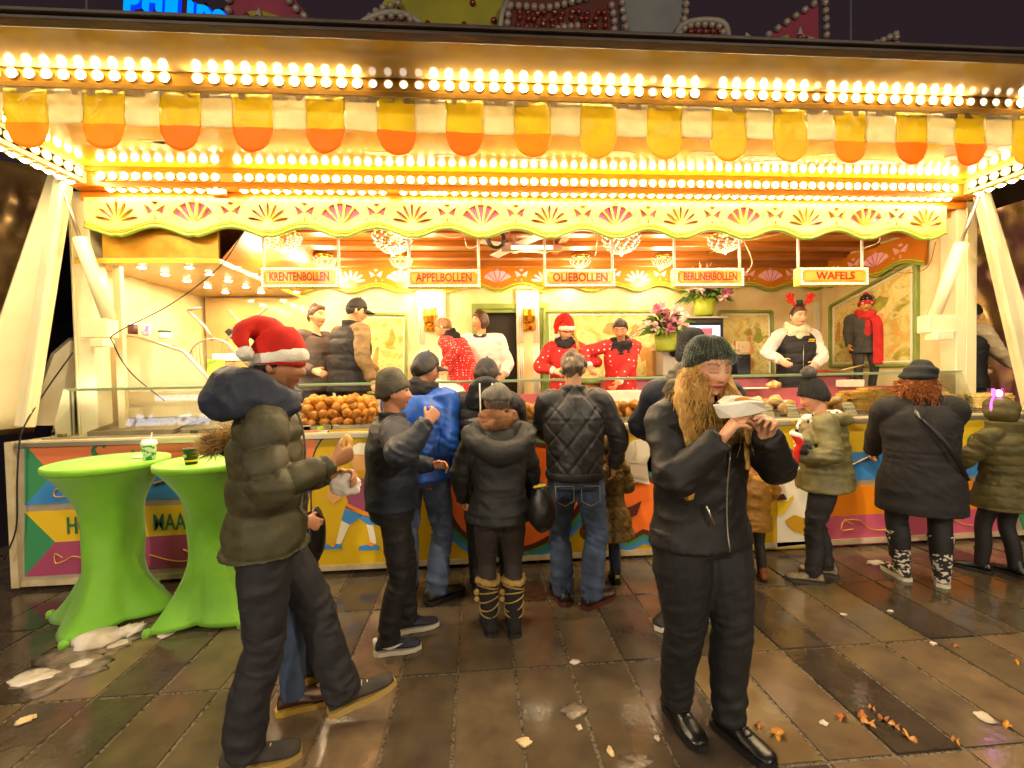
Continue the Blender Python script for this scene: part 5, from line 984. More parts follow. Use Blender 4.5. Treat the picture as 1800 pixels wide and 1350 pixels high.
        me.vertices.foreach_set('co', (v*s.s).astype(np.float32).ravel()); me.update(); me.polygons.foreach_set('use_smooth', [True]*len(f)); me.materials.append(mat)
        o = bpy.data.objects.new(name, me); COL.objects.link(o); o.parent = parent or s.o; return o
    def torso_tube(s, hem, top, bulk, flare=0., belly=0.):
        us_ = np.arange(hem, top+.001, .03); X_ = []
        for u in us_:
            a, d = s.prof(u); e = flare*max(0, (.1-u)/.4); X_.append((a+bulk+e, d+bulk*1.05+e+belly*math.exp(-((u-.08)/.14)**2)))
        return ([s.sp(u)+np.array([0, belly*.5*math.exp(-((u-.08)/.14)**2), 0]) for u in us_], X_, 26, s.CR @ np.array([1., 0, 0]))
    def sleeve(s, k, r, cuff=0., to=1.):
        w = s.el[k]+(s.wr[k]-s.el[k])*to; inner = s.sp(.49)+(s.sh[k]-s.sp(.49))*.35
        pts = spline([inner, s.sh[k]+s.CR @ np.array([0, 0, .012]), (s.sh[k]+s.el[k])/2, s.el[k]+(s.sh[k]-s.el[k])*.12, s.el[k]+(w-s.el[k])*.12, (s.el[k]+w)/2, w], 4)
        rr = np.interp(np.arange(len(pts)), [0, 4, 8, 12, 16, 20, 24], [r*1.0, r*1.12, r, r*.95, r*.92, r*.82, r*.70+cuff]); return (pts, rr, 16)
    def jacket(s, mat, hem=-.14, bulk=.03, r=.066, collar=.56, flare=0., disp=(), vox=.011, name='jacket', sleeves=True, cuff=0., belly=0., extra=(), to=.98):
        T = [s.torso_tube(hem, min(collar, .52), bulk, flare, belly)]
        if collar > .5: T.append(([s.sp(u) for u in (.46, .50, .54, collar)], [(.11, .1), (.092, .088), (.083, .084), (.086, .088)], 18, s.CR @ np.array([1., 0, 0])))
        if sleeves: T += [s.sleeve(k, r, cuff, to) for k in 'LR']
        else: T += [(spline([s.sp(.47), s.sh[k]+(s.sp(.47)-s.sh[k])*.12], 4), [.085, .088, .086, .084, .07], 14) for k in 'LR']
        return s.cloth(name, T+list(extra), mat, vox, disp)
    def trousers(s, mat, r=(.092, .068, .06), top=.06, disp=(), vox=.012, name='trousers', end=1., wide=0.):
        us_ = np.arange(-.1, top+.01, .03); T = [([s.sp(u) for u in us_], [(s.prof(u)[0]+.012, s.prof(u)[1]+.008) for u in us_], 22)]
        for k in 'LR':
            an = s.kn[k]+(s.ank[k]-s.kn[k])*end; a = s.hip[k]+np.array([0, 0, .02]); pts = spline([a, (a+s.kn[k])/2, s.kn[k], (s.kn[k]+an)/2+np.array([0, 0, 0])-s.fdir[k]*.012, an-np.array([0, 0, .02])], 5)
            T.append((pts, np.interp(np.arange(len(pts)), [0, 5, 10, 15, 20], [r[0]*s.bw**.5, r[0]*.92*s.bw**.5, r[1], (r[1]+r[2])/2+.004, r[2]]), 16))
        return s.cloth(name, T, mat, vox, disp)
    def shoes(s, mat, sole=None, kindn='shoe', shaft=0., rs=.06, L=.275, w=.047, hi=.0, toe=.045, top=None, soleh=.022, lace=None):
        out = []; sole = sole or M('sole_dark', '#1A1614', .6)
        for k in 'LR':
            fd = s.fdir[k]; Rf = np.column_stack([np.cross(fd, (0, 0, 1)), fd, (0, 0, 1)]) @ rot('X', s.fp[k]); an = s.ank[k]
            q = lambda x, y, z: an+Rf @ np.array([x, y, z-.085])
            prof_ = [(-.075, .052, .052, .60), (-.068, .07, .075, .8), (-.03, .085, .105, .95), (.01, .082, .11, .9), (.05, .068, .09, .92), (.10, .052, .068, 1.06), (.15, .043, .055, 1.1), (.185, .036, .045, .95), (.203, .026, .03, .6)]
            sc = L/.275; b = MB(); V = []; n = 16
            for (y, zt, zz, ww) in prof_:
                for i in range(n):
                    a = 6.283*i/n; z = soleh+(zt+toe-.045)*(.5+.5*math.sin(a)) if True else 0; V.append(q(w*ww*math.cos(a)*(1 if math.sin(a) < .2 else .86), y*sc, z))
            m_ = len(prof_); F = [(j*n+i, j*n+(i+1) % n, (j+1)*n+(i+1) % n, (j+1)*n+i) for j in range(m_-1) for i in range(n)]+[tuple(range(n))[::-1], tuple((m_-1)*n+i for i in range(n))]
            b.add(V, F)
            b.tube(spline([q(0, -.022*sc, .06), an+np.array([0, 0, .02])+Rf @ np.array([0, -.012, 0]), an+(s.kn[k]-an)*(.12+shaft)], 4), np.interp(np.arange(9), [0, 4, 8], [.044, .044+.3*(rs-.044), rs*(1 if shaft else .75)]) if shaft else .043, 14)
            v, f = remesh(b, .007, 2); me = bpy.data.meshes.new(kindn); me.from_pydata(v*s.s, [], f); me.polygons.foreach_set('use_smooth', [True]*len(f)); me.materials.append(mat); o = s.add(kindn, me); out.append(o)
            b = MB(); pts = [q(w*1.12*x, y*sc, 0) for x, y in ((-.62, -.08), (-.85, -.05), (-.82, .02), (-.98, .10), (-.92, .16), (-.5, .203), (.3, .208), (.85, .17), (1., .10), (.82, .02), (.85, -.05), (.62, -.08), (0, -.09))]; b.poly(pts, Rf @ np.array([0, 0, soleh+.006])); so = s.mb('sole', b, sole, False, o)
            if lace:
                b = MB()
                for j in range(4): y = .03+.022*j; z = .105-.012*j; b.tube([q(-.022, y, z-.004), q(0, y+.006, z+.008), q(.022, y, z-.004)], .0032, 5)
                s.mb('laces', b, lace, True, o)
        return out
    # ---- head wear and hair: closed shells that sink into the head where the mask is off
    def shell(s, name, mat, off, mask, bump=None, inset=.02, n=60, m=44, post=None, parent=None):
        v, f = head_points(n, m, s.fem); c = np.array([0, 0, .0]); v0 = v.copy(); v0[:, 1] = np.where(v[:, 1] > .085, .085, v[:, 1]); w = mask(v)[:, None]; d = v0-c; L = np.linalg.norm(d, axis=1, keepdims=True); o_ = off if np.isscalar(off) else off(v)[:, None]
        bm_ = 0 if bump is None else bump(v)[:, None]; r = L+w*(o_+bm_)-(1-w)*inset; u = c+d/L*r
        if post: u = post(u, w[:, 0])
        b = MB(); b.add(u @ s.HR.T+s.hc, f); return s.mb(name, b, mat, True, parent)
    def hair_short(s, mat, off=.017, seed=0, amp=.005, front=.062, back=-.08, fluff=1.):
        def mk(v):
            a = np.abs(np.degrees(np.arctan2(v[:, 0], v[:, 1]))); hl = np.interp(a, [0, 35, 62, 88, 105, 180], [front, front-.004, .03, -.02, -.03, back]); return sm(v[:, 2]-hl, -.008, .006)
        return s.shell('hair', mat, off, mk, lambda v: amp*vnoise(v*np.array([70, 55, 25]), seed)+amp*1.2*fluff*vnoise(v*28, seed+5))
    def beanie(s, mat, front=.045, back=-.035, off=.022, tall=.03, ribs=40, rib=.003, slouch=0., fold=.0, name='beanie', twist=0.):
        def mk(v): return sm(v[:, 2]-(back+(front-back)*sm(v[:, 1], -.1, .09)), -.006, .004)
        def bp(v):
            a = np.arctan2(v[:, 0], v[:, 1])+twist*v[:, 2]; return rib*np.cos(ribs*a)*(1-sm(v[:, 2], .1, .119))+.004*vnoise(v*22, 3)
        def post(u, w):
            t = sm(u[:, 2], .02, .13)*w; u = u.copy(); u[:, 2] += tall*t; u[:, 1] -= slouch*t; return u
        o = s.shell(name, mat, off, mk, bp, post=post, n=120 if ribs > 20 else 72)
        if fold:
            pts = [np.array([(.077+off+.004)*math.cos(a), (.094+off)*math.sin(a)-.002, (front+back)/2+(front-back)/2*math.sin(a)+fold*.4]) for a in np.linspace(0, 6.283, 49)[:-1]]; b = MB(); b.tube([s.hd_pt(p) for p in pts], [(.012, fold)]*48, 8, closed=True, side=None); s.mb('hat_band', b, mat, True, o)
        return o
    def pompom(s, mat, p, r, parent, name='pompom', seed=1):
        b = MB(); b.sph((0, 0, 0), 1, 22, 16); v = np.array(b.v); v *= (r*(1+.12*vnoise(v*6, seed)+.08*vnoise(v*14, seed)))[:, None]; b.v = [tuple(q) for q in v+s.hd_pt(p)]; return s.mb(name, b, mat, True, parent)
    def cap(s, mat, vmat=None, yaw=0.):
        o = s.shell('cap', mat, .014, lambda v: sm(v[:, 2]-(.0+.042*sm(v[:, 1], -.1, .09)), -.006, .004), lambda v: -.0025*np.exp(-(np.abs(np.sin(3*np.arctan2(v[:, 0], v[:, 1])))/.06)**2), post=lambda u, w: u+np.outer(w*sm(u[:, 2], .02, .1), (0, 0, .012)))
        b = MB(); V = []; n = 13
        for lay in (0, .005):
            for i in range(n):
                a = rad(-62+124*i/(n-1)); x = math.sin(a); V.append(((.086)*x, .094*math.cos(a)+.004, .045+lay-.02*x*x)); V.append((.080*x*1.0, .094*math.cos(a)+.075*max(0, math.cos(a*1.35))**.7+.004, .03+lay-.03*x*x))
        F = []
        for i in range(n-1):
            F += [(2*i, 2*i+1, 2*i+3, 2*i+2), (2*n+2*i, 2*n+2*i+2, 2*n+2*i+3, 2*n+2*i+1), (2*i+1, 2*n+2*i+1, 2*n+2*i+3, 2*i+3)]
        b.add([s.hd_pt(p) for p in V], F); s.mb('visor', b, vmat or mat, False, o); b = MB(); b.sph(s.hd_pt((0, 0, .148)), .008, 8, 6); s.mb('cap_button', b, mat, True, o); return o
    def santa_hat(s, red, wht, droop=(1, -1), name='santa_hat', tail=1., path=None, radii=None):
        dx, dy = droop; pts = path or [(0, -.005, .0), (0, -.008, .06), (0, -.012, .12), (dx*.015, dy*.03, .175), (dx*.05, dy*.075, .19), (dx*.085, dy*.11, .155), (dx*.10, dy*.122, .09), (dx*.104, dy*.12, .03)]; rr = radii or [.104, .106, .092, .068, .048, .036, .026, .016]
        k = 3; pp = spline([np.r_[p, r] for p, r in zip(pts, rr)], 4); b = MB(); b.tube([s.hd_pt(p) for p in pp[:, :3]], [(r*.88, r*1.04) if i < 10 else (r, r*.8) for i, r in enumerate(pp[:, 3])], 28, side=s.HR @ np.array([1., 0, 0])); v = np.array(b.v); v += (v-s.hc)*(.02*vnoise(v*30, 5)+.07*(.5-np.abs(vnoise(v*11, 8))))[:, None]; b.v = [tuple(q) for q in v]
        o = s.mb(name, b, red, True); b = MB(); ring = [s.hd_pt((.083*math.cos(a), .1*math.sin(a)-.002, .032+.022*math.sin(a))) for a in np.linspace(0, 6.283, 45)[:-1]]; v_, f_ = tube_geo(ring, [(.018, .03)]*44, 10, closed=True, side=s.HR @ np.array([1., 0, 0])); v_ = v_+(.006*vnoise(v_*40, 2))[:, None]*nrm(np.array([1, 1, 1])); b.add(v_, f_); s.mb('hat_band', b, wht, True, o)
        s.pompom(wht, (pts[-1][0], pts[-1][1], pts[-1][2]-.02), .031, o); return o
    def scarf(s, mat, turns=2, r=.042, rad_=.095, z=.53, tilt=0.1, name='scarf', disp=.012, drop=0., front=.02):
        b = MB()
        for t in range(turns):
            n = 40; ring = []
            for i in range(n):
                a = 6.283*i/n; w = 1+.07*math.sin(2*a+t*2); ring.append(s.sp(.50)+s.CR @ np.array([rad_*w*math.cos(a), (rad_*1.0)*w*math.sin(a)+front, (z-.5)+t*r*1.05-tilt*math.sin(a)*(.5+.5*t)*rad_*3+.012*math.sin(3*a+t)]))
            b.tube(ring, [(r*(1+.15*math.sin(5*k+t)), r*(1.05)) for k in range(n)], 12, closed=True)
        return s.cloth(name, [b], mat, .009, [lambda s_, v, N, C, S: disp*vnoise(v*np.array([16, 16, 55]), 4)], 1)
    def strands(s, name, mat, roots, n, length, seed, r=.006, wave=.02, fall=(0, -.1, -1), spreadv=.25, curlf=1., parent=None, stiff=.5):
        q = np.random.default_rng(seed); b = MB()
        for i in range(n):
            p, d0 = roots(q); L = length*q.uniform(.65, 1.1); d = nrm(d0); pts = [np.array(p)]; ph = q.uniform(0, 6.28); f = np.array(fall)+q.normal(size=3)*spreadv*.35; k = 9
            for j in range(k):
                t = j/k; d = nrm(d*(1-stiff*.6)+f*stiff*(.3+t)+wave*18*curlf*np.array([math.sin(ph+j*1.9*curlf), math.cos(ph*1.3+j*1.7*curlf), 0])*.35); pts.append(pts[-1]+d*L/k)
            b.tube(pts, np.linspace(r, r*.25, k+1)*q.uniform(.7, 1.2), 5, cap=True)
        o = s.mb(name, b, mat, True, parent); kind(o, 'stuff'); return o
    def fur(s, name, mat, pts, n, L, seed, out, r=.006, parent=None):
        q = np.random.default_rng(seed); pts = spline(pts, 10); b = MB()
        for i in range(n):
            p = pts[q.integers(len(pts))]+q.normal(size=3)*.014; d = nrm(np.array(out(p))+q.normal(size=3)*.6); m_ = p+d*L*.5+q.normal(size=3)*.006; e = p+d*L*q.uniform(.6, 1.2); b.tube([p, m_, e], [r, r*.7, r*.1], 4)
        o = s.mb(name, b, mat, True, parent); kind(o, 'stuff'); return o
_rs = bpy.data.scenes.new('remesh_scratch')
def remesh(b, vox, iters=2):
    me = bpy.data.meshes.new('tmp'); me.from_pydata(b.v, [], b.f); bm = bmesh.new(); bm.from_mesh(me); bmesh.ops.recalc_face_normals(bm, faces=bm.faces); bm.to_mesh(me); bm.free()
    o = bpy.data.objects.new('tmp', me); _rs.collection.objects.link(o); r = o.modifiers.new('r', 'REMESH'); r.mode = 'VOXEL'; r.voxel_size = vox; r.adaptivity = 0
    if iters: q = o.modifiers.new('s', 'SMOOTH'); q.iterations = iters; q.factor = .5
    vl = _rs.view_layers[0]; vl.update(); dg = vl.depsgraph; e = o.evaluated_get(dg); m2 = e.to_mesh(); n = len(m2.vertices); v = np.zeros(n*3, np.float32); m2.vertices.foreach_get('co', v)
    nl = len(m2.loops); li = np.zeros(nl, np.int32); m2.loops.foreach_get('vertex_index', li); f = li.reshape(-1, 4).tolist() if nl == 4*len(m2.polygons) else [tuple(p.vertices) for p in m2.polygons]
    e.to_mesh_clear(); bpy.data.objects.remove(o); bpy.data.meshes.remove(me); return v.reshape(-1, 3).astype(float), f
# displacement recipes
def d_puff(period, amp, only=None, sleeve=None):
    def fn(s, v, N, C, S):
        per_ = np.where(C == 0, period, sleeve or period*.85); w = np.abs(np.sin(math.pi*(S+.02*vnoise(v*7, 3))/per_)); d = amp*(w**.42-.78); d += amp*.35*vnoise(v*np.array([9, 9, 22]), 2)*w
        return d if only is None else np.where(np.isin(C, only), d, 0)
    return fn
def d_fold(amp, fx=7, fz=17, seed=1):
    def fn(s, v, N, C, S):
        a = vnoise(np.c_[v[:, 0]*fx, v[:, 1]*fx, v[:, 2]*fz], seed); b_ = vnoise(np.c_[v[:, 0]*fx*2+v[:, 2]*9, v[:, 1]*fx*2, v[:, 2]*fz*1.5], seed+7); return amp*((1-np.abs(a)*2)*.9+.3*b_)
    return fn
def d_joint(amp, seed=3):        # bunched folds round elbows, knees, cuffs
    def fn(s, v, N, C, S):
        d = np.zeros(len(v))
        for k in 'LR':
            for j, w in ((s.el[k], .085), (s.wr[k], .07), (s.kn[k], .10), (s.ank[k], .13)):
                q = v-j; r = np.linalg.norm(q, axis=1); g = np.exp(-(r/w)**2); a = vnoise(np.c_[v[:, 0]*11+v[:, 2]*8, v[:, 1]*11-v[:, 2]*6, v[:, 2]*30+v[:, 0]*10+v[:, 1]*8], seed); d += g*amp*((1-np.abs(a)*2.6)+.35*vnoise(v*32, seed+2))
        return d
    return fn
def d_quilt(step, amp):
    def fn(s, v, N, C, S):
        u = np.where(C == 0, v[:, 0], np.arctan2(v[:, 1], v[:, 0])*.07); z = np.where(C == 0, v[:, 2], S); d = np.zeros(len(v))
        for sg in (1, -1): q = (u+sg*z*.8)/step; q = np.abs(q-np.round(q))*step; d -= amp*np.exp(-(q/.007)**2)
        return np.where(C == 0, d, 0)
    return fn
def d_seam(zs, amp=.005, w=.006):
    def fn(s, v, N, C, S):
        d = np.zeros(len(v))
        for z in zs: d += np.where(C == 0, -amp*np.exp(-((v[:, 2]-s.pel[2]-z)/w)**2), 0)
        return d
    return fn
def d_back_seam(amp=.005):
    return lambda s, v, N, C, S: np.where((C == 0) & (v[:, 1] < 0), -amp*np.exp(-(v[:, 0]/.006)**2), 0)
# ---------------------------------------------------------------- people: the cast
def cl(n, c, c2=None, rough=.6, **k): return M('cloth_'+n, c, rough, c2=c2 or c, scale=k.pop('scale', 14), bump=k.pop('bump', .35), bscale=k.pop('bscale', 220), wr=k.pop('wr', (10, .15)), **k)
nylon = dict(rough=.6, bump=.25, bscale=90, spec=.35, wr=(10, .2))
jean = cl('jeans', '#3E4C66', '#2A3446', .8, scale=9, bscale=300, bump=.5); jean_pale = cl('jeans_pale', '#5A6A88', '#42506A', .8, scale=9, bump=.5); blackc = cl('black', '#1C1A1A', '#141212', .7); blackn = cl('black_nylon', '#1E1C1D', '#171516', **nylon)
navy = cl('navy_nylon', '#242834', '#1C1F2A', **nylon); olive = cl('olive_nylon', '#4A452E', '#3C3824', **nylon); khaki = cl('khaki', '#6E6440', '#5E5636', .55); charcoal = cl('charcoal', '#2C2A2A', '#232121', .75)
redknit = cl('red_knit', '#C4201C', '#B01814', .8, bump=.8, bscale=160); white_k = cl('white_knit', '#EFE8DA', '#E0D6C4', .85, bump=.9, bscale=120); redfelt = cl('red_felt', '#D4200C', '#BC1A08', .9, bump=.5)
def hairm(n, a, b): return M('hair_'+n, a, .45, c2=b, scale=30, bump=.8, bscale=90, stretch=(3, 3, .6), spec=.5)
h_brown, h_dark, h_grey, h_blond, h_red = hairm('brown', '#5A3A20', '#3E2614'), hairm('dark', '#2A1A12', '#1C110C'), hairm('greybrown', '#6A5A48', '#4A3C30'), hairm('blond', '#D8A850', '#A87A34'), hairm('auburn', '#B0621E', '#743810')
leather = M('leather_black', '#161414', .3, bump=.3, bscale=40, spec=.6); sole_w = M('sole_white', '#D8CCB4', .5); sole_y = M('sole_amber', '#B8923C', .5)
def who(label, x, y, yaw, H, hw=None, z=0., **k):
    s_ = H/1.75; loc = np.array([x, y, z]); R = rot('Z', yaw)
    if hw:
        h = dict(k.get('hands') or {})
        for kk, w in hw.items(): h[kk] = R.T @ (P(*w)-loc)/s_
        k['hands'] = h
    return Fig(label, loc, yaw, H, **k)
CUST, VEND = 'customers on the wet paving in front of the stall', 'sellers working inside the stall'
# 1 man in the santa hat, walking right
F1 = who('man in a red santa hat and olive padded jacket walking right with a snack', -.945, 2.01, -68, 1.80, hw={'R': (584, 812, 1.89), 'L': (592, 836, 2.10)}, bw=.94, lean=5, head=(-12, -4, 0), feet={'R': (.10, -.10, -8, 0, 0), 'L': (.02, .31, -6, 14, .015)}, poles={'R': (.35, -.9, -.3)}, curl=(.9, .95), palm={'R': (-.9, .1, .4)}, group=CUST, vox=.0052, skin='#B07A54', hair='#1A1412', brow='#1A1412', stubble=.55)
F1.trousers(cl('black_denim', '#232024', '#1A181C', .7, bump=.5), r=(.105, .075, .073), disp=[d_fold(.006, 9, 14), d_joint(.010)], vox=.009)
F1.jacket(olive, hem=-.07, bulk=.024, r=.074, collar=.575, flare=.06, disp=[d_puff(.15, .022, sleeve=.125), d_fold(.005, 7, 14, 3), d_joint(.008)], vox=.0085, cuff=-.008, to=.95)
hb = [F1.sp(.49)+F1.CR @ np.array(p) for p in ((.12, .10, .05), (.15, .02, .08), (.13, -.09, .10), (0, -.17, .09), (-.13, -.09, .10), (-.15, .02, .08), (-.12, .10, .05))]
F1.cloth('hood', [(spline(hb, 5), np.c_[np.interp(np.arange(31), [0, 8, 15, 22, 30], [.06, .085, .115, .085, .06]), np.interp(np.arange(31), [0, 8, 15, 22, 30], [.028, .045, .07, .045, .028])], 18, (0, 0, 1))], cl('hood_blue', '#2C3040', '#232734', **nylon), .0085, [d_fold(.013, 8, 13, 6), d_fold(.006, 16, 20, 9)])
b = MB(); b.tube(spline([F1.sp(.50)+F1.CR @ np.array(p) for p in ((.10, .10, .03), (.05, .125, -.03), (.03, .15, -.16), (.03, .15, -.34), (.03, .145, -.48))], 5), .005, 6); F1.mb('zip', b, M('zip_pale', '#8A8474', .4, metal=.5))
F1.hair_short(h_dark, .010, 1); F1.santa_hat(redfelt, white_k, path=[(0, -.005, 0), (0, -.01, .06), (0, -.028, .10), (0, -.062, .135), (.02, -.105, .145), (.062, -.128, .12), (.092, -.12, .085), (.108, -.10, .055)], radii=[.104, .106, .098, .082, .06, .042, .028, .018])
F1.shoes(cl('suede_brown', '#3A322A', '#2C2620', .8), M('sole_tan', '#A88A4A', .55), rs=.06, lace=M('lace_pale', '#C8BCA0', .7), L=.29)
# 2 person hidden behind him
F2 = who('person almost hidden behind the santa hat man, fur trimmed hood and brown boots showing', -1.01, 2.27, -72, 1.61, feet={'R': (.10, .06, 0, 0, 0), 'L': (-.1, .16, 0, 0, 0)}, group=CUST, fem=True, hands={'R': (.12, .14, 1.0), 'L': (-.2, .12, .95)}, head=(0, -8, 0))
F2.trousers(jean, r=(.092, .066, .06)); F2.jacket(cl('parka_brown', '#3A3020', '#2E2618', .6), hem=-.2, bulk=.035, r=.07, disp=[d_fold(.008)]); F2.hair_short(h_dark)
ft = [F2.sp(.50)+F2.CR @ np.array(p) for p in ((.13, .02, .02), (.12, -.10, .04), (.05, -.20, -.0), (-.05, -.20, -.0), (-.12, -.1, .04))]
F2.cloth('hood', [(spline(ft, 4), .06, 12)], MATS['cloth_parka_brown'], .011); F2.fur('fur_trim', cl('fur_tan', '#B08A48', '#6A4A22', .9), [p+np.array([0, -.06, 0]) for p in ft], 2400, .07, 3, lambda p: (0, -1, .1), .0028)
F2.shoes(M('leather_brown', '#3E2012', .35, bump=.3, bscale=40), sole_y, 'boot', shaft=.25, rs=.058)
# 3 young man in the grey beanie
F3 = who('young man in a grey knitted beanie and navy padded jacket looking right', -.53, 2.70, -72, 1.62, hw={'R': (752, 742, 2.42)}, lean=2, head=(-6, 2, 0), feet={'R': (.09, -.06, -10, 0, 0), 'L': (-.10, .10, -4, 0, 0)}, hands={'L': (-.1, .30, 1.12)}, poles={'R': (.75, -.3, -.6), 'L': (-.5, -.5, -.7)}, curl=(.7, .9), palm={'R': (-.7, .2, .3)}, group=CUST, skin='#D0906A', hair='#4A3826', brow='#4A3826', stubble=.25, vox=.0065)
F3.trousers(cl('black_track', '#1E1A18', '#151211', .75), r=(.095, .07, .058), disp=[d_fold(.007, 8, 14), d_joint(.012)], vox=.0095); F3.jacket(navy, hem=-.02, bulk=.045, r=.083, collar=.59, disp=[d_fold(.008, 6, 10, 2), d_puff(.24, .007, sleeve=.17), d_joint(.010)], vox=.009, cuff=-.012)
F3.cloth('waistband', [([F3.sp(-.07), F3.sp(-.04), F3.sp(-.01)], [(.176, .142), (.186, .152), (.186, .15)], 24)], blackc, .01)
F3.hair_short(h_brown, .008, 2); F3.beanie(cl('wool_grey', '#6A6252', '#4E483C', .9, bump=1., bscale=90), .03, -.03, .022, .035, 60, .002, .02, .0)
for sh in F3.shoes(cl('sneaker_navy', '#22243A', '#1A1C2E', .6), sole_w, 'sneaker', rs=.055, lace=M('lace_navy', '#2A2C40', .7)):
    pass
k = 'R'; fd = F3.fdir[k]; sx_ = np.cross(fd, (0, 0, 1)); an = F3.ank[k]; sw = [(.095, .075), (.05, .052), (.01, .046), (-.025, .058), (-.03, .064), (-.01, .056), (.03, .062), (.07, .072)]
b = MB(); b.poly([an+fd*y+sx_*(.049 if y < .06 else .050)+np.array([0, 0, z-.085]) for y, z in sw], sx_*.004); F3.mb('swoosh_mark', b, M('mark_white', '#E8E0D0', .5), False); b = MB(); b.tube([an-fd*.072+np.array([0, 0, z]) for z in (-.05, .01)], .018, 8); F3.mb('heel_tab', b, M('mark_white', '#E8E0D0', .5))
# 4 man in blue
F4 = who('man in a bright blue jacket and navy cap at the counter behind the beanie boy', -.43, 3.24, -12, 1.78, hw={'R': (768, 838, 3.14)}, lean=8, head=(-48, -8, 0), feet={'L': (-.12, 0, 8, 0, 0), 'R': (.12, -.05, -42, 0, 0)}, hands={'L': (-.25, .42, 1.05)}, poles={'R': (.8, -.5, -.3)}, group=CUST, hair='#2A2018', bw=1.1, curl=(.5, .6))
F4.trousers(jean_pale, r=(.1, .072, .072), disp=[d_fold(.007, 9, 16), d_joint(.014)]); F4.jacket(cl('blue_shell', '#1E5AC0', '#184CA6', .42, bump=.15, bscale=50), hem=-.06, bulk=.055, r=.082, collar=.59, disp=[d_fold(.007, 6, 12, 4), d_joint(.01)]); F4.hair_short(h_dark); F4.scarf(cl('neck_dark', '#221E1E', None, .85), 2, .04, .085, .53); F4.cap(cl('cap_navy', '#1E2236', '#191C2C', .7))
F4.shoes(cl('work_shoe', '#2A221C', '#1E1814', .6), M('sole_dark', '#1A1614', .6), rs=.062, L=.3)
# 5 black puffer man
F5 = who('person in a black and grey puffer jacket and dark cap standing at the counter', .05, 3.30, 2, 1.72, lean=4, head=(-40, -4, 0), feet={'L': (-.08, 0, 4, 8, .0), 'R': (.16, .08, -8, 0, 0)}, hands={'L': (-.2, .4, 1.1), 'R': (.2, .42, 1.1)}, poles={'L': (-.9, -.4, -.4), 'R': (.9, -.4, -.4)}, group=CUST, bw=1.12)
F5.trousers(blackc, r=(.095, .07, .062), disp=[d_joint(.01)]); F5.jacket(blackn, hem=-.12, bulk=.06, r=.092, collar=.58, disp=[d_puff(.075, .013, sleeve=.075)]); F5.hair_short(h_dark); F5.cap(cl('cap_black', '#26242A', '#1E1C22', .7))
F5.cloth('hood', [(spline([F5.sp(.5)+F5.CR @ np.array(p) for p in ((-.1, -.1, -.03), (-.075, -.15, .10), (0, -.165, .15), (.075, -.15, .10), (.1, -.1, -.03))], 4), .055, 14), ([F5.sp(.52)+F5.CR @ np.array([0, y, z]) for y, z in ((-.12, -.06), (-.14, .02), (-.12, .11))], [.1, .105, .08], 16)], blackn, .011, [d_puff(.05, .008)])
b = MB()
for sg in (-1, 1): b.tube(spline([F5.sp(.52)+F5.CR @ np.array([sg*.045, y, z]) for y, z in ((-.215, .12), (-.25, .04), (-.255, -.04), (-.245, -.09))], 4), .005, 6)
F5.mb('hood_cord', b, white_k)
F5.cloth('yoke_stripe', [([F5.sp(.30), F5.sp(.335), F5.sp(.37), F5.sp(.40)], [(.236, .188), (.242, .193), (.242, .193), (.236, .188)], 28, np.array([1., 0, 0]))], cl('puffer_grey', '#8A8682', '#7A7672', **nylon), .011, [d_puff(.075, .006)])
F5.shoes(leather, kindn='boot', shaft=.3, rs=.065)
# 6 woman with the beret
F6 = who('woman in a grey beret, brown knitted scarf and black coat with a fur hood', .12, 2.74, 4, 1.545, fem=True, bw=1.0, lean=2, head=(0, -6, 0), feet={'L': (-.085, .02, 6, 0, 0), 'R': (.085, -.02, -6, 0, 0)}, hands={'L': (-.25, .16, .92), 'R': (.27, .12, .86)}, poles={'L': (-.8, -.6, -.2), 'R': (.8, -.6, -.2)}, group=CUST)
F6.trousers(cl('leggings', '#2A201A', '#201814', .75), r=(.1, .066, .052), end=.8, disp=[d_fold(.003)]); F6.jacket(cl('coat_black', '#1B1918', '#131211', .68, bump=.3, bscale=60), hem=-.11, bulk=.036, r=.072, collar=.56, flare=.05, disp=[d_fold(.010, 5, 11, 9), d_joint(.008), d_seam((.07, -.06))])
F6.scarf(cl('scarf_brown', '#8A5E3A', '#6A4428', .95, bump=1., bscale=70), 2, .045, .09, .55, .02)
fh = [F6.sp(.47)+F6.CR @ np.array(p) for p in ((-.17, .04, .04), (-.19, -.08, .02), (-.13, -.17, -.05), (0, -.2, -.09), (.13, -.17, -.05), (.19, -.08, .02), (.17, .04, .04))]
F6.cloth('hood', [(spline(fh, 5), np.interp(np.arange(31), [0, 15, 30], [.06, .085, .06]), 14)], MATS['cloth_coat_black'], .011, [d_fold(.01)]); F6.fur('fur_trim', cl('fur_black', '#1E1812', '#0F0C0A', .9), fh, 2600, .06, 6, lambda p: (p-F6.sp(.5))*3+np.array([0, -.3, .25]), .0034)
F6.hair_short(h_grey, .012); o = F6.shell('beret', cl('beret_grey', '#7A7468', '#565048', .95, bump=.8, bscale=40), .028, lambda v: sm(v[:, 2]-(.0+.03*sm(v[:, 1], -.1, .09)), -.008, .006), lambda v: .012*vnoise(v*13, 2)-.006*np.exp(-(np.abs(np.sin(3*np.arctan2(v[:, 0], v[:, 1])))/.1)**2), post=lambda u, w: u*(1+.10*w*np.exp(-((u[:, 2]-.05)/.05)**2))[:, None]-np.outer(w*sm(u[:, 2], .08, .14), (0, .01, .012)))
b = MB(); b.sph(F6.hd_pt((0, 0, .136)), .008, 8, 6); F6.mb('beret_stub', b, MATS['cloth_beret_grey'], True, o)
furb = cl('boot_fur', '#A8884A', '#86682E', .95)
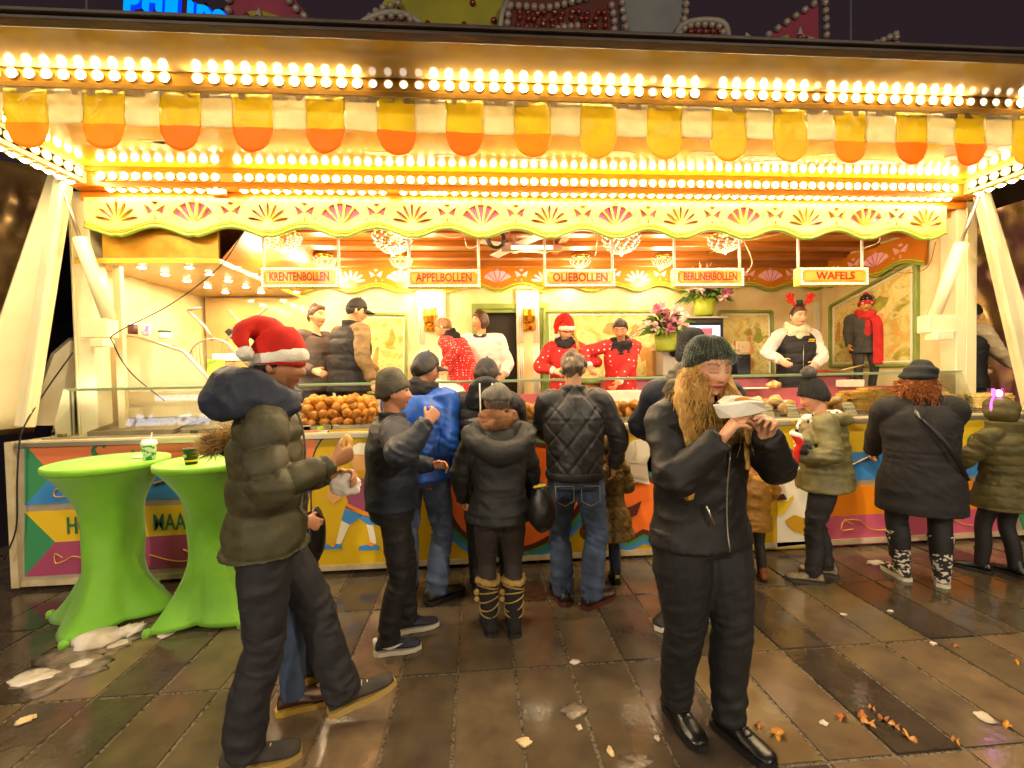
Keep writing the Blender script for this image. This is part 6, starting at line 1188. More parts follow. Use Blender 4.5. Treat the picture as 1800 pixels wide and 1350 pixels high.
for o_, k in zip(F6.shoes(cl('boot_suede', '#171311', '#0F0C0B', .9), kindn='boot', shaft=.55, rs=.075, w=.052), 'LR'):
    a, d = F6.ank[k], F6.kn[k]-F6.ank[k]; b = MB(); top = a+d*.68; b.tube([top+.072*np.array([math.cos(t), math.sin(t), .1*math.sin(2*t)]) for t in np.linspace(0, 6.283, 25)[:-1]], .022, 8, closed=True); v = np.array(b.v); b.v = list(map(tuple, v+(.008*vnoise(v*60, 2))[:, None])); F6.mb('fur_cuff', b, furb, True, o_)
    b = MB()
    for j in range(5):
        c = a+d*(.16+.1*j); b.tube([c+(.066+.008*j/5)*np.array([math.cos(t), math.sin(t), .35*math.sin(t*1.+j)]) for t in np.linspace(0, 6.283, 25)[:-1]], .006, 5, closed=True)
    F6.mb('boot_lace', b, furb, True, o_); b = MB()
    for q in (-1,): 
        p = a+d*.5+np.array([-.085, -.02, 0]); b.sph(p, .022, 10, 7); b.sph(p+np.array([.0, 0, -.05]), .02, 10, 7)
    F6.mb('fur_bobble', b, furb, True, o_)
# 7 quilted jacket man
F7 = who('grey haired man in a black quilted jacket and blue jeans seen from behind', .66, 3.02, -6, 1.765, bw=1.0, lean=5, head=(-6, -8, 0), feet={'L': (-.10, .04, 12, 0, 0), 'R': (.10, -.03, -52, 0, 0)}, hands={'L': (-.12, .42, 1.08), 'R': (.30, .16, .92)}, poles={'L': (-.9, -.5, -.4), 'R': (.85, -.6, -.2)}, group=CUST, skin='#C08A62')
F7.trousers(jean, r=(.102, .074, .07), disp=[d_fold(.006, 8, 16), d_joint(.014)]); F7.jacket(cl('quilt_black', '#2B2828', '#201E1E', rough=.48, bump=.12, bscale=60), hem=-.0, bulk=.036, r=.074, collar=.59, disp=[d_quilt(.135, .010), d_fold(.004, 6, 13, 12), d_joint(.010), d_seam((.36,), .006)])
F7.cloth('waistband', [([F7.sp(-.045), F7.sp(-.02), F7.sp(.01)], [(.202, .162), (.208, .168), (.206, .166)], 24)], blackc, .01); F7.hair_short(h_grey, .016, 5, .010, back=-.095, fluff=1.6)
b = MB()
for sg in (-1, 1):
    c = F7.pel+np.array([sg*.085, -.128, -.12]); pts = [c+np.array([x, -.012+abs(x)*.12, z]) for x, z in ((-.06, .05), (.06, .05), (.06, -.05), (0, -.08), (-.06, -.05))]
    b.tube(pts, .0035, 4, closed=True)
F7.mb('pocket_stitching', b, cl('stitch', '#8A7A58')); F7.shoes(M('leather_dark', '#241C1A', .3, bump=.3, bscale=40), M('sole_redbrown', '#4A1E14', .5), rs=.06, L=.3, toe=.04)
# 8 child beside him
F8 = who('small child in an olive brown quilted coat half hidden beside the jeans man', .96, 3.3, 0, 1.12, fem=True, bw=1.05, feet={'L': (-.10, 0, 4, 0, 0), 'R': (.10, 0, -4, 0, 0)}, hands={'L': (-.2, .3, 1.05), 'R': (.24, .25, 1.05)}, group=CUST, vox=.01, head=(20, 6, 0))
brq = cl('coat_olivebrown', '#6A5222', '#54401A', **nylon); F8.trousers(jean, r=(.09, .07, .062), vox=.014); F8.jacket(brq, hem=-.36, bulk=.055, r=.085, collar=.57, flare=.08, disp=[d_puff(.13, .012), d_quilt(.12, .010)], vox=.013); F8.hair_short(h_dark); F8.beanie(brq, .05, -.09, .03, .01, 8, .002); F8.shoes(leather, kindn='boot', shaft=.45, rs=.075, w=.055)
b = MB(); 
for k in 'LR': c = F8.ank[k]-F8.fdir[k]*.085; b.box(c+np.array([-.022, -.012, .0]), c+np.array([.022, .004, .03]))
F8.mb('boot_tag', b, gilt, False)
# 9 woman eating in the foreground
F9 = who('woman in a dark green knitted beanie with long blond hair eating from a paper wrapper', .99, 1.93, -168, 1.745, hw={'R': (1268, 772, 1.66), 'L': (1345, 764, 1.64)}, fem=True, bw=1.16, lean=4, head=(-6, -10, 0), feet={'L': (-.07, .10, 10, 0, 0), 'R': (.09, -.06, -6, 0, 0)}, poles={'R': (.7, -.4, -.7), 'L': (-.7, -.4, -.7)}, handdir={'R': (-.35, .45, .82), 'L': (.35, .5, .75)}, palm={'R': (-.85, .3, -.35), 'L': (.85, .3, -.35)}, curl=(.7, .55), group=CUST, vox=.0046, skin='#D8A07C', lips='#A84A48', brow='#7A5230', eyes='down', hair='#B88A40')
dkl = M('jacket_dark', '#141010', .6, c2='#0E0B0B', scale=12, bump=.3, bscale=60, spec=.45)
F9.trousers(cl('trousers_black', '#151315', '#100E10', .7), r=(.125, .085, .062), disp=[d_fold(.005, 8, 14), d_joint(.008)], vox=.009); F9.jacket(dkl, hem=-.07, bulk=.036, r=.074, collar=.55, flare=.03, disp=[d_fold(.008, 6, 12, 15), d_joint(.012)], vox=.0085)
F9.cloth('hair_mass', [(spline([F9.hd_pt(p) for p in ((.06, -.02, .0), (.085, .0, -.09))]+[F9.sp(.44)+F9.CR @ np.array(p) for p in ((.14, .09, -.02), (.165, .13, -.14), (.165, .14, -.27))], 5), np.c_[np.interp(np.arange(21), [0, 6, 14, 20], [.05, .075, .075, .02]), np.interp(np.arange(21), [0, 6, 14, 20], [.035, .05, .045, .015])], 16), (spline([F9.hd_pt(p) for p in ((-.06, -.01, .0), (-.085, .015, -.08))]+[F9.sp(.44)+F9.CR @ np.array((-.11, .12, -.03)), F9.sp(.44)+F9.CR @ np.array((-.12, .15, -.16))], 5), np.interp(np.arange(16), [0, 6, 15], [.03, .042, .012]), 12)], h_blond, .008, [lambda s_, v, N, C, S: .006*vnoise(v*np.array([55, 55, 8]), 5)+.004*vnoise(v*np.array([90, 90, 14]), 6)])
F9.scarf(M('scarf_check', '#6A5420', .9, c2='#1E1810', scale=9, bump=.9, bscale=90, lo=.47, hi=.53, detail=0), 3, .054, .118, .455, .10, disp=.018, front=.01)
F9.shell('hair', h_blond, .010, lambda v: (1-sm(v[:, 2], .02, .045))*sm(v[:, 2]-np.interp(np.abs(np.degrees(np.arctan2(v[:, 0], v[:, 1]))), [0, 50, 75, 100, 180], [.06, .05, -.05, -.1, -.12]), -.008, .008), lambda v: .006*vnoise(v*np.array([60, 60, 12]), 4))
o = F9.beanie(M('wool_green', '#3A4228', .95, c2='#22281A', scale=40, bump=1., bscale=120, sheen=.4), .058, -.06, .030, .004, 34, .006, .026, 0., twist=1.5)
F9.fur('wool_fuzz', MATS['wool_green'], [F9.hd_pt((.10*math.cos(a), .12*math.sin(a)-.01, .07)) for a in np.linspace(0, 6.28, 20)], 260, .016, 9, lambda p: p-F9.hc+np.array([0, 0, .03]), .0012, o)
def roots9(q): a = q.uniform(.7, 2.6); return F9.hd_pt((.088*math.sin(a), .085*math.cos(a)-.01, -.03+q.uniform(-.04, .03))), (math.sin(a)*.9+.2, math.cos(a)*.5+.15, -.6)
F9.strands('hair_locks', h_blond, roots9, 460, .38, 5, .0018, .085, (.06, .10, -1), .3, 1.7, stiff=.5)
def roots9b(q): a = q.uniform(3.4, 5.5); return F9.hd_pt((.088*math.sin(a), .085*math.cos(a)-.01, -.05)), (math.sin(a)*.6, math.cos(a)*.5, -.7)
F9.strands('hair_locks', h_blond, roots9b, 260, .34, 8, .0028, .03, (-.05, .05, -1), .5, 1.1)
F9.shoes(leather, kindn='boot', shaft=.3, rs=.058, toe=.04, lace=blackc); b = MB()
for k, x in (('a', -.13),): b.tube([F9.sp(.14)+np.array([.10, .165, .0]), F9.sp(.10)+np.array([.085, .17, 0]), F9.sp(.06)+np.array([.07, .176, .0])], .006, 6)
F9.mb('zip', b, M('zip_silver', '#B8B0A0', .3, metal=.9)); b = MB(); b.tube(spline([F9.sp(u)+np.array([0, d, 0]) for u, d in ((.36, .178), (.2, .168), (.05, .17), (-.06, .185))], 4), .004, 6); F9.mb('zip', b, MATS['zip_silver'])

# 10 man behind her
F10 = who('man in a dark ribbed beanie and navy jacket standing behind the eating woman', 1.36, 2.72, -22, 1.83, lean=3, head=(-10, -4, 0), feet={'L': (-.12, 0, 150, 0, 0), 'R': (.10, .1, -10, 0, 0)}, hands={'L': (-.22, .36, 1.08), 'R': (.22, .34, 1.1)}, poles={'L': (-.9, -.4, -.3)}, group=CUST, bw=1.08)
F10.trousers(cl('grey_trousers', '#4A4440', '#3A3532', .7), r=(.1, .075, .066), disp=[d_joint(.012)]); F10.jacket(navy, hem=-.06, bulk=.05, r=.08, collar=.56, disp=[d_fold(.010, 5, 10, 22), d_joint(.01)]); F10.hair_short(h_dark, .008); F10.beanie(cl('wool_charcoal', '#2E2A28', '#242020', .9), .03, -.05, .022, .04, 70, .0025, .03); F10.scarf(cl('scarf_grey', '#6E675C', '#5A544A', .95, bump=.8, bscale=60), 2, .05, .09, .54); F10.shoes(cl('sneaker_dark', '#26221E', '#1C1916', .6), sole_w, 'sneaker', rs=.062, lace=blackc)
# 11 small child in mustard
F11 = who('small child in a mustard jacket mostly hidden behind the eating woman', 2.07, 3.2, 15, .98, bw=1.15, feet={'L': (-.12, .03, 20, 0, 0), 'R': (.12, -.03, -30, 0, 0)}, hands={'L': (-.3, .2, .95), 'R': (.36, .16, .98)}, poles={'R': (.9, -.5, -.4)}, group=CUST, vox=.01)
mus_ = cl('mustard', '#A8741A', '#8A5C12', .6); F11.trousers(cl('trousers_dark', '#26221E', None, .7), vox=.014); F11.jacket(mus_, hem=-.2, bulk=.05, r=.085, collar=.57, disp=[d_fold(.016, 7, 14, 3)], vox=.013); F11.hair_short(h_brown); F11.beanie(mus_, .04, -.06, .02, .02, 20); F11.shoes(M('leather_rust', '#8A4A14', .5, bump=.4), M('sole_dark', '#1A1614', .6), 'boot', shaft=.25, rs=.07)
# 12 woman in olive parka looking down
F12 = who('woman in an olive parka and pom-pom beanie looking down at a small santa doll', 2.60, 3.14, 56, 1.50, hw={'R': (1413, 782, 3.0), 'L': (1398, 800, 3.05)}, fem=True, bw=1.14, lean=4, head=(2, -14, 0), feet={'R': (.10, -.02, -4, 0, 0), 'L': (-.12, .10, 6, 0, 0)}, poles={'R': (.5, -.8, -.5), 'L': (-.5, -.8, -.5)}, curl=(.9, .9), group=CUST, eyes='down', skin='#D89C7C', vox=.0065, hair='#8A5A2A')
F12.trousers(cl('jeans_black', '#242022', '#1A1719', .75), r=(.1, .07, .056), disp=[d_fold(.005), d_joint(.012)]); F12.jacket(cl('parka_olive', '#70683C', '#5C5530', .55, bump=.2, bscale=50), hem=-.09, bulk=.05, r=.083, collar=.55, flare=.05, disp=[d_fold(.011, 5, 13, 31), d_joint(.014)], belly=.03)
F12.cloth('hood', [(spline([F12.sp(.5)+F12.CR @ np.array(p) for p in ((.14, .05, .0), (.15, -.07, .02), (0, -.17, -.0), (-.15, -.07, .02), (-.14, .05, 0))], 5), .055, 14)], MATS['cloth_parka_olive'], .01, [d_fold(.008)])
F12.hair_short(h_brown, .010); o = F12.beanie(cl('wool_black', '#2A2826', '#1E1C1B', .95, bump=.9, bscale=80), .03, -.055, .028, .03, 22, .006, .015, twist=6); F12.pompom(cl('pompom_grey', '#5A5654', '#3A3736', .95, bump=1., bscale=60), (0, -.03, .222), .06, o, seed=4)
b = MB(); c = F12.hd_pt((.085, .075, .03)); b.box(c-np.array([.012, .012, .008]), c+np.array([.012, .012, .008])); F12.mb('hat_label', b, gilt, False, o)
scw = M('scarf_white_print', '#EDE4D4', .9, c2='#2E2A28', scale=26, lo=.56, hi=.6, detail=1, bump=.6, bscale=80); F12.scarf(scw, 3, .04, .105, .44, .03, front=.0)
F12.cloth('scarf_end', [(spline([F12.sp(.5)+F12.CR @ np.array(p) for p in ((.06, .15, .0), (.06, .20, -.12), (.05, .21, -.3), (.05, .22, -.48), (.05, .23, -.62))], 4), [(.06, .016)]*17, 12)], scw, .009, [d_fold(.006)])
b = MB(); q = np.random.default_rng(3)
for i in range(16): u = q.uniform(-.05, .62); b.sph(F12.sp(.5)+F12.CR @ np.array([.06+q.uniform(-.05, .06), .2+.02*u+q.uniform(.0, .02), -u]), .014, 7, 5)
kind(F12.mb('yellow_tassels', b, M('tassel_yellow', '#D8B020', .9)), 'stuff')
for k in 'LR':
    b = MB(); F12.hand(b, k); v = np.array(b.v); b.v = [tuple(p) for p in v]; vv, ff = remesh(b, .008, 1); me = bpy.data.meshes.new('glove'); N_ = None; me.from_pydata(vv, [], ff); nn = np.zeros(len(vv)*3, np.float32); me.vertex_normals.foreach_get('vector', nn); me.vertices.foreach_set('co', ((vv+nn.reshape(-1, 3)*.006)*F12.s).astype(np.float32).ravel()); me.materials.append(cl('glove_black', '#171516', None, .85)); me.polygons.foreach_set('use_smooth', [True]*len(ff)); F12.add('glove', me)
F12.shoes(cl('hiking_beige', '#9A8862', '#6A5E48', .8, scale=30), M('sole_grey', '#3A3430', .6), 'hiking_boot', shaft=.12, rs=.06, lace=M('lace_brown', '#4A3420', .7), L=.285)
# 13 red haired woman
F13 = who('red haired woman in a black beret and long black coat seen from behind', 3.28, 3.05, -26, 1.61, fem=True, bw=1.28, lean=5, head=(-6, -4, 0), feet={'L': (-.12, .02, 14, 0, 0), 'R': (.13, -.02, -20, 0, 0)}, hands={'L': (-.20, .38, .98), 'R': (.22, .38, .98)}, poles={'L': (-.6, -.8, -.4), 'R': (.6, -.8, -.4)}, group=CUST)
coat = cl('coat_wool', '#242020', '#1B1818', .85, bump=.5, bscale=200); F13.trousers(blackc, r=(.1, .078, .07), end=.75); F13.jacket(coat, hem=-.34, bulk=.05, r=.092, collar=.57, flare=.02, disp=[d_fold(.006, 4, 9, 41), d_joint(.006), d_seam((.14, .09), .006), d_back_seam(.006)], belly=.0)
def roots13(q): a = q.uniform(1.0, 5.3); return F13.hd_pt((.085*math.sin(a), .095*math.cos(a), -.01+q.uniform(-.07, .03))), (math.sin(a)*1.2, math.cos(a), -.2)
F13.shell('hair', h_red, .022, lambda v: sm(v[:, 2]-np.interp(np.abs(np.degrees(np.arctan2(v[:, 0], v[:, 1]))), [0, 50, 75, 100, 180], [.06, .05, -.03, -.1, -.12]), -.01, .01), lambda v: .014*vnoise(v*32, 6)); F13.strands('hair_curls', h_red, roots13, 330, .32, 6, .0065, .13, (0, -.15, -.9), 1.3, 2.1)
o = F13.shell('beret', cl('beret_black', '#1C2020', '#141717', .9, bump=.6, bscale=40), .052, lambda v: sm(v[:, 2]-(.0+.03*sm(v[:, 1], -.1, .09)), -.008, .006), lambda v: .013*vnoise(v*12, 12)+.006*np.sin(v[:, 2]*130+20*v[:, 0]), post=lambda u, w: u+np.outer(w*sm(u[:, 2], .0, .12), (.018, -.01, .004)))
b = MB(); st = [F13.sp(.50)+np.array([-.10, -.08, .03]), F13.sp(.42)+np.array([-.06, -.205, 0]), F13.sp(.25)+np.array([.06, -.225, 0]), F13.sp(.08)+np.array([.16, -.19, 0]), F13.sp(-.06)+np.array([.25, -.1, 0])]; b.tube(spline(st, 5), [(.016, .004)]*21, 8, side=(1, 0, 1)); F13.mb('bag_strap', b, leather)
F13.shoes(M('knit_pattern', '#2A2626', .9, c2='#D8CCB8', scale=34, lo=.52, hi=.56, detail=1, stretch=(1, 1, 1.6), bump=.6), sole_w, 'boot', shaft=.62, rs=.085, w=.052)
# 14 child in hooded olive coat
F14 = who('child in an olive quilted hooded coat wearing a glowing pink bow headband', 3.98, 3.05, 4, 1.34, bw=1.08, lean=3, head=(10, -4, 0), feet={'L': (-.12, .12, 30, 0, 0), 'R': (.10, -.02, 6, 0, 0)}, hands={'L': (-.22, .32, 1.0), 'R': (.24, .25, .95)}, poles={'L': (-.9, -.4, -.4)}, group=CUST, vox=.008, fem=True)
olq = cl('coat_olive_quilt', '#5A5026', '#46401E', **nylon); F14.trousers(blackc, r=(.085, .065, .055), vox=.012); F14.jacket(olq, hem=-.23, bulk=.055, r=.085, collar=.57, flare=.06, disp=[d_puff(.10, .013, sleeve=.09), d_fold(.006)], vox=.011); F14.hair_short(h_brown, .01)
F14.shell('hood', olq, .05, lambda v: np.clip(sm(np.hypot(v[:, 0]/.066, (v[:, 2]+.025)/.10), .95, 1.1)+sm(-v[:, 1], -.05, -.03), 0, 1), lambda v: .010*np.abs(np.sin(v[:, 2]*38+2*v[:, 0]*8))-.004+.006*vnoise(v*16, 3)); F14.cloth('hood_neck', [([F14.sp(.48), F14.sp(.52), F14.hd_pt((0, -.03, -.09))], [.14, .135, .14], 18)], olq, .011)
F14.shoes(leather, kindn='boot', shaft=.3, rs=.06)
o = F14.o; Em = emat('bow_glow', (1, .05, .75), 2.2); Em2 = emat('bow_core', (.75, .35, 1), 7); bowp = M('bow_pink', '#D83AA8', .35)
t = thing('bow_headband', 'glowing pink and violet bow on a headband over the olive hood', 'headband', tuple(F14.world(F14.hd_pt((0, 0, .15)))))
def wpts(ps): return [F14.world(F14.hd_pt(p)) for p in ps]
b = MB(); b.tube(spline(wpts([(-.125*math.cos(a), .0, .02+.155*math.sin(a)) for a in np.linspace(-.3, 3.44, 12)]), 3), .006, 6); b.build('band', Em, t, smooth=True)
for sg, mt in ((-1, Em), (1, bowp)):
    b = MB(); V = wpts([(sg*x, -.01+.012*dz, z) for dz in (-1, 1) for x, z in ((.0, .185), (.045, .225), (.085, .24), (.095, .2), (.08, .165), (.04, .165))]); b.add(V, [tuple(range(6)), tuple(range(11, 5, -1))]+[(i, (i+1) % 6, 6+(i+1) % 6, 6+i) for i in range(6)]); b.build('bow_wing', mt, t, bevel=.006)
b = MB(); b.sph(wpts([(-.02, -.02, .19)])[0], .024, 10, 8); b.build('bow_lamp', Em2, t, smooth=True)
# ---------------------------------------------------------------- sellers
SK = '#E0A878'
F15 = who('young man with short dark hair in a grey sweater behind the santa hat', P(552, 600, 5.0)[0], 5.0, -124, 1.80, z=FLOOR, head=(12, -4, 0), lean=3, group=VEND, skin=SK, hair='#3A2416', brow='#3A2416', hands={'R': (.2, .25, 1.05), 'L': (-.2, .25, 1.05)}); F15.trousers(charcoal); F15.jacket(cl('sweater_grey', '#6A5A50', '#5E5048', .85), hem=-.08, bulk=.02, r=.062, collar=.5, disp=[d_fold(.006)]); F15.hair_short(h_brown, .014, 3, .009, front=.07); F15.scarf(cl('collar_dark', '#2A2220'), 1, .012, .07, .51, .1, name='collar', disp=.002); F15.shoes(leather)
F16 = who('man in a black padded vest and cap with mottled khaki sleeves, back to the camera', P(612, 600, 4.72)[0], 4.72, -42, 1.83, z=FLOOR, head=(-28, -14, 0), lean=5, group=VEND, bw=1.12, skin=SK, hw={'R': (655, 668, 4.45)}, hands={'L': (-.1, .4, 1.0)}, poles={'R': (.6, -.8, -.3)}); F16.trousers(cl('jeans_dark', '#2A2C34', '#22242C', .8)); F16.jacket(M('sleeve_khaki', '#8A6E40', .7, c2='#6A5230', scale=10, bump=.4), hem=-.02, bulk=.02, r=.072, collar=.5, disp=[d_fold(.007), d_joint(.01)], name='sweater'); F16.jacket(cl('vest_black', '#242020', '#1C1919', **nylon), hem=-.10, bulk=.055, collar=.6, sleeves=False, disp=[d_puff(.15, .014)], name='vest'); F16.hair_short(h_dark, .01); F16.cap(cl('cap_seller', '#1A1614', None, .7)); F16.shoes(leather)
F17 = who('man in a red spotted sweater and black scarf bending to the left over a tub', P(815, 640, 4.98)[0], 4.98, 62, 1.72, z=FLOOR, head=(8, -18, 0), lean=24, group=VEND, skin=SK, hair='#8A5A30', brow='#6A4020', hw={'L': (780, 642, 4.8), 'R': (782, 650, 4.72)}, curl=(.6, .6), eyes='down'); spot = M('red_spotted', '#C4201C', .8, c2='#C4201C', scale=3, bump=.6, bscale=120)
def dots(m, scale=30, size=.16, c=(.85, .8, .72)):
    nt = m.node_tree; N = nt.nodes; L = nt.links; bs = N['Principled BSDF']; v = N.new('ShaderNodeTexVoronoi'); v.inputs['Scale'].default_value = scale; v.inputs['Randomness'].default_value = .25; t = N.new('ShaderNodeTexCoord'); L.new(t.outputs['Object'], v.inputs['Vector']); l = N.new('ShaderNodeMath'); l.operation = 'LESS_THAN'; l.inputs[1].default_value = size; L.new(v.outputs['Distance'], l.inputs[0]); mx = N.new('ShaderNodeMix'); mx.data_type = 'RGBA'; mx.inputs[7].default_value = c+(1,); s = bs.inputs['Base Color']
    if s.is_linked: L.new(s.links[0].from_socket, mx.inputs[6])
    else: mx.inputs[6].default_value = s.default_value
    L.new(l.outputs[0], mx.inputs[0]); L.new(mx.outputs[2], s); return m
dots(spot, 38, .22); F17.trousers(charcoal); F17.jacket(spot, hem=-.10, bulk=.03, r=.072, collar=.5, disp=[d_fold(.007)], name='sweater'); F17.scarf(cl('scarf_black', '#1C1818', None, .9), 2, .04, .085, .53); F17.hair_short(hairm('fair', '#9A6A38', '#7A4E26'), .01, 6, front=.065); F17.shoes(leather)
F18 = who('man with chin length brown hair in a white jacket in the doorway', P(846, 600, 5.4)[0], 5.4, 168, 1.76, z=FLOOR, head=(-46, 2, 0), group=VEND, bw=1.14, skin='#D89864', hair='#6A4424', brow='#5A3A1E', hands={'R': (.3, .2, 1.0), 'L': (-.3, .2, 1.0)}); F18.trousers(charcoal); F18.jacket(cl('jacket_white', '#EDE4D8', '#E0D4C4', .8), hem=-.12, bulk=.04, r=.078, collar=.55, disp=[d_fold(.008)]); F18.shell('hair', h_brown, .022, lambda v: sm(v[:, 2]-np.interp(np.abs(np.degrees(np.arctan2(v[:, 0], v[:, 1]))), [0, 40, 62, 80, 180], [.062, .05, .0, -.075, -.1]), -.01, .008), lambda v: .008*vnoise(v*np.array([60, 60, 14]), 5)); F18.scarf(cl('collar_dark', '#2A2220'), 1, .018, .075, .54, .1, name='collar', disp=.002); F18.shoes(leather)
F19 = who('blond girl in a santa hat and red christmas sweater looking down', P(992, 620, 4.86)[0], 4.86, 176, 1.60, z=FLOOR, head=(10, -22, 0), lean=6, group=VEND, fem=True, skin='#EAB48A', lips='#B84A44', brow='#8A6030', eyes='down', hair='#C89A48', hw={'R': (975, 652, 4.62), 'L': (1030, 640, 4.6)}, poles={'R': (.9, -.4, -.3), 'L': (-.9, -.4, -.3)}, curl=(.6, .7)); rsn = dots(M('red_snow', '#CC221C', .8, c2='#B81A16', scale=6, bump=.7, bscale=120), 17, .17); F19.trousers(charcoal); F19.jacket(rsn, hem=-.08, bulk=.028, r=.07, collar=.5, disp=[d_fold(.007)], name='sweater', to=.86); F19.scarf(MATS['cloth_scarf_black'], 2, .036, .08, .53); F19.shell('hair', h_blond, .014, lambda v: sm(v[:, 2]-np.interp(np.abs(np.degrees(np.arctan2(v[:, 0], v[:, 1]))), [0, 50, 75, 100, 180], [.062, .05, -.05, -.1, -.12]), -.008, .008)); F19.santa_hat(redfelt, white_k, path=[(0, -.005, 0), (0, -.01, .06), (.01, -.02, .105), (.045, -.03, .125), (.085, -.03, .10), (.112, -.02, .05), (.118, -.01, .0), (.118, -.005, -.05)], radii=[.102, .104, .092, .068, .05, .04, .03, .02])
def roots19(q): return F19.hd_pt((-.082, q.uniform(-.02, .03), -.03)), (-.5, .3, -.8)
F19.strands('hair_locks', h_blond, roots19, 26, .3, 4, .008, .01, (-.1, .1, -1), .3); F19.shoes(leather)
F20 = who('dark haired girl in a red christmas sweater and thick black scarf looking down', P(1090, 620, 4.72)[0], 4.72, 172, 1.60, z=FLOOR, head=(-16, -26, 0), lean=10, group=VEND, fem=True, skin='#CC9066', lips='#9A4038', brow='#1E120C', eyes='down', hair='#2A1810', hw={'R': (1036, 646, 4.55), 'L': (1078, 690, 4.42)}, poles={'R': (.9, -.3, .2), 'L': (-.9, -.4, -.3)}, curl=(.7, .6)); F20.trousers(charcoal); F20.jacket(rsn, hem=-.08, bulk=.03, r=.072, collar=.5, disp=[d_fold(.007)], name='sweater', to=.8); F20.scarf(MATS['cloth_scarf_black'], 3, .045, .10, .43, .05, front=.0); F20.hair_short(h_dark, .012, 8, .004, front=.06, back=-.1); b = MB(); b.sph(F20.hd_pt((0, -.115, .03)), .04, 12, 9); F20.mb('hair_bun', b, h_dark); F20.shoes(leather)
for f_ in (F19, F20):
    for k in 'LR': a = f_.wr[k]; d = nrm(f_.el[k]-a); f_.cloth('cuff', [([a+d*.005, a+d*.03, a+d*.06], [.044, .05, .047], 14)], white_k, .009)
F21 = who('girl with red felt antlers, a black vest and a cream scarf', P(1398, 600, 4.98)[0], 4.98, 170, 1.74, z=FLOOR, head=(8, -8, 0), lean=2, group=VEND, fem=True, bw=1.1, skin='#E2AC84', lips='#B8584E', brow='#5A3A22', hair='#5A3A20', hw={'R': (1372, 634, 4.72), 'L': (1434, 640, 4.7)}, poles={'R': (.9, -.5, -.3), 'L': (-.9, -.5, -.3)}, curl=(.5, .5)); F21.trousers(blackc); F21.jacket(cl('sweater_pale', '#EAD8CC', '#DCC8BA', .85), hem=-.02, bulk=.018, r=.07, collar=.5, disp=[d_fold(.008), d_joint(.01)], name='sweater'); F21.jacket(MATS['cloth_vest_black'], hem=-.14, bulk=.045, collar=.57, sleeves=False, disp=[d_puff(.13, .011)], name='vest'); F21.scarf(cl('scarf_cream', '#E6D8B4', '#C8B890', .95, bump=.8, bscale=60), 3, .044, .095, .485, .10); F21.hair_short(h_brown, .008, 4, .003, front=.062, back=-.1); F21.shoes(leather)
b = MB(); b.tube(spline([F21.sp(.42)+np.array([x, .168, 0]) for x in (-.06, -.09, -.12)], 2), .008, 5); b.tube(spline([F21.sp(.40)+np.array([x, .168, 0]) for x in (-.05, -.09, -.12)], 2), .006, 5); F21.mb('vest_lettering', b, gilt); b = MB(); b.tube([F21.sp(u)+np.array([0, .17, 0]) for u in (.36, .2, .0, -.13)], .004, 5); F21.mb('zip', b, MATS['zip_silver'])
t = thing('antler_headband', 'red felt antlers with a tiny black hat on the girl in the vest', 'headband', tuple(F21.world(F21.hd_pt((0, 0, .13)))))
w21 = lambda ps: [F21.world(F21.hd_pt(p)) for p in ps]
b = MB(); b.tube(spline(w21([(-.088*math.cos(a), .0, .02+.105*math.sin(a)) for a in np.linspace(0, 3.14, 10)]), 3), .009, 6); b.build('band', blackc, t, smooth=True)
for sg in (-1, 1):
    b = MB()
    for ps in ([(.05, 0, .11), (.085, 0, .17), (.12, 0, .22), (.13, 0, .27)], [(.075, 0, .155), (.12, 0, .165), (.15, 0, .19)], [(.1, 0, .195), (.145, 0, .215), (.165, 0, .25)], [(.095, 0, .19), (.085, 0, .23), (.09, 0, .26)]): b.tube(spline(w21([(sg*x, y, z) for x, y, z in ps]), 3), .014, 7)
    b.build('antler', redfelt, t, smooth=True)
b = MB(); b.lathe([(.032, 0), (.034, .05), (.001, .052)], w21([(0, 0, .135)])[0], 14); b.lathe([(.05, 0), (.05, .006), (.03, .007)], w21([(0, 0, .13)])[0], 14); b.build('tiny_hat', blackc, t)
q = P(1733, 600, 4.31)
F23 = who('figure in dark vest and cream sleeves, stand-in for a mirror reflection right of the post', q[0]-.02, 4.5, -88, 1.70, z=FLOOR, head=(10, -16, 0), lean=4, group=VEND, fem=True, skin='#E2AC84', hair='#3A2618', hands={'R': (.16, .40, 1.02), 'L': (-.16, .40, 1.02)}, poles={'R': (.5, -.9, -.4)}); F23.trousers(blackc); F23.jacket(cl('sleeve_cream', '#E8CFA0', '#DCC090', .85), hem=-.02, bulk=.018, r=.07, collar=.5, disp=[d_fold(.008), d_joint(.01)], name='sweater'); F23.jacket(MATS['cloth_vest_black'], hem=-.14, bulk=.045, collar=.57, sleeves=False, disp=[d_puff(.13, .011)], name='vest'); F23.hair_short(h_dark, .016); F23.shoes(leather)  # figure added in place of a mirror reflection of the antlers girl
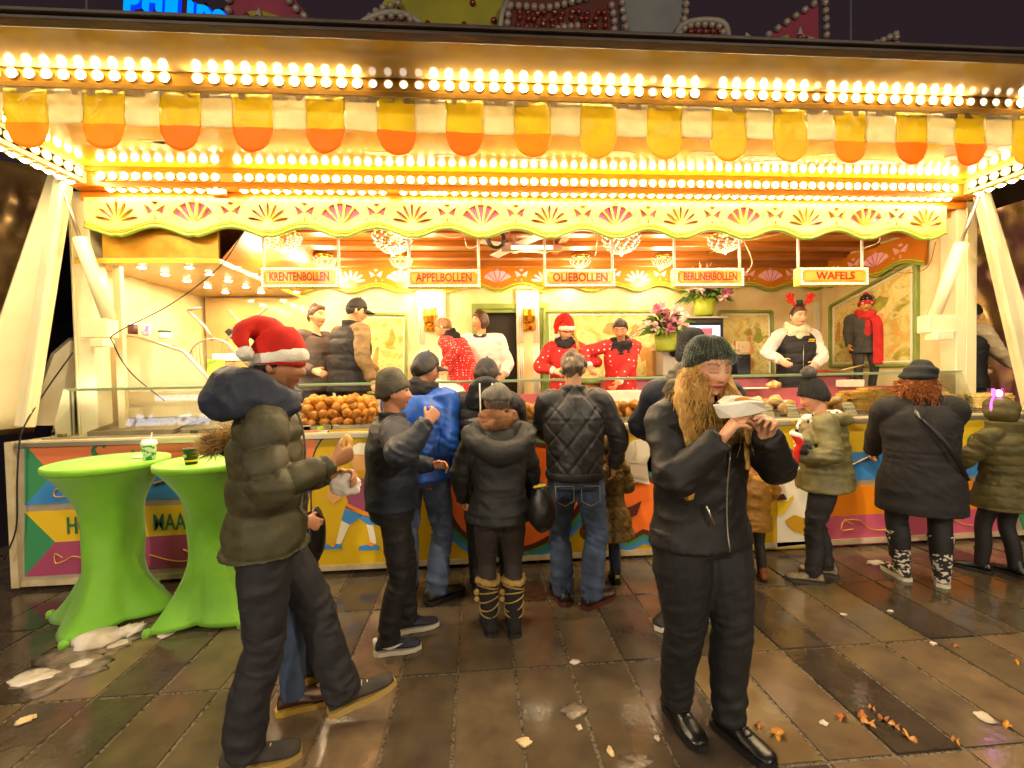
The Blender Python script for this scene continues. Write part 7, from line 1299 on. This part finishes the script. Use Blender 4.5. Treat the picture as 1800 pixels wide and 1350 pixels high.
# 22 puppet
q = P(1521, 620, 5.0); stz = 1.26; b = MB(); b.box((q[0]-.2, 4.9, FLOOR), (q[0]+.2, 5.1, stz)); tag(b.build('puppet_stand', pinkcab), 'pink plinth under the knitted puppet', 'plinth')
F22 = who('knitted puppet with a moustache, reindeer hat and long red scarf', q[0], 5.0, 152, 1.16, z=stz, head=(-4, -4, 0), cat='puppet', name='puppet', skin='#D8963C', lips='#8A5A2A', brow='#2A1A10', moust=1., bw=1.25, hw={'R': (1490, 650, 4.85), 'L': (1556, 618, 4.85)}, poles={'R': (.9, -.4, -.3), 'L': (-.9, -.4, -.3)}, curl=(.8, .6), vox=.009); F22.trousers(cl('tweed', '#4A443C', '#2A2622', .9), vox=.014); F22.jacket(cl('grey_knit', '#4A443E', '#3A3530', .9, bump=.8, bscale=90), hem=-.14, bulk=.03, r=.078, collar=.5, disp=[d_fold(.008)], vox=.013, name='cardigan'); F22.cloth('red_front', [([F22.sp(.14)+np.array([0, .04, 0]), F22.sp(.28)+np.array([0, .04, 0]), F22.sp(.44)+np.array([0, .03, 0])], [(.10, .13), (.13, .145), (.1, .13)], 16)], redknit, .013); F22.scarf(redknit, 2, .055, .10, .52); F22.cloth('scarf_end', [(spline([F22.sp(.5)+np.array(p) for p in ((-.10, .13, .0), (-.13, .2, -.15), (-.14, .21, -.5), (-.14, .21, -.85))], 4), [(.095, .02)]*13, 12)], redknit, .013); F22.shoes(leather)
o = F22.beanie(dots(cl('hat_black', '#221E1C', None, .9), 26, .14), .06, -.04, .03, .06, 30, .003); b = MB(); b.tube([F22.hd_pt((.112*math.cos(a), .126*math.sin(a)-.004, .035+.03*math.sin(a))) for a in np.linspace(0, 6.283, 37)[:-1]], [(.012, .03)]*36, 8, closed=True); F22.mb('hat_band', b, dots(M('hat_red', '#C8201C', .9), 22, .3), True, o); F22.pompom(redfelt, (0, -.01, .2), .042, o)
b = MB(); a, c = P(1478, 651, 4.78), P(1520, 641, 4.78); b.tube([a, c], .008, 6); tag(b.build('wooden_spoon', M('spoon_wood', '#D8B070', .6), smooth=True), 'wooden spoon held in the puppet\'s hand', 'spoon')
# ---------------------------------------------------------------- things in hand
wp = M('wrapper_paper', '#E4DCCC', .6, c2='#D4CABA', scale=8, bump=.3, bscale=30)
def wrapper(label, a, c, r, mat, seed, flat=.55, name='paper_wrapper', cat='wrapper', up=(0, 0, 1)):
    b = MB(); p = spline([np.array(a), (np.array(a)+np.array(c))/2, np.array(c)], 6); n = len(p); b.tube(p, [(r*f_, r*f_*flat) for f_ in np.interp(np.arange(n), [0, 2, n-3, n-1], [.75, 1, 1.0, .85])], 18, side=np.cross(np.array(c)-np.array(a), up)); v = np.array(b.v); v += (.010*vnoise(v*22, seed)+.006*vnoise(v*50, seed))[:, None]*nrm((.4, -.6, .7)); b.v = [tuple(q) for q in v]; return tag(b.build(name, mat, smooth=True), label, cat)
t = thing('paper_wrapper', 'folded white paper wrapper held to the eating woman\'s mouth', 'wrapper', tuple(P(1300, 714, 1.6)))
for k_, (pts, y_, dd) in enumerate((([(1255, 714), (1265, 736), (1290, 735), (1318, 731), (1350, 722), (1344, 708), (1318, 706), (1286, 709)], 1.585, .012), ([(1272, 710), (1286, 699), (1312, 699), (1342, 704), (1346, 716), (1290, 725)], 1.64, .05))):
    b = MB(); b.poly([P(x, y, y_+.012*math.sin(i*2.1)) for i, (x, y) in enumerate(pts)], (0, dd, .006)); b.build('paper_fold', wp, t, bevel=.003)
lump('fried_dough', 'piece of golden fried dough peeping from the white paper wrapper', 'snack', P(1306, 703, 1.63), (.03, .02, .012), dough, 5)
bm_ = F1.world(F1.wr['R']+F1.hd['R']*.092+F1.pn['R']*.034); lump('fried_snack', 'yellow bite of fried dough held by the man in the santa hat', 'snack', bm_+np.array([0, 0, .02]), (.022, .02, .042), M('snack_yellow', '#E8C060', .6, c2='#C89434', scale=30, bump=.6), 3)
lump('paper_bag', 'crumpled white paper bag hanging below the santa hat man\'s hand', 'bag', P(607, 850, 2.08), (.075, .035, .055), M('bag_white', '#EFE6DC', .6, c2='#DCD0C4', scale=9, bump=.6, bscale=22), 8, .22, 30, 20)
hb_ = P(553, 940, 2.3); lump('leather_bag', 'black leather bag peeping out behind the santa hat man', 'bag', hb_, (.05, .10, .14), leather, 12, .12)
# handbag on the beret woman's arm
w6 = F6.world(F6.wr['R']); t = thing('handbag', 'slouchy black handbag hanging from the beret woman\'s right arm', 'handbag', (w6[0]+.02, w6[1]-.02, .72)); hbm = M('bag_black', '#1B1817', .4, c2='#131110', scale=9, bump=.5, bscale=24)
c6 = P(952, 892, 2.62); b = MB(); b.sph((0, 0, 0), 1, 24, 18); v = np.array(b.v); v *= (1+.10*vnoise(v*2.5, 3))[:, None]; sq = 1-.35*sm(v[:, 2], -.2, 1); v = v*np.array([.088, .07, .15]); v[:, 0] *= sq; v[:, 1] *= sq; b.v = [tuple(q+c6) for q in v]; b.build('bag_body', hbm, t, smooth=True); b = MB(); b.tube(spline([c6+np.array([-.05, 0, .12]), w6+np.array([-.03, 0, .03]), w6+np.array([.02, 0, .03]), c6+np.array([.04, 0, .12])], 5), .008, 6); b.build('strap', hbm, t, smooth=True); b = MB(); q = c6+np.array([-.05, -.045, .135]); b.tube([q, q+np.array([.07, -.006, .012])], .007, 6); b.build('metal_bar', gilt, t)
# santa doll in the gloves
d0 = F12.world((F12.wr['R']+F12.wr['L'])/2+(F12.hd['R']+F12.hd['L'])*.045); t = thing('santa_doll', 'small santa doll with a red hat and white trim held in black gloves', 'doll', tuple(d0))
b = MB(); b.tube(spline([d0+np.array(p) for p in ((-.03, -.05, .13), (.0, -.06, .10), (.02, -.06, .05), (.0, -.05, .0), (.0, -.05, -.09))], 4), np.interp(np.arange(17), [0, 4, 10, 16], [.016, .026, .026, .016]), 12); b.build('doll_body', redfelt, t, smooth=True)
b = MB(); b.tube([d0+np.array([-.045, -.055, .145]), d0+np.array([.01, -.06, .115]), d0+np.array([.035, -.06, .07])], [.016, .026, .012], 10); b.build('white_trim', white_k, t, smooth=True); b = MB(); b.sph(d0+np.array([0, -.05, -.11]), .021, 12, 9); b.build('bobble', white_k, t, smooth=True)
bpy.data.scenes.remove(_rs)
# ---------------------------------------------------------------- roof decorations, far sign, things behind the camera
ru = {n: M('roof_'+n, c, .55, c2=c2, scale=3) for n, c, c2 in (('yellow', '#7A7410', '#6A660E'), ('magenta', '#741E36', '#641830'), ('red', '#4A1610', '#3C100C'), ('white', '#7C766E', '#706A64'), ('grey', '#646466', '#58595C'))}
bb = MB(); bb.sph((0, 0, 0), .034, 8, 6); off_bulb = bb.mesh('unlit_bulb', M('bulb_off', '#7A6E66', .12, spec=.8), True); rb = MB(); rb.sph((0, 0, 0), .03, 8, 6); red_bulb = rb.mesh('unlit_bulb', M('bulb_off_red', '#5A1A14', .15, spec=.8), True)
RY = 4.25
def board(label, pts, mat, Y=RY, th=.05, bulbs=(), rb=(), rim=None, cat='roof board', name='roof_board'):
    q = [P(x, y, Y) for x, y in pts]; t = thing(name, label, cat, tuple(np.mean(q, 0)), 'unlit boards along the stall roof'); b = MB(); b.poly(q, (0, th, 0)); b.build('board', mat, t)
    for seg, n in bulbs:
        w = [P(x, y, Y-.02) for x, y in seg]; w = spline(w, 8); L = np.r_[0, np.cumsum(np.linalg.norm(np.diff(w, axis=0), axis=1))]
        for s in np.linspace(0, L[-1], n): place(off_bulb, 'unlit_bulb', t, tuple([np.interp(s, L, w[:, i]) for i in range(3)]))
    for x, y in rb: place(red_bulb, 'unlit_bulb', t, tuple(P(x, y, Y-.015)))
    if rim is not None:
        b = MB(); b.tube([P(x, y, Y-.012) for x, y in rim], .028, 6); b.build('rim', ru['white'], t, smooth=True)
    return t
low = 95
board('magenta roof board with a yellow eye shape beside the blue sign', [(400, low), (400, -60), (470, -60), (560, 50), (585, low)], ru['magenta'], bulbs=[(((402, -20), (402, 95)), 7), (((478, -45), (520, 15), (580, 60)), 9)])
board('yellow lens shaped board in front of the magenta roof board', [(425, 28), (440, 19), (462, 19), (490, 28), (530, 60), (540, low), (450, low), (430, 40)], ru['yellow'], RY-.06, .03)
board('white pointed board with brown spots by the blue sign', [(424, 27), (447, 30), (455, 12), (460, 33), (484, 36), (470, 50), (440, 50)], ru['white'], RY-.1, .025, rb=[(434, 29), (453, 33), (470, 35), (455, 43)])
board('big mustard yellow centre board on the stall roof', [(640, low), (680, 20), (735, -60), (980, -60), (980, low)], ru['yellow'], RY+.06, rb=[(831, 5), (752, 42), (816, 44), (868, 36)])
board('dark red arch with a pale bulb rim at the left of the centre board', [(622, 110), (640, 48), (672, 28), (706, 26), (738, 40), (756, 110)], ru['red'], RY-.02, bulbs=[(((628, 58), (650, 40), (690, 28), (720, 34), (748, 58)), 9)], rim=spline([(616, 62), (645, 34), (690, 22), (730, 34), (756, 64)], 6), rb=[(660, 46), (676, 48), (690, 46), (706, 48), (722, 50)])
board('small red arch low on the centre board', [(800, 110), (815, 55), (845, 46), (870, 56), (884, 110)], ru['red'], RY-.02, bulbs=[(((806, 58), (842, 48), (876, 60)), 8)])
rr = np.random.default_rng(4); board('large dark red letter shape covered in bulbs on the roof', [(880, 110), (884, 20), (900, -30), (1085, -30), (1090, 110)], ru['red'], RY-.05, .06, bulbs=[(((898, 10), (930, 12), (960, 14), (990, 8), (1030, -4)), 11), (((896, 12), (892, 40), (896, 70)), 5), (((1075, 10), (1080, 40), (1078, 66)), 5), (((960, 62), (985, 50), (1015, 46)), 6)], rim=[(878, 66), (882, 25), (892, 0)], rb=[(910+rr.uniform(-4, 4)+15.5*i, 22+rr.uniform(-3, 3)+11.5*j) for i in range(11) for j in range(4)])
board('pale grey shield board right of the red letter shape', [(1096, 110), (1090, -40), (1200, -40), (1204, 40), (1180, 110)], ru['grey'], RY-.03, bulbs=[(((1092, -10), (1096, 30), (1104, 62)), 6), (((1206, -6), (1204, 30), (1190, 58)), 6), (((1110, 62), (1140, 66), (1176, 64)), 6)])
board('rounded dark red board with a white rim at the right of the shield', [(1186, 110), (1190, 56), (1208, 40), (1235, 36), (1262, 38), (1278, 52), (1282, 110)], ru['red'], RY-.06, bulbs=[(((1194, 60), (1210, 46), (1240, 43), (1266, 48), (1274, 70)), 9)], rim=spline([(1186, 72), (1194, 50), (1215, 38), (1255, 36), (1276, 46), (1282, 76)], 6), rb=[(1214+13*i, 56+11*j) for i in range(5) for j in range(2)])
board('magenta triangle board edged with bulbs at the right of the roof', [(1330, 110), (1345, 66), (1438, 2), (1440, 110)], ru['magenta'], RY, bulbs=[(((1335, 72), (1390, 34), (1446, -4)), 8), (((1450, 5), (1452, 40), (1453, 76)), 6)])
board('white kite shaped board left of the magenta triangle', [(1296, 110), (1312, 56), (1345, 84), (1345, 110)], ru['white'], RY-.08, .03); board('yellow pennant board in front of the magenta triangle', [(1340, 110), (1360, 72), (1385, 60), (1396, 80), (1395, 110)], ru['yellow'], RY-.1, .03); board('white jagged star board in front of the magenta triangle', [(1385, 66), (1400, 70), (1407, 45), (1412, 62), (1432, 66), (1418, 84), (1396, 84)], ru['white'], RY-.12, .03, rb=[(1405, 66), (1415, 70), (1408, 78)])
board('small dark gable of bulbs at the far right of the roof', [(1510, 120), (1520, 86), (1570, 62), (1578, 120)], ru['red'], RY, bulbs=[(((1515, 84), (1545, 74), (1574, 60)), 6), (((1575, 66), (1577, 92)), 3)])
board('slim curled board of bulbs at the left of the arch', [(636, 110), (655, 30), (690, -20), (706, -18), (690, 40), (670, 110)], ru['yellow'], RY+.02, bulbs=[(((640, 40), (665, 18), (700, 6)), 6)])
for px, lb in ((157, 'thin dark mast at the far left above the roof'), (492, 'thin mast behind the magenta roof board'), (1495, 'pale thin flag pole above the right of the roof')):
    a = P(px, 110, 4.6); b = MB(); b.tube([(a[0], 4.6, 3.5), (a[0], 4.6, 6.2)], .012, 6); tag(b.build('mast', M('mast_grey', '#5A5660', .4), smooth=True), lb, 'mast')
# far office block carrying a blue letter sign
SY = 32.; p0 = P(205, 120, SY); p1_ = P(420, 120, SY); tw = thing('office_block', 'dark office block far behind the stall carrying the blue sign', 'building', ((p0[0]+p1_[0])/2, SY+4, 0))
b = MB(); b.box((p0[0]-6, SY+.6, 0), (p1_[0]+3, SY+12, 24.5)); b.build('wall', M('dark_concrete', '#1E1C20', .7, c2='#161418', scale=.4), tw)
for k in range(8):
    for j in range(6): b = MB(); b.box((p0[0]-5+k*1.9, SY+.55, 2+j*3.6), (p0[0]-3.7+k*1.9, SY+.598, 4.2+j*3.6)); b.build('window', M('dark_window', '#0C0D12', .1), tw)
sg = thing('letter_sign', 'glowing blue rooftop letter sign behind the stall at the upper left', 'sign', tuple(P(300, 60, SY)))
E_blue = emat('blue_glow', (.0, .025, 1.0), .5); E_cyan = emat('cyan_glow', (.0, .28, .9), .34)
ax_p, bx_p = P(243, 12, SY), P(385, 58, SY); roll = math.atan2(bx_p[2]-ax_p[2], bx_p[0]-ax_p[0])
xs = [230, 268, 296, 312, 334, 357, 384]; yb = [21, 18, 28, 36, 42, 50, 58]
for k, ch in enumerate('PHILIPS'):
    c = P(xs[k], yb[k]-17, SY); size = 2.05
    me = text_mesh('letter', ch, size, .25, E_cyan, 0, .05); face_obj(me, 'letter', sg, c[0], SY, c[2], .85, 1., -roll*.3)
    me = text_mesh('letter_glow', ch, size, .2, E_blue, 0, .16); face_obj(me, 'letter_glow', sg, c[0], SY+.25, c[2], .85, 1., -roll*.3)
for k in range(6):
    c = ax_p+(bx_p-ax_p)*(k/5); b = MB(); b.beam((c[0], SY+.45, 23.5), (c[0], SY+.45, c[2]+2), .12, .12, (0, 1, 0)); b.build('support', black, sg)
# across the street, behind the camera: a lit shop sign and two street lamps
SHY = -13.; shop = thing('shop_building', 'dark shop building across the square with a lit white sign', 'building', (0, SHY-4, 0))
b = MB(); b.box((-22, SHY-8, 0), (16, SHY, 15)); b.build('wall', M('shop_wall', '#4A4038', .8, c2='#3A322C', scale=.6), shop)
lit = emat('shop_window_glow', (1, .80, .55), 1.3)
for k in range(7): b = MB(); b.box((-12+k*3.7, SHY+.004, .5), (-9.4+k*3.7, SHY+.05, 3.1)); b.build('window', lit, shop)
for k in range(9): b = MB(); b.box((-12.5+k*3, SHY+.004, 5), (-11.1+k*3, SHY+.05, 7.4)); b.build('window', M('dark_window', '#0C0D12', .1), shop)
for x, y, lb in ((-4.2, -4.5, 'street lamp behind the photographer towards the left tables'), (4.6, -5.0, 'street lamp behind the photographer towards the right')):
    t = thing('street_lamp', lb, 'street lamp', (x, y, 0), 'street lamps on the square'); b = MB(); b.tube([(x, y, 0), (x, y, 1), (x, y, 5.2)], [.07, .05, .04], 10); b.build('pole', M('lamp_pole', '#2A2C2E', .5, metal=.5), t, smooth=True)
    b = MB(); b.lathe([(.1, 0), (.16, .06), (.17, .16), (.12, .26), (.001, .3)], (x, y, 5.2), 14); b.build('lantern', emat('lantern_glow', (1, .84, .62), 14), t, smooth=True)
    lamp('lamp_light', (x, y, 5.05), 400, (1, .86, .64), .15, t)

ls = thing('letter_sign', 'pale glowing letter sign high on the shop building behind the photographer', 'sign', (-15.7, SHY+.1, 12.6))
E_pale = emat('pale_sign_glow', (.72, .82, 1.), 1.5)
for txt, z, size in (("McDonald's", 12.5, .85), ('RESTAURANT', 13.9, .42)):
    me = text_mesh('lettering', txt, size, .1, E_pale, 0, .02); place(me, 'lettering', ls, (-15.7, SHY+.12, z), (rad(90), 0, rad(180)))
# steam over the fryer
c = P(468, 605, 4.95); b = MB(); b.sph(c, (.26, .2, .34), 16, 12)
sm_ = bpy.data.materials.new('steam'); sm_.use_nodes = True; nt = sm_.node_tree; N = nt.nodes; L = nt.links; N.remove(N['Principled BSDF']); v = N.new('ShaderNodeVolumePrincipled'); v.inputs['Color'].default_value = (.95, .93, .9, 1)
t_ = N.new('ShaderNodeTexCoord'); nz = N.new('ShaderNodeTexNoise'); nz.inputs['Scale'].default_value = 6; nz.inputs['Detail'].default_value = 4; nz.inputs['Distortion'].default_value = 1.2; L.new(t_.outputs['Object'], nz.inputs['Vector'])
gr = N.new('ShaderNodeTexGradient'); gr.gradient_type = 'SPHERICAL'; mp = N.new('ShaderNodeMapping'); mp.vector_type = 'TEXTURE'; mp.inputs['Location'].default_value = tuple(c); mp.inputs['Scale'].default_value = (.26, .2, .34); L.new(t_.outputs['Object'], mp.inputs[0]); L.new(mp.outputs[0], gr.inputs[0])
mr = N.new('ShaderNodeMapRange'); mr.inputs[1].default_value = .45; mr.inputs[2].default_value = .75; mr.inputs[4].default_value = 9.; L.new(nz.outputs[0], mr.inputs[0]); mu = N.new('ShaderNodeMath'); mu.operation = 'MULTIPLY'; L.new(mr.outputs[0], mu.inputs[0]); L.new(gr.outputs[1], mu.inputs[1]); L.new(mu.outputs[0], v.inputs['Density']); L.new(v.outputs[0], N['Material Output'].inputs['Volume'])
kind(b.build('steam', sm_, smooth=True), 'stuff', 'faint steam rising over the fryer behind the santa hat')
